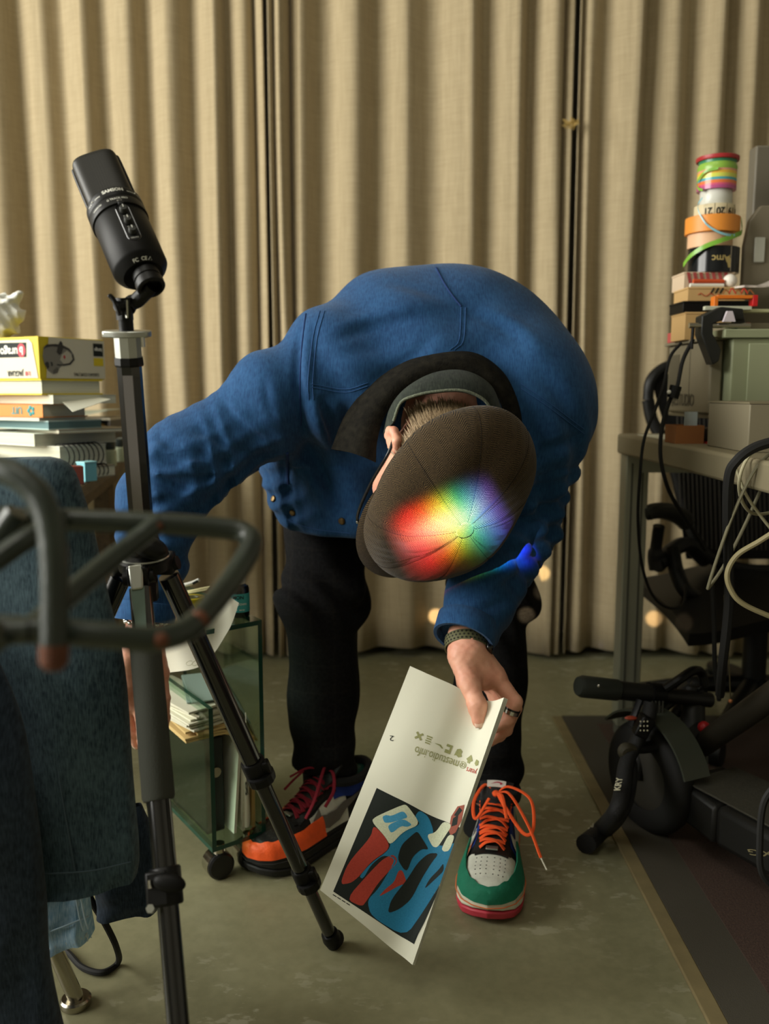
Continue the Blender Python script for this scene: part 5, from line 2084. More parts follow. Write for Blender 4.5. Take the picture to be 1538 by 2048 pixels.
def leg(i):
    a, b = LEGS[i]
    off = CR @ Vector((top_dirs[i][0], top_dirs[i][1], -0.012))
    a = cb + off
    d = (b - a).normalized()
    L = (b - a).length
    P = lambda t: a + d * (L * t)
    root = MB().tube([P(0.02), P(0.49)], 0.0128, 24).build('leg', BLKG, tri_o)
    MB().tube([P(0.47), P(0.80)], 0.0112, 24).build('lower_tube', BLKG, root)
    MB().tube([P(0.76), P(0.985)], 0.0095, 24).build('foot_tube', BLKG, root)
    if i == 1:
        MB().tube([P(0.115), P(0.12), P(0.355), P(0.36)], [0.0165, 0.0175, 0.0175, 0.0160], 28).build('foam_sleeve', FOAM, root)
    R = frame(d, (1, 0, 0))
    R = Matrix((R.col[0], -R.col[1], R.col[2])).transposed()      # y away from the camera
    # hinge and angle latch
    MB().box(a + CR @ Vector((0, 0, 0.004)), (0.026, 0.022, 0.026), CR).build('hinge_block', BLKP, root, bevel=0.004)
    MB().tube([a + R @ Vector((-0.018, 0, 0.0)), a + R @ Vector((0.018, 0, 0.0))], 0.0085, 18).build('hinge_pin', BLKP, root)
    if i == 1:
        lt = a + d * 0.004
        MB().box(lt + R @ Vector((0, -0.0145, 0)), (0.017, 0.006, 0.030), R, taper=0.8).build('angle_latch', SILV, root, bevel=0.002)
        MB().prism([(-0.008, 0), (0.008, 0), (0.0045, 0.10), (-0.003, 0.10)], -0.0145, -0.0135, m44(a + d * 0.016, Matrix((R.col[0], d, R.col[0].cross(d))).transposed())).build('leg_facet', M('grey_green_facet', (92, 108, 98), 0.45, 0.6), root)
    # clamps
    for t, rr in ((0.485, 0.0165), (0.785, 0.0150)):
        c = P(t)
        ck = MB().lathe([(rr * 0.9, -0.020), (rr, -0.018), (rr, 0.016), (rr * 0.92, 0.018)], 20, m44(c, R)).build('clamp', BLKP, root, smooth=40)
        if i != 1:
            MB().lathe([(rr * 1.12, -0.006), (rr * 1.18, -0.004), (rr * 1.18, 0.006), (rr * 1.12, 0.008)], 14, m44(c + R @ Vector((0.004, -0.004, 0.006)), R)).build('clamp_collar', BLKP, root, smooth=20)
            MB().box(c + R @ Vector((rr * 0.9, -0.004, -0.004)), (0.014, 0.014, 0.026), R).build('clamp_ear', BLKP, root, bevel=0.003)
        else:
            c2 = c + R @ Vector((0.001, -rr - 0.001, -0.004))
            MB().box(c + R @ Vector((-0.006, -0.008, 0.0)), (0.024, 0.018, 0.036), R).build('clamp_ear', BLKP, root, bevel=0.003)
            LR = frame(R @ Vector((0.1, -1, 0)), R @ Vector((1, 0, 0.35)))
            MB().ball(c2 + R @ Vector((0.007, -0.002, 0)), (0.017, 0.0095, 0.006), 24, 12, LR).build('lever', BLKM, root)
            MB().lathe([(0.0, 0.002), (0.0045, 0.002), (0.0058, -0.004)], 6, m44(c + R @ Vector((-0.014, -0.016, 0.017)), frame(R @ Vector((0, -1, 0))))).build('hex_bolt', SILV, root)
            MB().tube([c + R @ Vector((-0.012, -0.018, -0.010)), c + R @ Vector((-0.012, -0.018, -0.002))], 0.0024, 10).build('steel_pin', CHRO, root)
    MB().tube([P(0.955), P(0.972), P(0.993)], [0.0125, 0.0140, 0.0110], 20).build('foot_collar', BLKP, root)
    MB().ball(b + Vector((0, 0, 0.013)), 0.013, 18, 12).build('rubber_foot', RUBB, root)


for i in range(3):
    leg(i)

# ------------------------------------------------------------------ bicycle rack close to the camera
RACK = M('green_black_rusty_paint', (36, 44, 36), 0.36, spec=0.6, var=(28, 0.30), bump=(160, 0.15))
RUST = M('rust', (96, 56, 36), 0.85, var=(90, 0.3))
rk = thing('bicycle_rack', 'dark green tubular bicycle carrier rack blurred close to the camera', 'rack', (-0.30, 0.5, 0))
RR = 0.0076
MB().tube(spline(polyat([(-170, 1022, 0.56), (0, 1036, 0.57), (130, 1040, 0.58), (300, 1046, 0.59), (440, 1056, 0.60), (488, 1066, 0.600), (503, 1090, 0.590), (470, 1150, 0.565), (420, 1215, 0.53), (375, 1258, 0.505), (310, 1278, 0.49), (200, 1270, 0.48), (60, 1260, 0.475), (-170, 1250, 0.47)]), 8), RR, 18).build('top_hoop', RACK, rk)
MB().tube(spline(polyat([(316, 1046, 0.588), (235, 1110, 0.56), (150, 1180, 0.52), (60, 1260, 0.478)]), 8), RR * 0.92, 16).build('cross_bar', RACK, rk)
MB().tube(spline(polyat([(128, 1034, 0.575), (50, 1080, 0.55), (-30, 1135, 0.53), (-170, 1220, 0.48)]), 8), RR * 0.92, 16).build('cross_bar', RACK, rk)
MB().tube(spline(polyat([(-190, 930, 0.50), (-60, 930, 0.49), (20, 946, 0.48), (72, 985, 0.475), (98, 1040, 0.47), (108, 1120, 0.465), (110, 1220, 0.46), (108, 1310, 0.455)]), 8), RR * 0.98, 18).build('side_loop', RACK, rk)
MB().tube([at(108, 1290, 0.456), at(108, 1326, 0.4545), at(107, 1340, 0.454)], [RR * 1.02, RR * 1.0, RR * 0.6], 16).build('rusty_end', RUST, rk)
MB().tube(spline(polyat([(60, 1262, 0.472), (10, 1268, 0.470), (-60, 1300, 0.465), (-150, 1360, 0.46)]), 8), RR * 0.95, 14).build('stay', RACK, rk)
for px, py, Y, r in ((398, 1240, 0.5155, 0.0060), (322, 1281, 0.4905, 0.0045), (315, 1052, 0.5885, 0.004)):
    MB().ball(at(px, py, Y - 0.0055), (r, 0.004, r), 10, 8).build('rust_spot', RUST, rk)
for pts in ([(-0.205, 0.462, zof(1255, 0.47)), (-0.31, 0.47, 0.60), (-0.33, 0.47, 0.3), (-0.33, 0.48, 0.0)], [(-0.235, 0.56, zof(1024, 0.56)), (-0.34, 0.56, 0.60), (-0.37, 0.55, 0.3), (-0.37, 0.53, 0.0)]):
    MB().tube(spline(pts, 8), RR, 14).build('strut', RACK, rk)

# ------------------------------------------------------------------ chair with jeans thrown over it
ch = thing('chair', 'steel legged chair buried under a heap of jeans', 'chair', (-0.62, 0.98, 0))
foot = atz(152, 2010, 0.0)
cl = [(foot.x, foot.y), (foot.x - 0.02, foot.y - 0.34), (foot.x - 0.42, foot.y), (foot.x - 0.40, foot.y - 0.34)]
for k, (x, y) in enumerate(cl):
    lean = Vector((-0.05, -0.02, 0)) if k == 0 else Vector((0, 0, 0))
    lg = MB().tube([(x, y, 0.012), Vector((x, y, 0.40)) + lean * 2.2], 0.0105, 20).build('leg', STEEL, ch)
    MB().lathe([(0.0, 0.0), (0.019, 0.0), (0.0205, 0.002), (0.0205, 0.010), (0.018, 0.0125), (0.0, 0.0125)], 28, Matrix.Translation((x, y, 0.0))).build('foot_disc', STEEL, lg, smooth=40)
MB().box((foot.x - 0.27, foot.y - 0.17, 0.415), (0.40, 0.38, 0.035)).build('seat', BLKP, ch, bevel=0.01)
MB().tube([(foot.x - 0.43, foot.y - 0.12, 0.43), (foot.x - 0.43, foot.y - 0.12, 0.73), (foot.x - 0.16, foot.y - 0.12, 0.73), (foot.x - 0.16, foot.y - 0.12, 0.43)], 0.010, 12).build('back_frame', STEEL, ch)


def hang(name, left, right, thick, mat, label, wav=0.004, seed=1, n=36, sub=6):
    """a cloth leg: left and right edges (px, py, Y) from top to hem"""
    A, C_ = spline(polyat(left), sub), spline(polyat(right), sub)
    m = len(A)
    rnd = random.Random(seed)
    ph = [rnd.random() * 6 for _ in range(4)]

    def fn(u, v):
        i = int(round(v * (m - 1)))
        a, b = A[i], C_[i]
        c, h = (a + b) / 2, (b - a) / 2
        ang = 2 * math.pi * u
        nrm = Vector((-h.y, h.x, 0))
        nrm = nrm.normalized() if nrm.length > 1e-6 else Vector((0, 1, 0))
        e = 0.62
        cx, sy = math.cos(ang), math.sin(ang)
        th = thick * min(1.0, 0.35 + 2.5 * v)
        q = c + h * (abs(cx) ** e * (1 if cx >= 0 else -1)) + nrm * (abs(sy) ** e * (1 if sy >= 0 else -1)) * th
        w = wav * (math.sin(cx * 6 + v * 3 + ph[0]) * 0.6 + math.sin(cx * 3 - v * 9 + ph[1]) * 0.5 + math.sin(v * 22 + cx * 4 + ph[2]) * 0.25)
        return q + nrm * (w * (1 if sy < 0 else 0.4))
    mb = MB().grid(fn, n, m - 1, closed_u=True)
    if name:
        o = mb.build('jeans', mat, smooth=180)
        return tag(o, label, 'jeans', 'jeans on the chair')
    return mb


jm = hang('dark', [(-170, 935, 0.98), (-150, 925, 0.97), (-150, 1000, 0.965), (-110, 1200, 0.965), (-50, 1400, 0.965), (20, 1600, 0.97), (70, 1760, 0.97), (82, 1786, 0.97)],
          [(-30, 926, 0.98), (118, 918, 0.97), (166, 1000, 0.965), (212, 1190, 0.965), (246, 1340, 0.965), (262, 1540, 0.97), (276, 1700, 0.97), (272, 1752, 0.97)], 0.028, DENIM,
          'big dark blue denim jeans hanging over the chair back below the rack', 0.005, 3)
STI = M('denim_thread', (62, 78, 88), 0.9)
for L in ([(92, 1000, 0.938), (96, 1200, 0.936), (112, 1500, 0.938), (150, 1745, 0.94)], [(90, 1748, 0.936), (180, 1742, 0.936), (262, 1724, 0.942)]):
    MB().tube(spline(polyat(L), 10), 0.0010, 5).build('seam', STI, jm)
hang('dark2', [(-200, 1250, 0.90), (-200, 1400, 0.90), (-180, 1600, 0.90), (-160, 1800, 0.91), (-150, 2000, 0.92), (-120, 2160, 0.93)],
     [(-20, 1290, 0.90), (38, 1450, 0.90), (66, 1620, 0.90), (86, 1800, 0.905), (92, 1930, 0.91), (134, 2120, 0.92)], 0.03, DENIM2,
     'nearest navy jeans leg trailing down to the floor at the picture edge', 0.006, 8)
hang('navy', [(150, 1640, 1.10), (160, 1690, 1.10), (185, 1745, 1.10), (195, 1790, 1.10), (198, 1826, 1.10)], [(282, 1610, 1.10), (312, 1680, 1.10), (333, 1730, 1.10), (332, 1775, 1.10), (322, 1806, 1.10)], 0.03, DENIM2,
     'navy jeans cuff showing behind the tripod leg', 0.005, 5)
lj = hang('light', [(60, 1650, 1.03), (70, 1720, 1.03), (80, 1790, 1.03), (86, 1850, 1.03), (92, 1902, 1.03)], [(160, 1650, 1.03), (166, 1720, 1.03), (172, 1770, 1.03), (178, 1820, 1.03), (186, 1866, 1.03)], 0.022, LDENIM,
          'pale blue jeans leg with frayed hem below the dark jeans', 0.006, 6)
for L in ([(148, 1775, 1.006), (158, 1830, 1.006), (166, 1862, 1.008)], [(158, 1775, 1.006), (168, 1830, 1.006), (176, 1858, 1.008)], [(86, 1868, 1.006), (130, 1852, 1.004), (178, 1832, 1.008)]):
    MB().tube(spline(polyat(L), 8), 0.0011, 5).build('seam', M('pale_thread', (176, 200, 214), 0.9), lj)
fr = MB()
rf = random.Random(3)
for k in range(70):
    t = rf.random()
    p = at(92 + 94 * t, 1900 - 36 * t + rf.uniform(-4, 3), 1.008 + rf.uniform(-.002, .03))
    fr.tube([p, p + Vector((rf.uniform(-.004, .004), rf.uniform(-.003, .003), -rf.uniform(.003, .009)))], 0.0005, 4)
fo = fr.build('frayed_threads', M('white_cotton', (206, 216, 216), 0.9), lj)
fo['kind'] = 'stuff'
cable('power_cable', polyat([(150, 1700, 1.10), (178, 1790, 1.10), (212, 1850, 1.11), (233, 1895, 1.13)]) + [atz(236, 1925, 0.006), atz(205, 1945, 0.006), atz(165, 1935, 0.006), atz(135, 1905, 0.006), atz(95, 1875, 0.006)],
      0.0045, RUBB, 'black power cable looping on the floor beside the chair leg', 'cable')

# ------------------------------------------------------------------ glass cart
cN, cR, cL = atz(425, 1706, 0.062), atz(532, 1668, 0.062), atz(284, 1560, 0.062)
ey = (cR - cN)
ex = (cL - cN)
cF = cN + ex + ey
CZT = 0.438
cart = thing('glass_cart', 'small green-edged glass cart on castors full of magazines', 'cart', Vector((cN + ex / 2 + ey / 2).to_2d().to_3d()))


def glass_sheet(name, p, a, b, n, th=0.008):
    """sheet p + a*u + b*v of thickness th along n, with green polished edges"""
    n = Vector(n).normalized() * th
    P = [p, p + a, p + a + b, p + b]
    V = P + [q + n for q in P]
    o = MB().add(V, [(0, 1, 2, 3), (7, 6, 5, 4)]).build(name, GLASS, cart, smooth=0)
    e = MB().add(V, [(0, 4, 5, 1), (1, 5, 6, 2), (2, 6, 7, 3), (3, 7, 4, 0)])
    e.build('polished_edge', GEDGE, o, smooth=0)
    return o


zv = Vector((0, 0, 1))
glass_sheet('base_panel', cN, ey, ex, (0, 0, 1))
hgt = CZT - 0.062 - 0.008
glass_sheet('top_panel', cN + zv * (hgt + 0.008) + ex * 0.0, ey, ex, (0, 0, 1))
b0 = zv * 0.008
ne, nx = ey.normalized(), ex.normalized()
glass_sheet('end_panel', cR + b0 - ne * 0.008, ex, zv * hgt, ne)
glass_sheet('end_panel', cN + b0, ex, zv * (hgt * 0.66), ne)
for p in (cN + ex * 0.07 + ey * 0.22, cR + ex * 0.07 - ey * 0.22, cL - ex * 0.06 + ey * 0.22, cF - ex * 0.07 - ey * 0.22):
    cp_ = Vector((p.x, p.y, 0))
    ax = (ne * 0.85 - nx * 0.5).normalized()
    cas = MB().tube([cp_ + zv * 0.040, cp_ + zv * 0.062], 0.010, 16).build('castor', STEEL, cart)
    c0 = cp_ + zv * 0.0235
    WRm = frame(Vector((0.55, -0.83, 0)))
    MB().lathe([(0.012, -0.022), (0.0225, -0.020), (0.0235, -0.012), (0.0235, 0.010), (0.0205, 0.013), (0.0, 0.0145)], 32, m44(c0, WRm)).build('wheel', M('black_wheel', (18, 18, 18), 0.35), cas, smooth=40)
    MB().lathe([(0.0240, -0.020), (0.0245, 0.002), (0.0245, 0.006), (0.0235, 0.006)], 32, m44(c0, WRm) @ Matrix.Translation((0, 0, 0.0)), caps=False).build('chrome_hood', CHRO, cas, smooth=40)


# things in and on the cart; c(u, v, z): u along the short front, v into the depth
def cq(u, v, z):
    return cN + ey * u + ex * v + zv * z


CZ0 = 0.0086
exl, eyl = ex.length, ey.length
GR = Matrix((ne, nx, Vector((0, 0, 1)))).transposed()
bx = thing('magazine_file', 'dark green-black box file standing inside the glass cart', 'box file', cq(0.5, 0.80, CZ0))
MB().box(cq(0.27, 0.54, CZ0 + 0.085), (eyl * 0.34, exl * 0.82, 0.17), GR).build('box', M('dark_green_board', (14, 24, 21), 0.5), bx, bevel=0.003)
MB().tube([cq(0.27, 0.128, 0.12), cq(0.27, 0.110, 0.12)], 0.009, 12).build('finger_ring', STEEL, bx)


def sheet_pile(name, n, c0, sx_, sy_, th, mat, label, cat, jit, R, seed, bend=0.0):
    rnd = random.Random(seed)
    root = thing(name, label, cat, c0)
    for k in range(n):
        o = Vector((rnd.uniform(-jit, jit), rnd.uniform(-jit, jit), th * (k + 0.5)))
        Rk = R @ rotm('Z', rnd.uniform(-4, 4))

        def fn(u, v, o=o, Rk=Rk):
            x, y = (u - 0.5) * sx_, (v - 0.5) * sy_
            return c0 + o + Rk @ Vector((x, y, 0)) + zv * (-bend * max(0, u - 0.55) ** 2)
        MB().slab(fn, 8, 2, -th * 0.8).build('sheet', mat, root, smooth=40)
    return root


pc = cq(0.42, 0.60, 0.258)
sheet_pile('magazine_stack', 4, cq(0.42, 0.46, 0.1800), 0.115, 0.22, 0.0045, M('manila_card', (196, 170, 112), 0.7), 'manila folders lying across the box file in the cart', 'folders', 0.008, GR, 4, 0.2)
sheet_pile('paper_stack', 9, cq(0.36, 0.44, 0.1985), 0.12, 0.20, 0.0040, PAPER2, 'thick curling stack of white paper on the manila folders in the cart', 'paper', 0.006, GR @ rotm('Z', 8), 7, 0.35)
sheet_pile('magazine', 2, cq(0.66, 0.40, 0.2355), 0.10, 0.15, 0.003, M('teal_magazine', (130, 150, 140), 0.5), 'teal covered magazines on top of the paper stack in the cart', 'magazine', 0.008, GR @ rotm('Z', -16), 9, 0.25)
# leaflet bending out over the front
lf = [polyat([(322, 1290, 1.43), (400, 1262, 1.41), (450, 1200, 1.395), (462, 1195, 1.395)]), polyat([(330, 1346, 1.44), (405, 1330, 1.405), (455, 1265, 1.385), (478, 1206, 1.395)])]
LA, LB = spline(lf[0], 8), spline(lf[1], 8)
leaf = MB().slab(lambda u, v: LA[int(round(u * (len(LA) - 1)))].lerp(LB[int(round(u * (len(LB) - 1)))], v), len(LA) - 1, 6, 0.0012).build('leaflet', PAPER, smooth=60)
tag(leaf, 'open white leaflet with olive drawing curling up from the cart', 'leaflet')


def on_leaf(x, y):
    u, v = min(max(x, 0), 1), min(max(y, 0), 1)
    f = u * (len(LA) - 1)
    i = min(int(f), len(LA) - 2)
    a, b = LA[i].lerp(LA[i + 1], f - i), LB[i].lerp(LB[i + 1], f - i)
    n = (LA[i + 1] - LA[i]).cross(LB[i] - LA[i]).normalized()
    n = n if n.y < 0 else -n
    return a.lerp(b, v) + n * 0.0008


V_, F_ = text2d('alvorte', 1.0, 0.01)
MB().add([on_leaf(0.40 - p[0] * 0.095, 0.58 + p[1] * 0.16) for p in V_], F_).build('lettering', I_DRK, leaf, smooth=0)
V_, F_ = text2d('OP', 1.0, 0.0)
MB().add([on_leaf(0.74 - p[0] * 0.035, 0.55 + p[1] * 0.10) for p in V_], F_).build('lettering', I_DRK, leaf, smooth=0)
for k in range(5):
    cx_, cy_ = 0.22 + 0.05 * k, 0.80 + 0.05 * (k % 2)
    MB().tube([on_leaf(cx_ + 0.03 * math.cos(t * 0.7), cy_ + 0.07 * math.sin(t * 0.7)) for t in range(9)], 0.0006, 5, closed=True).build('printed_curl', I_OLV, leaf)
# magazines standing on edge at the front of the cart
for k, (px0, px1, lean, col, lb) in enumerate(((0.50, 0.34, 0.14, PAPER, 'white magazine leaning inside the cart, nearest its left pane'), (0.66, 0.52, 0.10, PAPER2, 'cream magazine leaning second inside the cart'),
                                               (0.86, 0.77, 0.02, M('ochre_card', (176, 146, 88), 0.7), 'ochre folder standing at the right side inside the cart'))):
    mz = thing('standing_magazine', lb, 'magazine', cq(px0, 0.3, CZ0), 'magazines standing in the cart')
    for q in range(3):
        def fn(u, v, q=q, px0=px0, lean=lean):
            return cq(px0 + 0.018 * q + lean * v, 0.06 + 0.50 * u, CZ0 + (0.165 if q < 3 else 0.2) * v)
        MB().slab(fn, 3, 10, 0.0012).build('sheet', col, mz, smooth=60)
# rolled catalogue end
rl_ = thing('rolled_catalogue', 'white folded catalogue with black monogram standing in the cart', 'catalogue', cq(0.62, 0.06, CZ0))
def roll(u, v):
    a = math.pi * (0.5 - 2 * abs(u - 0.5)) if False else None
    w = (u - 0.5) * 2
    return cq(0.74 + 0.09 * w * (1 - 0.45 * v), 0.055 + 0.02 * (w * w), CZ0 + 0.004 + 0.016 * w ** 4 + 0.19 * v)
MB().slab(roll, 12, 8, 0.0015).build('cover', PAPER, rl_, smooth=60)
V_, F_ = text2d('SK', 0.034, 0.0008)
MB().add([roll(0.5 + x / 0.10, 0.32 + y / 0.19) - nx * 0.0012 for x, y in V_], F_).build('monogram', I_DRK, rl_, smooth=0)
# glue bottle on the glass top
tb = cq(0.66, 0.13, CZT - 0.062 + 0.0085)
tb = Vector((xof(479, 1228, 1.47), 1.475, CZT + 0.0085))
bt_ = thing('glue_bottle', 'small black bottle with turquoise label and white cap on the glass cart', 'bottle', tb)
BM = Matrix.Translation(tb)
MB().lathe([(0.0, 0.0), (0.0150, 0.0), (0.0165, 0.002), (0.0165, 0.048), (0.0150, 0.054), (0.0085, 0.058), (0.0085, 0.064), (0.0, 0.064)], 32, BM).build('bottle', BLKG, bt_, smooth=40)
MB().lathe([(0.0169, 0.010), (0.0169, 0.042)], 32, BM, caps=False).build('label', M('turquoise_label', (62, 160, 160), 0.5), bt_)
MB().lathe([(0.0100, 0.0575), (0.0100, 0.068), (0.0096, 0.069), (0.0072, 0.069), (0.0068, 0.078), (0.0, 0.080)], 24, BM).build('cap', WHITE, bt_, smooth=40)
bcy = lambda z: (lambda x, y: tb + Vector((0.0172 * math.sin(x / 0.0172), -0.0172 * math.cos(x / 0.0172), z + y)))
text_on('MON', 0.0085, bcy(0.033), 'lettering', BLKP, bt_, 0.0002)
text_on('TACK DOWN', 0.0048, bcy(0.0225), 'lettering', WHITE, bt_, 0.0001)
MB().add([bcy(0.0135)(x, y) for x, y in ((-0.011, 0), (-0.004, 0), (0.004, 0), (0.011, 0), (0.011, 0.0014), (0.004, 0.0014), (-0.004, 0.0014), (-0.011, 0.0014))], [(0, 1, 6, 7), (1, 2, 5, 6), (2, 3, 4, 5)]).build('label_line', WHITE, bt_, smooth=0)
# odds and ends behind the tripod
yb = at(378, 1168, 1.46)
yt = thing('yellow_tape_roll', 'yellow tape roll lying behind the tripod on the cart', 'tape', Vector((yb.x, 1.47, CZT + 0.0085)))
c_ = Vector((yb.x, 1.48, CZT + 0.0085))
MB().lathe([(0.012, 0.0), (0.022, 0.0), (0.022, 0.032), (0.012, 0.032), (0.012, 0.0)], 32, Matrix.Translation(c_), caps=False).build('tape', M('yellow_tape', (206, 190, 30), 0.4), yt, smooth=40)
MB().lathe([(0.0122, 0.0005), (0.0105, 0.0005), (0.0105, 0.0325), (0.0122, 0.0325)], 32, Matrix.Translation(c_), caps=False).build('core', PAPER2, yt, smooth=40)
tgp = c_ + Vector((0, 0, 0.033))
tgo = MB().slab(lambda u, v: tgp + Vector(((u - 0.5) * 0.050 + 0.004, (v - 0.5) * 0.03, 0.004 + 0.010 * u)), 4, 3, -0.0012).build('card_tag', M('cream_card', (206, 200, 150), 0.7), smooth=0)
tag(tgo, 'cream card scrap on top of the yellow tape roll', 'card')
tg2 = MB().tube(spline([tgp + Vector((-0.016, -0.004, 0.020)), tgp + Vector((0.0, -0.004, 0.024)), tgp + Vector((0.014, -0.004, 0.030))], 5), 0.0055, 10, squash=0.6)
tg2o = tg2.build('pen_cap', WHITE, smooth=60)
tag(tg2o, 'white cap with dark end on the cream card scrap', 'cap')
MB().tube([tgp + Vector((0.004, -0.0085, 0.0245)), tgp + Vector((0.013, -0.0085, 0.029))], 0.0022, 8).build('dark_end', I_DRK, tg2o)

# ------------------------------------------------------------------ table on the left with books
LZ = 0.650
LT = thing('work_table', 'brown wooden table on the left carrying the book pile', 'table', (-1.15, 1.95, 0))
WOODT = wood_mat('brown_table_wood', (66, 50, 34), (104, 84, 60))
MB().prism([(-1.75, 1.52), (-0.548, 1.52), (-0.735, 2.58), (-1.75, 2.58)], LZ - 0.028, LZ).build('table_top', WOODT, LT, bevel=0.003)
MB().prism([(-1.70, 1.60), (-0.60, 1.60), (-0.765, 2.52), (-1.70, 2.52)], LZ - 0.075, LZ - 0.028).build('apron', WOODT, LT, smooth=0)
for x, y in ((-1.70, 1.58), (-0.80, 2.50), (-1.70, 2.50), (-0.80, 1.62)):
    MB().box((x, y, (LZ - 0.028) / 2), (0.045, 0.045, LZ - 0.028)).build('leg', WOODT, LT, bevel=0.003)
bx_, by_ = Vector((0.86, -0.51, 0)), Vector((0.51, 0.86, 0))


def sfr(rot):
    R = rotm('Z', rot)
    return R @ bx_, R @ by_


def blk(c, a, b, z0, z1, rot, mb=None):
    e1, e2 = sfr(rot)
    mb = mb or MB()
    c = Vector((c.x, c.y, 0))
    P = [c, c + e2 * b, c + e2 * b - e1 * a, c - e1 * a]
    V = [p + zv * z for z in (z0, z1) for p in P]
    return mb.add(V, [(3, 2, 1, 0), (4, 5, 6, 7), (0, 1, 5, 4), (1, 2, 6, 5), (2, 3, 7, 6), (3, 0, 4, 7)])


def book(label, px, z0, z1, a, b, cover, rot=0.0, Y=1.77, ct=0.0022, cat='book', pages=PAPER2, hard=True, name='book'):
    c = at(px, 760, Y)
    root = thing(name, label, cat, Vector((c.x - 0.06, c.y + 0.06, z0)), 'books and papers piled on the table')
    e1, e2 = sfr(rot)
    g_ = 0.004 if hard else 0.0008
    blk(c - e1 * g_ + e2 * g_, a - g_, b - 2 * g_, z0 + ct, z1 - ct, rot).build('page_block', pages, root, smooth=0)
    blk(c, a, b, z0, z0 + ct, rot).build('back_cover', cover, root, smooth=0)
    blk(c, a, b, z1 - ct, z1, rot).build('front_cover', cover, root, smooth=0)
    return root, c, e1, e2


zb = [LZ]
zs_ = {k: zof(v, 1.77) for k, v in dict(note=893, cat=868, thin=860, wht=842, wht2=836, org=808, pap=790, yel=758, box=672).items()}
YEL = M('yellow_board', (214, 190, 26), 0.5)
# spiral notebook at the bottom
nb, c, e1, e2 = book('white spiral bound notebook at the bottom of the pile', 112, LZ + 0.026, zs_['note'], 0.3, 0.12, PAPER, 0, name='spiral_notebook', hard=False)
for k in range(8):
    p = c - e1 * 0.012 + e2 * (0.010 + 0.0125 * k)
    zz = (LZ + 0.026 + zs_['note']) / 2
    rad = (zs_['note'] - LZ - 0.026) / 2 + 0.004
    MB().tube([Vector((p.x, p.y, zz)) + e1 * (rad * 1.15 * math.cos(t)) + zv * (rad * math.sin(t)) for t in [2 * math.pi * q / 16 for q in range(16)]], 0.0012, 6, closed=True).build('wire_coil', BLKM, nb)
nb2, c2, e1, e2 = book('grey spiral notebook lying flat under the pile near the jars', 146, LZ, LZ + 0.024, 0.3, 0.11, M('grey_card', (140, 134, 116), 0.7), 6, name='spiral_notebook', hard=False)
for k in range(7):
    p = c2 - e1 * 0.010 + e2 * (0.010 + 0.0125 * k)
    MB().tube([Vector((p.x, p.y, LZ + 0.0145)) + e1 * (0.014 * math.cos(t)) + zv * (0.0135 * math.sin(t)) for t in [2 * math.pi * q / 16 for q in range(16)]], 0.0011, 6, closed=True).build('wire_coil', BLKM, nb2)
book('thick catalogue with plain white page edges in the pile', 62, zs_['note'], zs_['cat'], 0.28, 0.20, PAPER, -4, hard=False)
gp, c, e1, e2 = book('single grey card sheet sticking out of the pile', 112, zs_['cat'], zs_['thin'], 0.20, 0.17, M('warm_grey_card', (150, 140, 118), 0.7), -14, ct=0.002, name='card_sheet', hard=False)
book('white paperback with teal side under the orange book', 92, zs_['thin'], zs_['wht'], 0.28, 0.13, M('teal_white_cover', (176, 200, 192), 0.5), -3, hard=False, pages=M('teal_pages', (96, 128, 128), 0.7))
book('thin white booklet with red lettering beneath the orange book', 74, zs_['wht'], zs_['wht2'], 0.28, 0.12, WHITE, 2, ct=0.001, hard=False)
ob, c, e1, e2 = book('orange book with turquoise lettering on its spine', 82, zs_['wht2'], zs_['org'], 0.28, 0.12, M('orange_cover', (216, 134, 44), 0.5), 4, ct=0.002)
zm = (zs_['wht2'] + zs_['org']) / 2
blk(c, 0.28, 0.0015, zs_['wht2'], zs_['org'], 4).build('spine', MATS['orange_cover'], ob, smooth=0)
TEAL = M('turquoise_print', (48, 150, 150), 0.6)
sm = plane_map(Vector((c.x, c.y, zm)) - e1 * 0.062, -e1, (0, 0, -1), 0.0008)
text_on('UIT', 0.020, lambda x, y: Vector((c.x, c.y, zm)) - e1 * (0.072 + x) - e2 * 0.0008 - zv * (y - 0.007), 'lettering', TEAL, ob, 0.0003)
for k in range(5):
    a = 2 * math.pi * k / 5
    MB().ball(Vector((c.x, c.y, zm)) - e1 * (0.032 + 0.007 * math.cos(a)) - e2 * 0.0004 + zv * 0.007 * math.sin(a), (0.0042, 0.0010, 0.0042), 10, 6, Matrix((e1, e2, zv)).transposed()).build('printed_flower', TEAL, ob)
wb_, c, e1, e2 = bpy.data.objects['book'], None, None, None
pm, c, e1, e2 = book('curled magazines squeezed between the orange and yellow books', 104, zs_['org'], zs_['pap'], 0.30, 0.15, M('pale_magazine', (190, 192, 174), 0.5), -6, ct=0.001, name='magazine', hard=False)
fl = MB().slab(lambda u, v: Vector((c.x, c.y, zs_['pap'] - 0.004)) - e1 * (0.05 * (1 - u)) + e2 * (0.02 + 0.09 * v) + e1 * 0.035 * u - zv * (0.024 * u * u * (1.2 - v)), 8, 6, 0.0010)
fl.build('curled_page', PAPER, pm, smooth=60)
yb_, c, e1, e2 = book('yellow hardcover book with white pages under the toy box', 82, zs_['pap'], zs_['yel'], 0.30, 0.155, YEL, 0, ct=0.003)
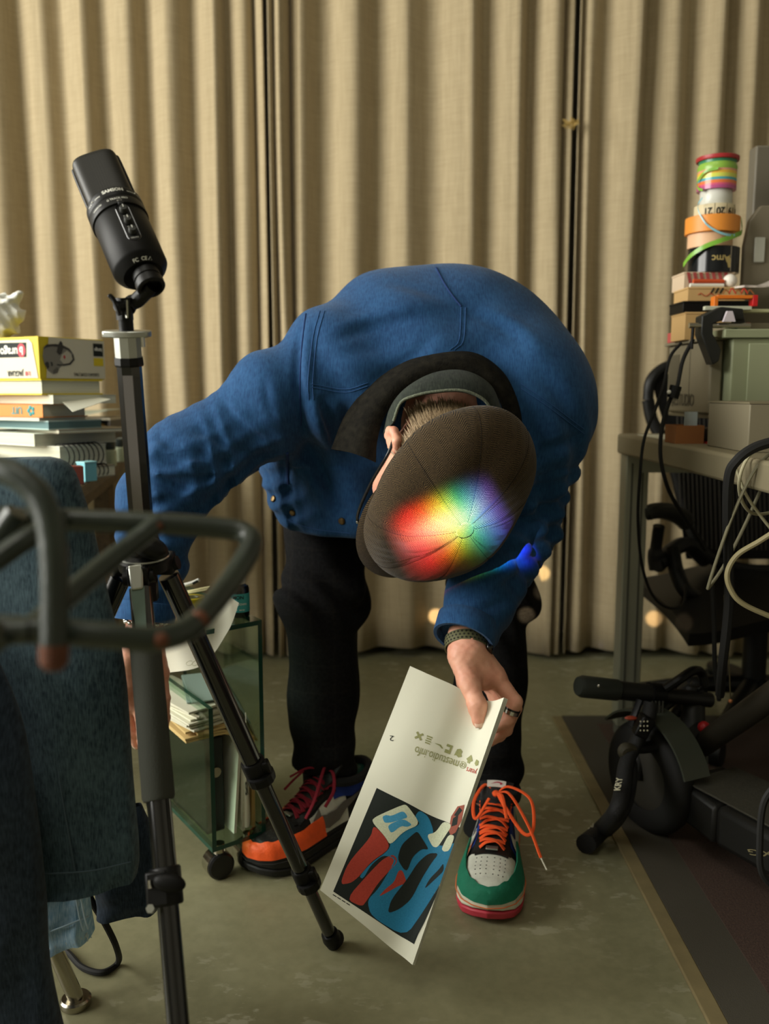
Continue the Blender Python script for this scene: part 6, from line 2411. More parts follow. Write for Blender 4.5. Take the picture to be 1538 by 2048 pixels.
# toy car box
c = at(78, 715, 1.77)
z0, z1 = zs_['yel'], zs_['box']
tbx = thing('toy_box', 'yellow and white toy car box printed upside down on the book pile', 'box', Vector((c.x - 0.05, c.y + 0.05, z0)))
BW, BD = 0.26, 0.165
e1, e2 = sfr(0)
blk(c, BW, BD, z0, z1, 0).build('carton', YEL, tbx, smooth=0, bevel=0.0008)
hb = z1 - z0
WPR = M('white_carton_print', (206, 200, 176), 0.5)
fl_ = lambda x, y, l=0.0012: c - e1 * x - e2 * l + zv * (z0 - c.z + y)            # left, camera facing side: x from the corner
fr_ = lambda x, y, l=0.0012: c + e2 * x + e1 * l + zv * (z0 - c.z + y)            # right side, receding
patch2d([(0.004, 0.002), (BW, 0.002), (BW, hb * 0.93), (0.026, hb * 0.93), (0.018, hb * 0.85)], fl_, 0).build('printed_panel', WPR, tbx, smooth=0)
patch2d([(0.014, 0.002), (BD, 0.002), (BD, hb * 0.97), (0.024, hb * 0.99)], fr_, 0).build('printed_panel', WPR, tbx, smooth=0)
q_ = lambda f, l: (lambda x, y: f(x, y, l))
patch2d([(0.036, hb * 0.52), (0.14, hb * 0.52), (0.14, hb * 0.88), (0.034, hb * 0.86)], q_(fl_, 0.0016), 0).build('logo_ground', I_DRK, tbx, smooth=0)
REDP = M('red_print', (186, 24, 46), 0.5)
MB().lathe([(0.0, 0.0), (0.0125, 0.0)], 28, m44(fl_(0.050, hb * 0.68, 0.0019), Matrix((e1, zv, -e2)).transposed()), caps=False, sy=1.1).build('logo_disc', REDP, tbx, smooth=0)
lt = lambda x0, y0: (lambda x, y: fl_(x0 + x, y0 - y, 0.0023))
text_on('b', 0.022, lt(0.050, hb * 0.76), 'lettering', WHITE, tbx, 0.0006)
text_on('urago', 0.024, lt(0.088, hb * 0.74), 'lettering', WHITE, tbx, 0.0006)
text_on('JAGUAR', 0.0150, lt(0.072, 0.0165), 'lettering', I_DRK, tbx, 0.0003, 0.9)
text_on('1:18', 0.0120, lt(0.033, 0.0150), 'lettering', REDP, tbx, 0.0004, 0.8)
rt_ = lambda x0, y0: (lambda x, y: fr_(x0 - x, y0 - y, 0.0019))
text_on('E JAGUAR E COUPE (1961)', 0.0090, rt_(0.115, 0.0130), 'lettering', I_DRK, tbx, 0.0002, 0.62)
patch2d([(BD - 0.030, hb * 0.58), (BD - 0.004, hb * 0.58), (BD - 0.004, hb * 0.90), (BD - 0.030, hb * 0.90)], q_(fr_, 0.0016), 0).build('logo_ground', I_DRK, tbx, smooth=0)
text_on('burago', 0.0105, rt_(BD - 0.017, hb * 0.78), 'lettering', WHITE, tbx, 0.0003, 0.7)
patch2d([(BD - 0.030, hb * 0.34), (BD - 0.004, hb * 0.34), (BD - 0.004, hb * 0.54), (BD - 0.030, hb * 0.54)], q_(fr_, 0.0016), 0).build('logo_ground', YEL, tbx, smooth=0)
# printed car, wheels up
CARG, CARD = M('grey_print', (128, 124, 112), 0.5), M('dark_print', (52, 50, 44), 0.5)
zx = lambda x, y: ((x - 370) / 540.0 * BD, hb * (930 - y) / 390.0)
carp = lambda L, m_, l: patch2d([zx(x, y) for x, y in L], q_(fr_, l), 1).build('printed_car', m_, tbx, smooth=0)
carp([(395, 720), (405, 640), (430, 612), (500, 604), (560, 612), (610, 640), (640, 690), (648, 745), (610, 790), (540, 806), (522, 830), (505, 872), (470, 884), (430, 850), (405, 790)], CARG, 0.0016)
carp([(400, 660), (430, 612), (500, 604), (560, 612), (610, 640), (640, 690), (600, 655), (540, 632), (470, 628), (425, 640)], CARD, 0.0019)
carp([(505, 680), (520, 610), (540, 572), (556, 590), (560, 640), (545, 690), (525, 706)], CARD, 0.0020)
carp([(545, 700), (590, 660), (622, 690), (632, 740), (600, 780), (556, 786), (530, 750)], M('pale_print', (184, 178, 158), 0.5), 0.0019)
carp([(648, 745), (640, 690), (630, 700), (634, 742), (606, 776), (545, 792), (500, 790), (505, 802), (560, 804), (612, 792)], CARD, 0.0022)
carp([(408, 790), (420, 770), (438, 776), (440, 820), (428, 836)], CARD, 0.0021)
carp([(452, 770), (468, 774), (470, 806), (458, 812)], CARD, 0.0021)
carp([(470, 884), (505, 872), (518, 836), (500, 820), (470, 850)], M('mid_print', (96, 92, 82), 0.5), 0.0021)
carp([(556, 720), (566, 700), (574, 722), (566, 744)], REDP, 0.0023)

# crumpled white bag on the box
bg = SDF((-0.92, 1.76, z1 - 0.005), (-0.60, 2.02, z1 + 0.15), 0.004)
bp_ = at(0, 640, 1.86)
bp_ = Vector((xof(-10, 640, 1.86), 1.87, z1 + 0.045))
bg.ell(bp_, (0.055, 0.045, 0.048), None, 0.02)
bg.cone(bp_ + Vector((0.02, 0, 0.0)), bp_ + Vector((0.052, -0.01, 0.050)), 0.022, 0.012, 0.02)
bg.cone(bp_ + Vector((-0.02, 0, 0.02)), bp_ + Vector((-0.04, 0, 0.052)), 0.03, 0.014, 0.02)
bg.disp(lambda X, Y, Z: 0.008 * np.abs(np.sin(X * 75 + 3 * np.sin(Z * 40))) + 0.006 * np.abs(np.sin(Z * 90 + 3 * np.sin(Y * 50 + X * 30))) - 0.005)
bg.cut(bp_ + Vector((0, 0, -0.0445)), (0, 0, -1), bp_ - Vector((.2, .2, .2)), bp_ + Vector((.2, .2, .2)), 0.003)
tag(bg.build('plastic_bag', M('white_plastic_film', (216, 216, 208), 0.35, spec=0.5)), 'crumpled white plastic bag on top of the toy box', 'bag')
# tray with things and loose sheets behind
tr = thing('display_tray', 'shallow glass-topped dark tray with gold trinkets behind the books', 'tray', (-0.86, 2.52, LZ))
tx0, tx1, ty0, ty1 = -0.98, -0.735, 2.38, 2.55
tz = LZ
MB().span((tx0, ty0, tz), (tx1, ty1, tz + 0.006)).span((tx0, ty0, tz + 0.006), (tx0 + 0.006, ty1, tz + 0.100)).span((tx1 - 0.006, ty0, tz + 0.006), (tx1, ty1, tz + 0.100)).span((tx0, ty1 - 0.006, tz + 0.006), (tx1, ty1, tz + 0.100)).span((tx0 + 0.006, ty0 + 0.004, tz + 0.006), (tx1 - 0.006, ty1 - 0.006, tz + 0.046)).build('tray', M('dark_tray', (40, 34, 24), 0.5), tr, smooth=0)
MB().span((tx0, ty0, tz + 0.100), (tx1, ty1, tz + 0.106)).build('lid', M('frosted_lid', (158, 152, 132), 0.35), tr, smooth=0)
for k in range(7):
    MB().ball((tx0 + 0.05 + 0.027 * k, ty0 + 0.03 + 0.02 * (k % 2), tz + 0.068), (0.019, 0.015, 0.022), 12, 8).build('trinket', M('gold_trinket', (150, 112, 46), 0.35, 0.7), tr)
fs = MB().slab(lambda u, v: Vector((-0.95 + 0.215 * u, 2.36 + 0.16 * v, LZ + 0.118 + 0.010 * u - 0.014 * math.sin(u * 3.1) * (1 - v))), 10, 4, 0.001).build('loose_sheet', M('greenish_sheet', (150, 158, 140), 0.5), smooth=60)
tag(fs, 'pale green loose sheet lying on the display tray lid', 'sheet')
bs = thing('small_box', 'brick red small carton at the table edge below the notebooks', 'carton', at(146, 950, 1.74))
jz = LZ
p = Vector((xof(147, 940, 1.70), 1.70, jz))
MB().box(p + zv * 0.0175, (0.032, 0.03, 0.035), rotm('Z', 30)).build('carton', M('brick_red_card', (122, 60, 46), 0.6), bs, bevel=0.001)
MB().box(p + zv * 0.022 + Vector((-0.003, -0.0175, 0)), (0.010, 0.0008, 0.010), rotm('Z', 30)).build('printed_label', WHITE, bs)
p = Vector((xof(172, 940, 1.75), 1.755, jz))
b2 = thing('small_box', 'light blue small carton beside the paint jars', 'carton', p)
MB().box(p + zv * 0.0185, (0.024, 0.03, 0.037), rotm('Z', -30)).build('carton', M('sky_card', (120, 190, 200), 0.5), b2, bevel=0.001)
MB().box(p + zv * 0.038, (0.026, 0.032, 0.003), rotm('Z', -30)).build('lid', M('pale_sky_card', (150, 204, 208), 0.5), b2, bevel=0.0006)
for k, (px, Y, s_, cc) in enumerate(((193, 1.98, 1.2, (70, 92, 82)), (216, 2.11, 1.3, (36, 44, 34)), (236, 2.24, 1.25, (44, 52, 48)), (250, 2.34, 1.2, (60, 66, 58)))):
    p = Vector((xof(px, 930, Y), Y, LZ))
    jr = thing('paint_jar', ('square paint jar with red star label nearest the blue carton', 'squat paint jar with black cap second from the blue carton', 'small paint jar with dark cap third from the blue carton', 'farthest small paint jar beside the tripod column')[k], 'paint jar', p, 'paint jars on the table edge')
    Mj = Matrix.Translation(p) @ Matrix.Scale(s_, 4)
    MB().lathe([(0.0, 0.0), (0.0150, 0.0), (0.0160, 0.002), (0.0160, 0.028), (0.0130, 0.031)], 24, Mj).build('jar', M('pale_paint', (186, 196, 168), 0.25), jr, smooth=40)
    MB().lathe([(0.0150, 0.031), (0.0150, 0.044), (0.0135, 0.046), (0.0, 0.046)], 24, Mj).build('cap', M('jar_cap_%d' % k, cc, 0.5), jr, smooth=40)
    if k == 0:
        MB().box(p + Vector((0.003, -0.0196, 0.021)), (0.010, 0.0012, 0.011)).build('label_mark', REDP, jr)
        MB().box(p + Vector((-0.006, -0.0188, 0.021)), (0.006, 0.0012, 0.011)).build('label_mark', M('blue_print', (40, 60, 120), 0.5), jr)

# ------------------------------------------------------------------ desk on the right
DZ = 0.73
DX, DY0, DY1 = 0.541, 0.75, 2.06
GREYD = M('grey_beige_laminate', (126, 118, 94), 0.5, var=(8, 0.05))
ALU = M('aluminium_profile', (150, 150, 132), 0.45, 0.5, bump=(90, 0.1), vscale=(1, 1, 0.05))
desk = thing('desk', 'grey-beige desk with aluminium legs loaded with gadgets', 'desk', (1.1, 1.4, 0))
MB().span((DX, DY0, DZ - 0.046), (1.75, DY1, DZ)).build('desk_top', GREYD, desk, bevel=0.006)
for x, y in ((DX + 0.035, DY1 - 0.03), (1.70, DY1 - 0.05), (1.70, DY0 + 0.05)):
    lg = MB().box((x, y, (DZ - 0.046) / 2 + 0.02), (0.052, 0.052, DZ - 0.046 - 0.04)).build('leg', ALU, desk, bevel=0.003)
    for s in (-1, 1):
        MB().box((x + s * 0.012, y - 0.0265, (DZ - 0.05) / 2 + 0.02), (0.004, 0.001, DZ - 0.12)).build('groove', M('dark_groove', (70, 70, 60), 0.6), lg, smooth=0)
    MB().box((x, y, 0.03), (0.044, 0.044, 0.04)).build('foot', M('grey_foot', (84, 84, 74), 0.6), lg, bevel=0.002)
MB().span((DX + 0.04, DY1 - 0.06, DZ - 0.086), (1.70, DY1 - 0.03, DZ - 0.046)).build('cross_rail', ALU, desk, smooth=0)


def pbox(x0, x1, y0, y1, Y, dep, mat, name, parent, bevel=0.002, pyx=None):
    """block whose front face fills the picture rectangle at distance Y"""
    ym = pyx or (y0 + y1) / 2
    a, b = xof(x0, ym, Y), xof(x1, ym, Y)
    return MB().span((a, Y, zof(y1, Y)), (b, Y + dep, zof(y0, Y))).build(name, mat, parent, bevel=bevel)


# pale cabinet, grey case, box on the desk
CABM = M('pale_green_metal', (150, 156, 124), 0.5)
CASM = M('warm_grey_case', (132, 124, 102), 0.6)
ca0 = Vector((xof(1460, 740, 1.62), 1.62, zof(826, 1.62)))
# flat riser the equipment stands on
ri = thing('riser', 'grey monitor riser shelf on short blocks on the desk', 'shelf', (0.85, 1.75, DZ))
RZ0, RZ1 = zof(838, 1.70), zof(828, 1.70)
MB().span((xof(1336, 835, 1.96), 1.64, RZ0), (1.3, 1.96, RZ1)).build('shelf_board', GREYD, ri, bevel=0.002)
MB().span((1.20, 1.66, DZ), (1.28, 1.96, RZ0)).build('block', GREYD, ri, bevel=0.002)
MB().span((0.86, 1.66, DZ), (0.90, 1.96, RZ0)).build('block', GREYD, ri, bevel=0.002)
cs = thing('equipment_case', 'warm grey upright equipment case with faint lettering at the desk back', 'case', (0.70, 1.80, RZ1))
cx0, cx1 = xof(1335, 760, 1.94), xof(1444, 760, 1.69)
cz1 = zof(684, 1.76)
MB().span((cx0, 1.69, RZ1), (cx1, 1.94, cz1)).build('body', CASM, cs, bevel=0.004)
MB().span((cx0 - 0.001, 1.865, RZ1 + 0.05), (cx0 + 0.002, 1.930, cz1 - 0.02)).build('side_recess', M('case_recess', (96, 90, 72), 0.7), cs, smooth=0)
MB().span((cx0 - 0.0006, 1.800, RZ1 + 0.02), (cx0 + 0.001, 1.802, cz1 - 0.004)).build('panel_gap', M('panel_gap', (84, 78, 62), 0.8), cs, smooth=0)
text_on('#ESTUDIO', 0.034, plane_map((cx0 - 0.0012, 1.835, RZ1 + 0.014), (0, -1, 0), (0, 0, 1)), 'lettering', M('faint_grey_print', (74, 70, 58), 0.6), cs, 0.0004, 0.85)
MB().span((cx0 - 0.008, 1.685, cz1), (cx1 + 0.004, 1.945, cz1 + 0.006)).build('lid', CASM, cs, bevel=0.001)
cb_o = thing('cabinet', 'pale green metal drawer cabinet at the right picture edge', 'cabinet', (1.0, 1.75, RZ1))
gx0, gx1, gz1 = xof(1462, 740, 1.66), 1.24, zof(676, 1.66)
MB().span((gx0, 1.66, RZ1), (gx1, 1.92, gz1)).build('body', CABM, cb_o, bevel=0.003)
MB().span((gx0 - 0.018, 1.652, gz1), (gx1, 1.93, gz1 + 0.016)).build('top', CABM, cb_o, bevel=0.002)
MB().span((gx0 + 0.03, 1.656, RZ1 + 0.01), (gx1 - 0.03, 1.660, gz1 - 0.01)).build('drawer', M('paler_green_metal', (158, 164, 132), 0.5), cb_o, bevel=0.001)
MB().span((gx0 + 0.006, 1.70, gz1 + 0.016), (gx0 + 0.10, 1.80, gz1 + 0.030)).build('top_bracket', CASM, cb_o, bevel=0.001)
# dark gap items between case and cabinet
for k, (px, y0, y1, m_, lb, nm) in enumerate(((1450, 688, 808, BLKP, 'black gadget standing in the gap beside the pale cabinet', 'gadget'),)):
    gb = thing(nm, lb, 'gadget', (xof(px, 750, 1.80), 1.80, RZ1))
    pbox(1438, 1466, y0, 826, 1.80, 0.08, m_, 'body', gb)
    MB().tube([at(1447, 740, 1.795), at(1449, 760, 1.795)], 0.003, 8).build('chrome_pin', CHRO, gb)
    MB().box(at(1446, 792, 1.79), (0.022, 0.012, 0.020)).build('skin_tone_block', M('tan_block', (150, 110, 80), 0.6), gb, bevel=0.004)
gy = thing('grey_box', 'plain grey-beige box at the desk edge under the cabinet', 'box', (0.75, 1.45, DZ))
gx = xof(1482, 860, 1.45)
MB().span((gx, 1.42, DZ), (gx + 0.3, 1.60, zof(808, 1.42))).build('box', CASM, gy, bevel=0.002)
MB().span((gx - 0.001, 1.419, zof(808, 1.42)), (gx + 0.301, 1.601, zof(808, 1.42) + 0.003)).build('lid', GREYD, gy, smooth=0)
# small boxes under the riser
cbx = thing('cardboard_box', 'open tan cardboard box on the desk below the equipment case', 'box', (0.62, 1.66, DZ))
x0_, x1_ = xof(1347, 870, 1.66), xof(1408, 870, 1.66)
hz = 0.034
CARD = M('tan_cardboard', (150, 96, 52), 0.75, var=(12, 0.08))
for lo, hi in (((x0_ + 0.004, 1.66, DZ), (x1_, 1.663, DZ + hz)), ((x0_ + 0.004, 1.72, DZ), (x1_, 1.723, DZ + hz)), ((x0_ + 0.004, 1.663, DZ), (x0_ + 0.007, 1.72, DZ + hz)), ((x1_ - 0.003, 1.663, DZ), (x1_, 1.72, DZ + hz)), ((x0_ + 0.007, 1.663, DZ), (x1_ - 0.003, 1.72, DZ + 0.003))):
    MB().span(lo, hi).build('side', CARD, cbx, smooth=0)
wp = MB().slab(lambda u, v: Vector((x0_ + 0.030 + 0.022 * u, 1.690 + 0.006 * math.sin(u * 4), DZ + 0.004 + 0.055 * v)), 4, 4, 0.0015).build('paper_scrap', M('pale_blue_paper', (180, 190, 190), 0.5), smooth=60)
tag(wp, 'pale folded paper scrap sticking out of the cardboard box', 'paper')
dbx = thing('tray_box', 'dark brown open tray box beside the cardboard box', 'box', (0.70, 1.64, DZ))
x2_ = xof(1478, 870, 1.62)
MB().span((x1_ + 0.008, 1.64, DZ + 0.004), (x2_ - 0.012, 1.70, DZ + 0.030)).build('body', M('dark_brown_tray', (46, 36, 26), 0.6), dbx, bevel=0.003)
for k in range(4):
    MB().tube([(x1_ + 0.02 + 0.013 * k, 1.665, DZ + 0.030), (x1_ + 0.03 + 0.012 * k, 1.668, DZ + 0.042)], 0.004, 8).build('metal_bit', SILV if k % 2 else BLKP, dbx)
rp = MB().span((x1_ + 0.004, 1.615, DZ), (x2_, 1.71, DZ + 0.0036)).build('red_folder', M('red_card', (170, 40, 26), 0.6), smooth=0)
tag(rp, 'thin red folder lying under the dark tray box', 'folder')
wsh = MB().span((xof(1288, 876, 1.93), 1.80, DZ), (xof(1350, 876, 1.93), 1.98, DZ + 0.0015)).build('paper_sheet', PAPER, smooth=0)
tag(wsh, 'white paper sheet lying at the far desk corner', 'paper')

# ------------------------------------------------------------------ boxes and tape rolls stacked on the case
SY = 1.80
tz_ = cz1 + 0.006
tw = xof(1424, 560, SY)


def ztop(py):
    return zof(py, SY - 0.02)


PINK = M('pink_foam', (206, 100, 84), 0.7)
e_ = thing('sponge_block', 'pink and orange sponge block under the small bottle', 'sponge', (xof(1360, 672, 1.89), 1.89, tz_))
zsp = zof(664, 1.88)
sx0, sx1 = xof(1350, 672, 1.88), xof(1398, 672, 1.88)
MB().span((sx0, 1.88, tz_), (sx0 + 0.016, 1.93, zsp)).build('red_end', M('rose_foam', (190, 84, 80), 0.7), e_, bevel=0.001)
MB().span((sx0 + 0.016, 1.88, tz_), (sx1, 1.93, zsp - 0.003)).build('pink_slab', PINK, e_, bevel=0.001)
MB().span((sx0 + 0.016, 1.88, zsp - 0.003), (sx1, 1.93, zsp + 0.002)).build('orange_slab', M('orange_foam', (200, 120, 40), 0.7), e_, bevel=0.0005)
sbp = Vector((xof(1359, 640, 1.90), 1.90, zsp))
sb = thing('small_bottle', 'small cream bottle with striped cap beside the kraft boxes', 'bottle', sbp)
for (r0, r1, a, b, m_, nm) in ((0.0105, 0.0105, 0.0, 0.008, M('lilac_band', (140, 134, 160), 0.5), 'lilac_band'), (0.0105, 0.0105, 0.008, 0.022, M('mustard_band', (206, 168, 92), 0.5), 'mustard_band'), (0.0105, 0.0102, 0.022, 0.026, M('maroon_band', (160, 70, 66), 0.5), 'maroon_band'), (0.0102, 0.0080, 0.026, 0.034, M('cream_band', (214, 200, 168), 0.5), 'shoulder')):
    MB().lathe([(r0, a), (r1, b)], 20, Matrix.Translation(sbp)).build(nm, m_, sb)
for k in range(4):
    MB().lathe([(0.0078, 0.034 + 0.004 * k), (0.0078, 0.038 + 0.004 * k)], 20, Matrix.Translation(sbp)).build('cap_ring', (WHITE, I_DRK)[k % 2], sb)
MB().ball(sbp + zv * 0.053, 0.0045, 12, 8).build('cap_knob', WHITE, sb)
KRAFT = M('kraft_carton', (196, 160, 106), 0.7)


def carton(label, px0, px1, pyt, z0, mat, Y=1.79, dep=0.085, name='carton_box'):
    a, b = xof(px0, 600, Y), xof(px1, 600, Y)
    z1 = zof(pyt, Y)
    r = thing(name, label, 'box', ((a + b) / 2, Y + dep / 2, z0), 'cartons under the tape rolls')
    MB().span((a, Y, z0), (b, Y + dep, z1 - 0.004)).build('box', mat, r, bevel=0.0008)
    MB().span((a - 0.001, Y - 0.001, z1 - 0.004), (b + 0.001, Y + dep + 0.001, z1)).build('lid', mat, r, bevel=0.0008)
    return r, a, b, z1


k1, a, b, zz = carton('lowest kraft carton of the pile under the tape rolls', 1372, 1450, 624, tz_, KRAFT)
k2, a, b, zz2 = carton('flat black carton sandwiched between two kraft cartons', 1367, 1500, 602, zz, BLKP)
k3, a, b, zz3 = carton('kraft carton with red scribble above the flat black carton', 1375, 1490, 574, zz2, KRAFT)
MB().tube(spline([Vector((a + 0.02 + 0.006 * i, 1.7888, zz2 + 0.012 + 0.003 * math.sin(i * 1.9))) for i in range(8)], 4), 0.0007, 5).build('scribble', M('red_ink_line', (190, 70, 50), 0.6), k3)
for i in range(3):
    MB().box((a + 0.048 + 0.009 * i, 1.7888, zz2 + 0.020), (0.003, 0.0008, 0.012), rotm('Y', 30)).build('printed_bar', I_DRK, k3)
# red and white striped carton
k4, a, b, zz4 = carton('red and cream diagonally striped carton directly under the black tape roll', 1366, 1466, 544, zz3, M('cream_carton', (208, 186, 158), 0.6), Y=1.83, dep=0.075)
STR = M('brick_stripe', (160, 66, 62), 0.6)
hz4 = zz4 - zz3
for i in range(9):
    x = a + 0.004 + 0.0125 * i
    if x + 0.016 > b:
        break
    MB().add([(x + 0.008, 1.8275, zz3 + 0.001), (x + 0.015, 1.8275, zz3 + 0.001), (x + 0.007, 1.8275, zz4 - 0.001), (x, 1.8275, zz4 - 0.001)], [(0, 1, 2, 3)]).build('stripe', STR, k4, smooth=0)
# paper bundle in front with rulers
bun = thing('pencil_bundle', 'bundle of white and blue pencils lying before the striped carton', 'pencils', (a + 0.05, 1.805, zz3))
for i, (c_, y0, y1) in enumerate(((WHITE, 566, 560), (M('blue_pencil', (90, 160, 190), 0.5), 573, 569), (M('red_pencil', (200, 80, 40), 0.5), 580, 571), (M('cream_pencil', (214, 196, 160), 0.5), 584, 579))):
    zq = zz3 + 0.0044 + 0.0080 * (i // 2)
    MB().tube([(xof(1380 + 3 * i, 570, 1.80), 1.800 + 0.009 * (i % 2), zq), (xof(1448, 570, 1.80), 1.803 + 0.009 * (i % 2), zq)], 0.0042, 8).build('pencil', c_, bun)
pb = Vector((xof(1460, 563, 1.81), 1.81, zz3 + 0.0140))
pbo = MB().ball(pb, 0.0135, 20, 12).build('ping_pong_ball', M('white_ball', (226, 220, 208), 0.5))
tag(pbo, 'white ball resting before the striped carton', 'ball')
pgs = MB().slab(lambda u, v: Vector((xof(1474 + 110 * u, 560, 1.78), 1.74 + 0.10 * v, zof(570 - 26 * u, 1.74) - 0.010 * math.sin(3 * u) + 0.006 * v)), 10, 5, 0.004).build('magazine', M('patterned_cover', (196, 186, 176), 0.5, var=(70, 0.35)), smooth=40)
tag(pgs, 'curved magazine with mottled pastel cover beside the white ball', 'magazine')
# tape rolls, bottom to top


def roll_thing(label, px, w, y0, y1, mat, name='tape_roll', core=PAPER2, Y=1.87, z0=None, z1=None):
    r = w / 2 * (Y * CP) / F
    p = Vector((xof(px, (y0 + y1) / 2, Y), Y, z0))
    o = thing(name, label, 'tape roll', p, 'tape rolls in the tower')
    Mt = Matrix.Translation(p)
    h = z1 - z0
    tp = MB().lathe([(r * 0.72, 0.0005), (r * 0.98, 0.0), (r, 0.001), (r, h - 0.001), (r * 0.98, h), (r * 0.72, h - 0.0005), (r * 0.72, 0.0005)], 48, Mt, caps=False).build('tape', mat, o, smooth=40)
    MB().lathe([(r * 0.722, 0.0002), (r * 0.66, 0.0002), (r * 0.66, h - 0.0002), (r * 0.722, h - 0.0002)], 40, Mt, caps=False).build('core', core, o, smooth=40)
    return o, p, r, h


zt = [zz4] + [zof(v, 1.825) for v in (491, 462, 428, 404, 373)]
o1, p, r, h = roll_thing('glossy black tape roll with gold lettering at the tower base', 1427, 96, 541, 491, M('black_tape', (16, 19, 22), 0.18), z0=zt[0], z1=zt[1])
cyl = lambda p, r, th, z: (lambda x, y: p + Vector((r * math.sin(th + x / r), -r * math.cos(th + x / r), z + y)))
GOLD = M('gold_print', (190, 170, 110), 0.35, 0.5)
text_on('Amc', 0.020, lambda x, y: cyl(p, r + 0.0005, -0.05, h * 0.62)(-x, -y), 'lettering', GOLD, o1, 0.0003)
MB().add([cyl(p, r + 0.0006, 0.25 + q[0], h * 0.15 + h * q[1])(0, 0) for q in ((0, 0), (0.08, 0), (0.12, 0.3), (0.02, 0.45), (-0.12, 0.4))], [(0, 1, 2, 3, 4)]).build('printed_mark', GOLD, o1, smooth=0)
MB().add([cyl(p, r + 0.0006, 0.34 + q[0], h * 0.02 + h * q[1])(0, 0) for q in ((0, 0), (0.03, 0), (0.03, 0.95), (0, 0.95))], [(0, 1, 2, 3)]).build('label_edge', M('cream_edge', (180, 170, 150), 0.5), o1, smooth=0)
o2, p, r, h = roll_thing('peach tape roll on the black one', 1420, 84, 491, 462, M('peach_tape', (218, 176, 138), 0.5), z0=zt[1], z1=zt[2])
o3, p3, r3, h3 = roll_thing('wide orange tape roll in the middle of the tower', 1425, 102, 462, 428, M('orange_tape', (224, 142, 56), 0.45), z0=zt[2], z1=zt[3])
o4, p, r, h = roll_thing('cream measuring tape roll printed with black numerals', 1429, 76, 428, 404, M('cream_tape', (208, 194, 158), 0.5), z0=zt[3], z1=zt[4])
for i, s in enumerate(('21', '20', '19', '18')):
    th = -0.66 + 0.62 * i
    text_on(s, 0.0200, lambda x, y, th=th: cyl(p, r + 0.0005, th, h * 0.62)(-x, -y), 'lettering', I_DRK, o4, 0.0006, 0.9)
    MB().add([cyl(p, r + 0.0004, th + 0.31 + q[0], h * q[1])(0, 0) for q in ((0, 0), (0.02, 0), (0.02, 1), (0, 1))], [(0, 1, 2, 3)]).build('division_line', I_DRK, o4, smooth=0)
o5, p, r, h = roll_thing('narrow white tape roll near the top of the tower', 1432, 60, 404, 373, M('white_tape', (206, 206, 196), 0.3), z0=zt[4], z1=zt[5])
# ribbon spools at the top
zc = [zt[5], zof(333, 1.825)]
sp_p = Vector((xof(1434, 350, 1.87), 1.87, zc[0]))
s1 = thing('ribbon_spool', 'glossy rainbow striped ribbon spool below the red topped spool', 'ribbon spool', sp_p, 'tape rolls in the tower')
rr = 36 * 1.87 / F
bands = [((176, 80, 130), 0.16), ((206, 90, 120), 0.10), ((224, 120, 70), 0.16), ((80, 160, 170), 0.14), ((206, 210, 90), 0.20), ((226, 180, 70), 0.14), ((214, 150, 120), 0.10)]
z_ = 0.0
hz = zc[1] - zc[0]
for i, (c_, f_) in enumerate(bands):
    MB().lathe([(rr * 0.9, z_ * hz), (rr, z_ * hz), (rr, (z_ + f_) * hz), (rr * 0.9, (z_ + f_) * hz)], 40, Matrix.Translation(sp_p)).build('ribbon_band', M('ribbon_%d' % i, c_, 0.2), s1, smooth=40)
    z_ += f_
z2_, z3_ = zc[1], zof(304, 1.825)
s2p = sp_p + zv * (z2_ - zc[0])
s2 = thing('ribbon_spool', 'green ribbon spool with a red rim at the very top of the tower', 'ribbon spool', s2p, 'tape rolls in the tower')
hh = z3_ - z2_
MB().lathe([(rr * 0.95, 0), (rr * 1.0, 0.0), (rr * 1.02, hh * 0.25), (rr * 0.95, hh * 0.5)], 40, Matrix.Translation(s2p)).build('green_ribbon', M('lime_ribbon', (136, 176, 70), 0.3), s2, smooth=40)
MB().lathe([(rr * 0.95, hh * 0.5), (rr * 0.97, hh * 0.70)], 40, Matrix.Translation(s2p)).build('teal_ribbon', M('teal_ribbon', (54, 126, 90), 0.3), s2)
MB().lathe([(rr * 1.08, hh * 0.70), (rr * 1.10, hh * 0.74), (rr * 1.10, hh * 0.97), (rr * 1.06, hh)], 40, Matrix.Translation(s2p)).build('red_rim', M('red_rim', (164, 44, 46), 0.4), s2, smooth=40)
# loose ribbon winding down round the tower
LIME, SKYR = M('lime_ribbon2', (120, 172, 60), 0.3), M('sky_ribbon', (130, 180, 190), 0.25)


def ribbon(label, pts, w, mat):
    P = spline(pts, 10)
    mb = MB().slab(lambda u, v: P[int(round(u * (len(P) - 1)))] + zv * (v - 0.5) * w, len(P) - 1, 2, 0.0008)
    return tag(mb.build('loose_ribbon', mat, smooth=60), label, 'ribbon')


rb_ = lambda px, py, th_r=0.0: None
c3 = Vector((p3.x, p3.y, 0))


def rp_(th, py, extra=0.004):
    R_ = r3 + extra
    x, y = c3.x + R_ * math.sin(th), c3.y - R_ * math.cos(th)
    return Vector((x, y, zof(py, y)))


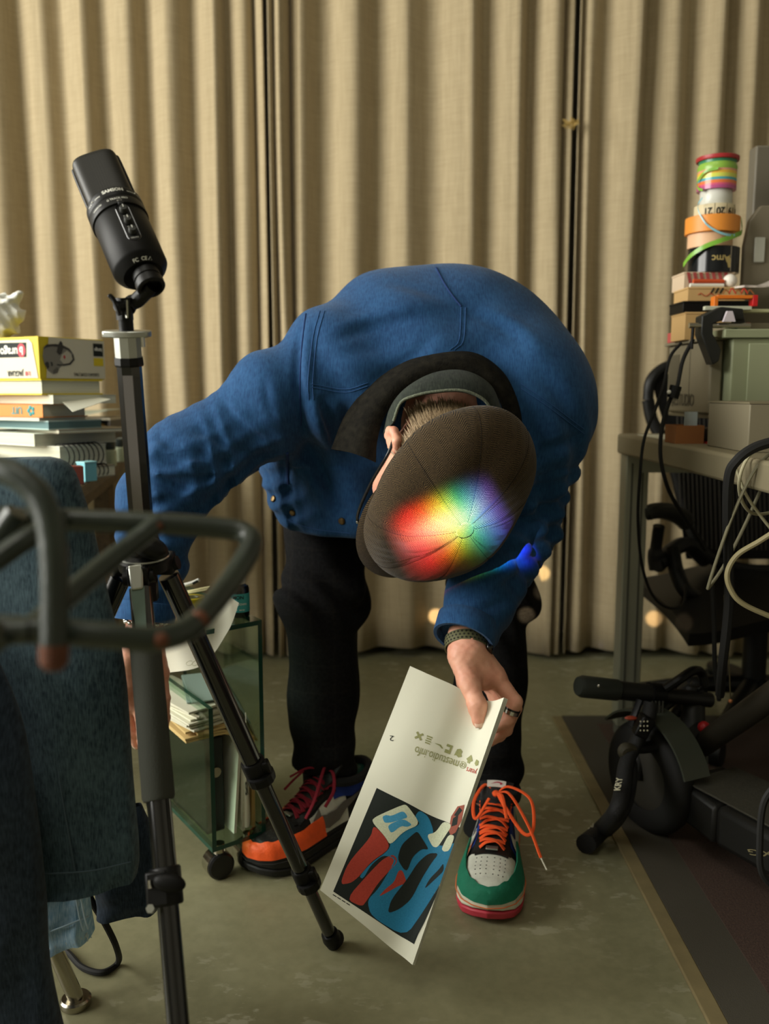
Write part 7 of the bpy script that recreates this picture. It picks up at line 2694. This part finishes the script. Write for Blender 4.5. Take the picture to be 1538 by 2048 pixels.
ribbon('green ribbon band winding over the peach and black tape rolls', [rp_(-1.5, 530), rp_(-1.1, 512), rp_(-0.6, 494), rp_(0.0, 480), rp_(0.6, 470), rp_(1.1, 462), rp_(1.5, 440)], 0.0095, LIME)
ribbon('thin blue ribbon hanging across the orange tape roll', [rp_(-0.75, 396, 0.0), rp_(-0.90, 410, 0.002), rp_(-0.82, 426, 0.003), rp_(-0.55, 448), rp_(-0.2, 462), rp_(0.15, 469), rp_(0.5, 470)], 0.0045, SKYR)
ribbon('short lime ribbon tail curling off the rainbow spool', [sp_p + Vector((rr * math.sin(t) * 1.12, -rr * math.cos(t) * 1.12, z)) for t, z in ((-0.3, hz * 0.95), (-0.9, hz * 0.85), (-1.35, hz * 0.45), (-1.3, hz * 0.1), (-1.0, -0.002))], 0.005, LIME)
# clamp lamp bracket with chrome bar, orange frame, white slats
cl_ = thing('clamp', 'black desk clamp with chrome spindle fixed to the equipment case', 'clamp', (xof(1425, 640, 1.66), 1.66, cz1))
CY = 1.658
jaw = [(1402, 632), (1440, 614), (1484, 618), (1486, 640), (1446, 640), (1424, 648), (1424, 668), (1440, 700), (1436, 722), (1424, 730), (1400, 668)]
poly = [(xof(x, y, CY), zof(y, CY)) for x, y in jaw]
MB().prism(poly, -0.018, 0.018, m44((0, CY + 0.012, 0), Matrix(((1, 0, 0), (0, 0, -1), (0, 1, 0))))).build('jaw', M('dark_cast_iron', (26, 27, 24), 0.5), cl_, bevel=0.002)
MB().tube([at(1378, 651, CY), at(1500, 651, CY)], 0.0050, 16).build('spindle', CHRO, cl_)
MB().tube([at(1386, 655, CY), at(1383, 698, CY)], 0.0030, 10).build('handle_bar', BLKP, cl_)
MB().prism([(xof(x, y, CY), zof(y, CY)) for x, y in ((1470, 622), (1486, 618), (1492, 650), (1470, 660))], -0.010, 0.010, m44((0, CY + 0.010, 0), Matrix(((1, 0, 0), (0, 0, -1), (0, 1, 0))))).build('back_jaw', M('dark_cast_iron', (26, 27, 24), 0.5), cl_, bevel=0.002)
fo_ = thing('orange_frame', 'orange plastic frame with red end standing on the clamp', 'frame', at(1470, 640, 1.70))
OR = M('orange_plastic', (224, 120, 34), 0.4)
for (x0, x1, y0, y1, m_) in ((1428, 1436, 592, 640, OR), (1436, 1506, 590, 597, OR), (1506, 1516, 590, 612, M('red_plastic', (196, 30, 34), 0.4))):
    pbox(x0, x1, y0, y1, 1.70, 0.02, m_, 'bar', fo_, 0.0008)
pbox(1430, 1437, 618, 640, 1.695, 0.012, M('yellow_plastic', (216, 186, 40), 0.4), 'yellow_foot', fo_, 0.0008)
for i in range(5):
    MB().tube(spline([at(1446 + 12 * i, 588, 1.71), at(1452 + 12 * i, 580 - 3 * (i % 2), 1.71), at(1460 + 12 * i, 588, 1.71)], 5), 0.0012, 6).build('wire_loop', (M('copper_wire', (180, 120, 70), 0.4, 0.6), M('red_wire', (190, 50, 40), 0.5))[i % 2], fo_)
ws_ = thing('white_rail', 'white slatted plastic rail lying across the clamp', 'rail', at(1470, 616, 1.68))
pbox(1410, 1504, 612, 620, 1.675, 0.012, M('pale_plastic', (196, 198, 176), 0.4), 'bar', ws_, 0.001)
pbox(1476, 1560, 618, 625, 1.69, 0.02, M('pale_plastic2', (180, 180, 140), 0.4), 'bar', ws_, 0.001)
pw = MB().prism([(xof(x, y, 1.66), zof(y, 1.66)) for x, y in ((1446, 624), (1456, 624), (1462, 645), (1438, 645))], -0.004, 0.004, m44((0, 1.642, 0), Matrix(((1, 0, 0), (0, 0, -1), (0, 1, 0))))).build('paper_tag', M('lilac_white', (206, 196, 204), 0.6), smooth=0)
tag(pw, 'little white paper tag hanging on the clamp spindle', 'tag')
# grey panels at the right edge
gp1 = thing('monitor', 'tall grey monitor seen edge-on at the right picture edge', 'monitor', (1.0, 1.95, DZ))
GM = M('dark_grey_shell', (104, 98, 84), 0.5)
mx0 = xof(1508, 380, 1.98)
MB().span((mx0, 1.98, zof(520, 1.98)), (mx0 + 0.4, 2.02, zof(290, 1.98))).build('panel', GM, gp1, bevel=0.004)
MB().span((mx0 + 0.14, 2.00, DZ + 0.01), (mx0 + 0.22, 2.03, zof(520, 1.98))).build('stand', GM, gp1, bevel=0.002)
MB().span((mx0 + 0.06, 1.99, DZ), (mx0 + 0.30, 2.05, DZ + 0.01)).build('foot', GM, gp1, bevel=0.002)
gp2 = thing('laptop_stand', 'grey rounded upright panel in front of the tall monitor', 'stand', (1.0, 1.86, gz1))
lx0 = xof(1490, 480, 1.86)
pr = [(0.0, 0.0), (0.3, 0.0), (0.3, 0.13), (0.03, 0.13), (0.008, 0.115), (0.0, 0.09)]
MB().prism([(lx0 + x, gz1 + 0.016 + y * (zof(410, 1.86) - gz1 - 0.016) / 0.13) for x, y in pr], -0.008, 0.008, m44((0, 1.87, 0), Matrix(((1, 0, 0), (0, 0, -1), (0, 1, 0))))).build('panel', M('mid_grey_shell', (120, 112, 94), 0.5), gp2, bevel=0.003)
MB().box((lx0 + 0.03, 1.858, zof(500, 1.86)), (0.022, 0.004, 0.05)).build('bright_slot', M('pale_slot', (176, 176, 164), 0.4), gp2, bevel=0.003)

# ------------------------------------------------------------------ office chair behind the desk
oc = thing('office_chair', 'black mesh office chair behind the desk', 'office chair', (0.95, 2.35, 0))
CM = M('black_chair_plastic', (20, 20, 19), 0.5)
bk = [(1296, 800, 2.28), (1300, 765, 2.28), (1318, 742, 2.29), (1345, 730, 2.30), (1400, 724, 2.32), (1500, 722, 2.34), (1560, 740, 2.34)]
lo_ = [(1296, 800, 2.28), (1304, 840, 2.28), (1325, 880, 2.27), (1350, 940, 2.26), (1368, 1010, 2.25), (1390, 1075, 2.24), (1430, 1120, 2.24), (1500, 1140, 2.24), (1600, 1140, 2.24)]
bf = MB().tube(spline(polyat(bk), 8), 0.014, 12)
bf.tube(spline(polyat(lo_), 8), 0.016, 12)
bf.build('back_frame', CM, oc)
blk_ = MB().slab(lambda u, v: at(1302 + (20 + 50 * v) * (1 if v > .35 else v / .35) * 1.0 + (290 - 30 * v) * u, 748 + 370 * v, 2.29 - 0.04 * v + 0.03 * math.sin(u * 3)), 10, 10, 0.002).build('back_mesh', M('black_mesh', (17, 17, 17), 0.8), oc, smooth=60)
blk_o = M('grey_chair_rib', (58, 54, 46), 0.6)
for i in range(22):
    px = 1352 + 9.0 * i
    y0, y1 = 755 + 1.0 * i * 0.2, 1010 + min(90, 14 * i)
    MB().tube(spline([at(px, y0, 2.262), at(px + 4, (y0 + y1) / 2, 2.25), at(px + 9, y1, 2.225)], 4), 0.0016, 5).build('back_rib', blk_o, oc)
# armrest, its post, seat, mechanism, knob, column and star base
MB().tube(spline(polyat([(1289, 1034, 2.02), (1300, 1024, 2.02), (1330, 1022, 2.06), (1362, 1034, 2.12), (1372, 1048, 2.16)]), 6), [0.016] * 4 + [0.024] * 17 + [0.020] * 4, 14, squash=0.75).build('armrest', M('grey_black_pad', (46, 46, 40), 0.6), oc)
MB().tube(spline(polyat([(1318, 1052, 2.06), (1314, 1080, 2.07), (1310, 1115, 2.08), (1313, 1138, 2.08)]), 6), [0.014] * 10 + [0.018] * 9, 12).build('arm_post', CM, oc)
MB().tube(spline(polyat([(1315, 1130, 2.08), (1345, 1100, 2.14), (1375, 1090, 2.2), (1410, 1120, 2.24)]), 6), 0.020, 12).build('arm_bracket', CM, oc)
MB().tube(spline(polyat([(1345, 1095, 2.10), (1352, 1140, 2.08), (1370, 1180, 2.06), (1400, 1200, 2.08)]), 6), 0.018, 12).build('tilt_arm', CM, oc)
sc_ = at(1500, 1190, 2.10)
sz = sc_.z
MB().slab(lambda u, v: Vector((0.66 + 0.48 * u, 1.86 + 0.44 * v, sz + 0.02 + 0.02 * math.cos(math.pi * (2 * u - 1)) - 0.03 * (1 - v) ** 4)), 14, 12, 0.03).build('seat', CM, oc, smooth=60)
MB().tube([(0.90, 2.08, 0.10), (0.90, 2.08, sz - 0.01)], 0.028, 20).build('gas_column', CM, oc)
MB().box((0.90, 2.08, sz - 0.035), (0.20, 0.22, 0.05)).build('mechanism', CM, oc, bevel=0.01)
kn = at(1392, 1247, 2.0)
MB().tube([kn + Vector((-0.035, 0, 0.0)), kn + Vector((-0.028, 0, 0)), kn + Vector((0.026, 0, 0)), kn + Vector((0.032, 0, 0))], [0.017, 0.0195, 0.0195, 0.015], 18).build('tension_knob', CM, oc)
MB().tube([kn + Vector((0.03, 0, 0)), Vector((0.86, 2.05, kn.z)), Vector((0.90, 2.07, sz - 0.04))], 0.006, 10).build('tension_rod', CM, oc)
for k in range(5):
    a = 2 * math.pi * k / 5 + 0.3
    e_x, e_y = 0.90 + 0.28 * math.cos(a), 2.08 + 0.28 * math.sin(a)
    sp_ = MB().tube([(0.90, 2.08, 0.12), ((0.90 + e_x) / 2, (2.08 + e_y) / 2, 0.105), (e_x, e_y, 0.075)], [0.024, 0.020, 0.015], 12).build('base_spoke', CM, oc)
    MB().tube([(e_x - 0.012 * math.sin(a), e_y + 0.012 * math.cos(a), 0.038), (e_x + 0.012 * math.sin(a), e_y - 0.012 * math.cos(a), 0.038)], 0.028, 18).build('castor', CM, sp_)

# ------------------------------------------------------------------ folded electric scooter
sc = thing('scooter', 'black folded electric scooter lying on the rug', 'scooter', (0.62, 1.40, 0))
SCM = M('matt_black_paint', (24, 24, 22), 0.5)
DKG = M('dark_grey_deck', (62, 60, 50), 0.75, var=(260, 0.25), bump=(500, 0.5))
wc_ = Vector((0.500, 1.585, 0.108))
wax_ = Vector((0.90, 0.42, 0)).normalized()
WRr = frame(wax_)
MB().lathe([(0.060, -0.018), (0.092, -0.021), (0.104, -0.012), (0.107, 0.0), (0.104, 0.012), (0.092, 0.021), (0.060, 0.018)], 40, m44(wc_, WRr), caps=False).build('tyre', RUBB, sc, smooth=50)
MB().lathe([(0.0, -0.022), (0.040, -0.021), (0.062, -0.015), (0.062, 0.015), (0.040, 0.021), (0.0, 0.022)], 32, m44(wc_, WRr)).build('hub_motor', M('grey_hub', (66, 64, 58), 0.45, 0.5), sc, smooth=40)


def fender(u, v):
    a = math.radians(20 + 120 * u)
    fwd_ = Vector((-wax_.y, wax_.x, 0)) * -1
    R_ = 0.125
    return wc_ + Vector((0, 0, 1)) * R_ * math.sin(a) + fwd_ * R_ * math.cos(a) + wax_ * (v - 0.5) * 0.058


MB().slab(fender, 18, 4, 0.004).build('fender', M('green_grey_fender', (62, 66, 56), 0.45), sc, smooth=60)
# fork legs
for s in (-1, 1):
    MB().tube([wc_ + wax_ * 0.034 * s, wc_ + wax_ * 0.034 * s + Vector((0.03, 0.05, 0.09)), Vector((0.60, 1.66, 0.26)) + wax_ * 0.01 * s], 0.011, 12).build('fork_leg', SCM, sc)
dd = Vector((0.235, -0.46, 0)).normalized()
dn = Vector((-dd.y, dd.x, 0))
d0 = Vector((0.585, 1.570, 0))
DLN = 0.62


def deck_sec(w0, w1, z0, z1, a, b, name, mat, bevel):
    V = []
    for t, w in ((a, w0), (b, w1)):
        p = d0 + dd * t
        for s, z in ((-1, z0), (1, z0), (1, z1), (-1, z1)):
            V.append(p + dn * (-s) * w / 2 + Vector((0, 0, z)))
    return MB().add(V, [(3, 2, 1, 0), (4, 5, 6, 7), (0, 1, 5, 4), (1, 2, 6, 5), (2, 3, 7, 6), (3, 0, 4, 7)]).build(name, mat, sc, bevel=bevel)


deck_sec(0.12, 0.17, 0.055, 0.125, 0.0, 0.12, 'deck_nose', SCM, 0.008)
dk = deck_sec(0.17, 0.18, 0.055, 0.128, 0.12, DLN, 'deck', SCM, 0.012)
deck_sec(0.13, 0.15, 0.1285, 0.132, 0.03, DLN - 0.03, 'deck_grip', DKG, 0.001)
rw = d0 + dd * (DLN + 0.14)
MB().lathe([(0.055, -0.018), (0.085, -0.020), (0.100, -0.011), (0.102, 0.0), (0.100, 0.011), (0.085, 0.020), (0.055, 0.018)], 36, m44((rw.x, rw.y, 0.103), frame(dn)), caps=False).build('tyre', RUBB, sc, smooth=50)
for s in (-1, 1):
    MB().tube([d0 + dd * (DLN - 0.02) + dn * 0.05 * s + zv * 0.09, Vector((rw.x, rw.y, 0.103)) + dn * 0.036 * s], 0.012, 10).build('rear_stay', SCM, sc)
dl = plane_map(d0 + dd * 0.33 + dn * -0.058 + zv * 0.1322, dd, dn)
text_on('XG', 0.026, plane_map(atz(1518, 1700, 0.1324), -dd * 0.6 + dn * -0.8, dd * 0.8 - dn * 0.6), 'lettering', M('gold_grey_print', (140, 132, 96), 0.5), dk, 0.0003)
# steering column folded back along the deck, and the handlebar
hb0 = at(1392, 1395, 1.62)
st0 = Vector((0.60, 1.655, 0.255))
MB().tube([at(1402, 1388, 1.64), st0, Vector((0.585, 1.60, 0.14))], [0.021, 0.022, 0.024], 16).build('head_tube', SCM, sc)
MB().tube([at(1404, 1490, 1.60), at(1470, 1444, 1.50), at(1600, 1352, 1.32)], 0.022, 18).build('stem', M('brown_black_tube', (40, 36, 28), 0.5), sc)
MB().tube([at(1395, 1470, 1.61), at(1412, 1484, 1.585)], 0.028, 14).build('fold_joint', SCM, sc)
MB().ball(at(1408, 1455, 1.585), (0.012, 0.012, 0.012), 10, 8).build('fold_bolt', M('red_bolt', (170, 30, 34), 0.4), sc)
ha, hb_ = at(1158, 1372, 1.56), at(1420, 1400, 1.64)
hd = (hb_ - ha).normalized()
MB().tube([ha + hd * 0.09, hb_], 0.0145, 16).build('handlebar', SCM, sc)
gpo = MB().tube([ha - hd * 0.002, ha + hd * 0.006, ha + hd * 0.080, ha + hd * 0.084], [0.017, 0.0205, 0.0200, 0.017], 20).build('grip', M('grip_rubber', (30, 34, 28), 0.55), sc)
MB().ball(at(1197, 1372, 1.548), 0.0030, 8, 6).build('grip_stud', CHRO, gpo)
MB().tube([ha + hd * 0.084, ha + hd * 0.150], 0.0175, 18).build('throttle', SCM, sc)
MB().tube([ha + hd * 0.150, ha + hd * 0.178], 0.0215, 16).build('clamp_band', BLKP, sc)
for k in range(4):
    MB().box(at(1304 + 7 * k, 1415, 1.575), (0.0030, 0.004, 0.024)).build('brake_lever_slot', M('slot_grey', (56, 56, 50), 0.5), sc)
MB().tube(spline([at(1330, 1378, 1.60), at(1360, 1358, 1.60), at(1385, 1342, 1.62), at(1402, 1345, 1.64), at(1410, 1372, 1.64)], 6), [0.009] * 25, 10).build('cable_hose', BLKP, sc)
MB().tube(spline([at(1280, 1400, 1.57), at(1268, 1432, 1.56), at(1262, 1450, 1.56)], 5), 0.008, 8, squash=0.5).build('brake_lever', BLKP, sc)
for px, m_ in ((1318, DKG), (1410, DKG)):
    MB().tube([at(px, 1500, 1.60), at(px, 1556, 1.585)], 0.006, 8).build('deck_strut', M('grey_strut', (70, 74, 66), 0.5), sc)
MB().ball(at(1262, 1436, 1.552), (0.012, 0.006, 0.004), 8, 6).build('tail_light', M('red_lens', (150, 60, 40), 0.3), sc)

# chain lock in its fabric sleeve
lk = thing('chain_lock', 'black fabric sleeved chain lock hanging from the scooter handlebar', 'lock', atz(1190, 1700, 0.0))
SLV = M('black_woven_sleeve', (15, 15, 16), 0.7, bump=(400, 0.5))
LP = spline([at(1302, 1405, 1.545), at(1295, 1440, 1.535), at(1270, 1490, 1.53), at(1252, 1530, 1.50), at(1245, 1580, 1.46), at(1232, 1625, 1.43), atz(1205, 1658, 0.024), atz(1172, 1688, 0.020)], 8)
n_ = len(LP)
MB().tube(LP, [0.0150 + 0.006 * (i / n_) ** 3 for i in range(n_)], 14, squash=0.85).build('sleeve', SLV, lk)
LQ = spline([at(1330, 1490, 1.555), at(1290, 1495, 1.54), at(1258, 1500, 1.52), at(1262, 1540, 1.51), at(1256, 1590, 1.475), at(1240, 1632, 1.44), atz(1215, 1660, 0.022)], 8)
MB().tube(LQ, 0.0125, 12, squash=0.85).build('sleeve', SLV, lk)
LWH = M('white_sleeve_print', (190, 186, 160), 0.6)
for s, k_, sz_ in (('RY', n_ - 9, 0.022), ('KRY', n_ - 24, 0.016)):
    tg_ = (LP[k_ - 2] - LP[k_ + 2]).normalized()
    nr_ = Vector((-0.55, -0.65, 0.5))
    nr_ = (nr_ - tg_ * nr_.dot(tg_)).normalized()
    ey_ = nr_.cross(tg_)
    text_on(s, sz_, lambda x, y, s_l=s, o_=LP[k_], t_=tg_, n_v=nr_, e_v=ey_: o_ + t_ * x + e_v * (y - 0.006) + n_v * ((0.0235 if s_l == 'RY' else 0.0215) - 20 * (y - 0.006) ** 2), 'lettering', LWH, lk, 0.0004)
cmb = MB().box(at(1287, 1452, 1.525), (0.026, 0.026, 0.040), rotm('Y', 25)).build('combination_dial', BLKP, lk, bevel=0.004)
for i in range(3):
    for k in range(3):
        MB().ball(at(1281 + 7 * i, 1443 + 9 * k, 1.508), 0.0016, 6, 5).build('dial_digit', LWH, cmb)
MB().tube(spline([at(1268, 1500, 1.52), at(1252, 1496, 1.515), at(1246, 1504, 1.515), at(1256, 1512, 1.515)], 6), 0.010, 10).build('sleeve_end', M('olive_end_cap', (52, 48, 34), 0.6), lk)

# ------------------------------------------------------------------ cables over the desk edge
cable('black_cable', [at(1362, 686, 1.70), at(1340, 715, 1.68), at(1327, 770, 1.66), at(1310, 820, 1.66), at(1288, 880, 1.66), at(1280, 950, 1.66), at(1276, 1040, 1.68), at(1284, 1130, 1.72), at(1305, 1190, 1.76), at(1335, 1215, 1.80), at(1365, 1210, 1.86), at(1372, 1170, 1.95)],
      0.0030, RUBB, 'thin black cable hanging in a long loop past the desk leg', 'cable')
cb2 = cable('black_cable', [at(1386, 680, 1.70), at(1366, 720, 1.68), at(1354, 775, 1.66), at(1340, 800, 1.66), at(1325, 850, 1.66), at(1321, 910, 1.655), at(1332, 965, 1.66), at(1350, 1005, 1.70), at(1385, 1060, 1.80), at(1410, 1100, 1.9)],
            0.0038, RUBB, 'black cable with an inline plug hanging over the desk edge', 'cable')
MB().tube([at(1352, 772, 1.655), at(1345, 796, 1.655)], 0.011, 12).build('plug', BLKP, cb2)
MB().ball(at(1338, 784, 1.648), 0.004, 8, 6).build('plug_light', WHITE, cb2)
CREAM = M('cream_cable', (178, 172, 140), 0.5)
cable('white_cable', [at(1560, 876, 1.30), at(1520, 890, 1.30), at(1490, 925, 1.30), at(1478, 970, 1.30), at(1488, 1010, 1.32), at(1512, 1028, 1.34), at(1560, 1022, 1.36)], 0.0026, CREAM, 'cream cable making the upper loop at the right edge')
cable('white_cable', [at(1560, 888, 1.28), at(1510, 940, 1.28), at(1470, 1020, 1.29), at(1440, 1100, 1.30), at(1418, 1168, 1.31), at(1420, 1172, 1.315), at(1450, 1128, 1.33), at(1490, 1050, 1.36), at(1530, 960, 1.40), at(1560, 900, 1.44)], 0.0026, M('grey_cream_cable', (132, 128, 104), 0.5), 'grey cream cable folded to a sharp bend below the desk')
cable('white_cable', [at(1470, 930, 1.31), at(1490, 985, 1.31), at(1520, 1030, 1.31), at(1560, 1080, 1.31)], 0.0024, CREAM, 'cream cable crossing straight down to the right edge')
cable('white_cable', [at(1570, 1050, 1.24), at(1520, 1082, 1.25), at(1475, 1110, 1.26), at(1455, 1145, 1.26), at(1462, 1180, 1.26), at(1490, 1210, 1.26), at(1570, 1245, 1.26)], 0.0040, M('beige_cable', (150, 140, 104), 0.5), 'thick beige cable bulging left at the right edge')
cable('black_cable', [at(1560, 880, 1.27), at(1510, 895, 1.27), at(1475, 920, 1.27), at(1458, 955, 1.28), at(1455, 1050, 1.30), at(1458, 1200, 1.33), at(1445, 1330, 1.36), at(1440, 1390, 1.42)], 0.0075, RUBB, 'thick black cable dropping from the desk to the scooter')
cable('black_cable', [at(1424, 1170, 1.50), at(1428, 1250, 1.50), at(1430, 1330, 1.51), at(1438, 1400, 1.53)], 0.0042, RUBB, 'black cable pair hanging down behind the scooter stem')
bw = cable('thin_wire', [at(1448, 1190, 1.48), at(1452, 1260, 1.48), at(1458, 1330, 1.48), at(1461, 1400, 1.49)], 0.0012, M('dull_wire', (96, 88, 64), 0.4, 0.5), 'thin wire with a copper tip hanging above the scooter')
MB().ball(at(1461, 1402, 1.49), 0.004, 8, 6).build('copper_tip', M('copper_tip', (170, 110, 70), 0.4, 0.5), bw)
cable('black_cable', [at(1560, 1560, 1.12), at(1528, 1605, 1.12), at(1520, 1680, 1.12), at(1524, 1745, 1.12), at(1560, 1785, 1.12)], 0.0048, RUBB, 'black glossy hose looping over the scooter deck')
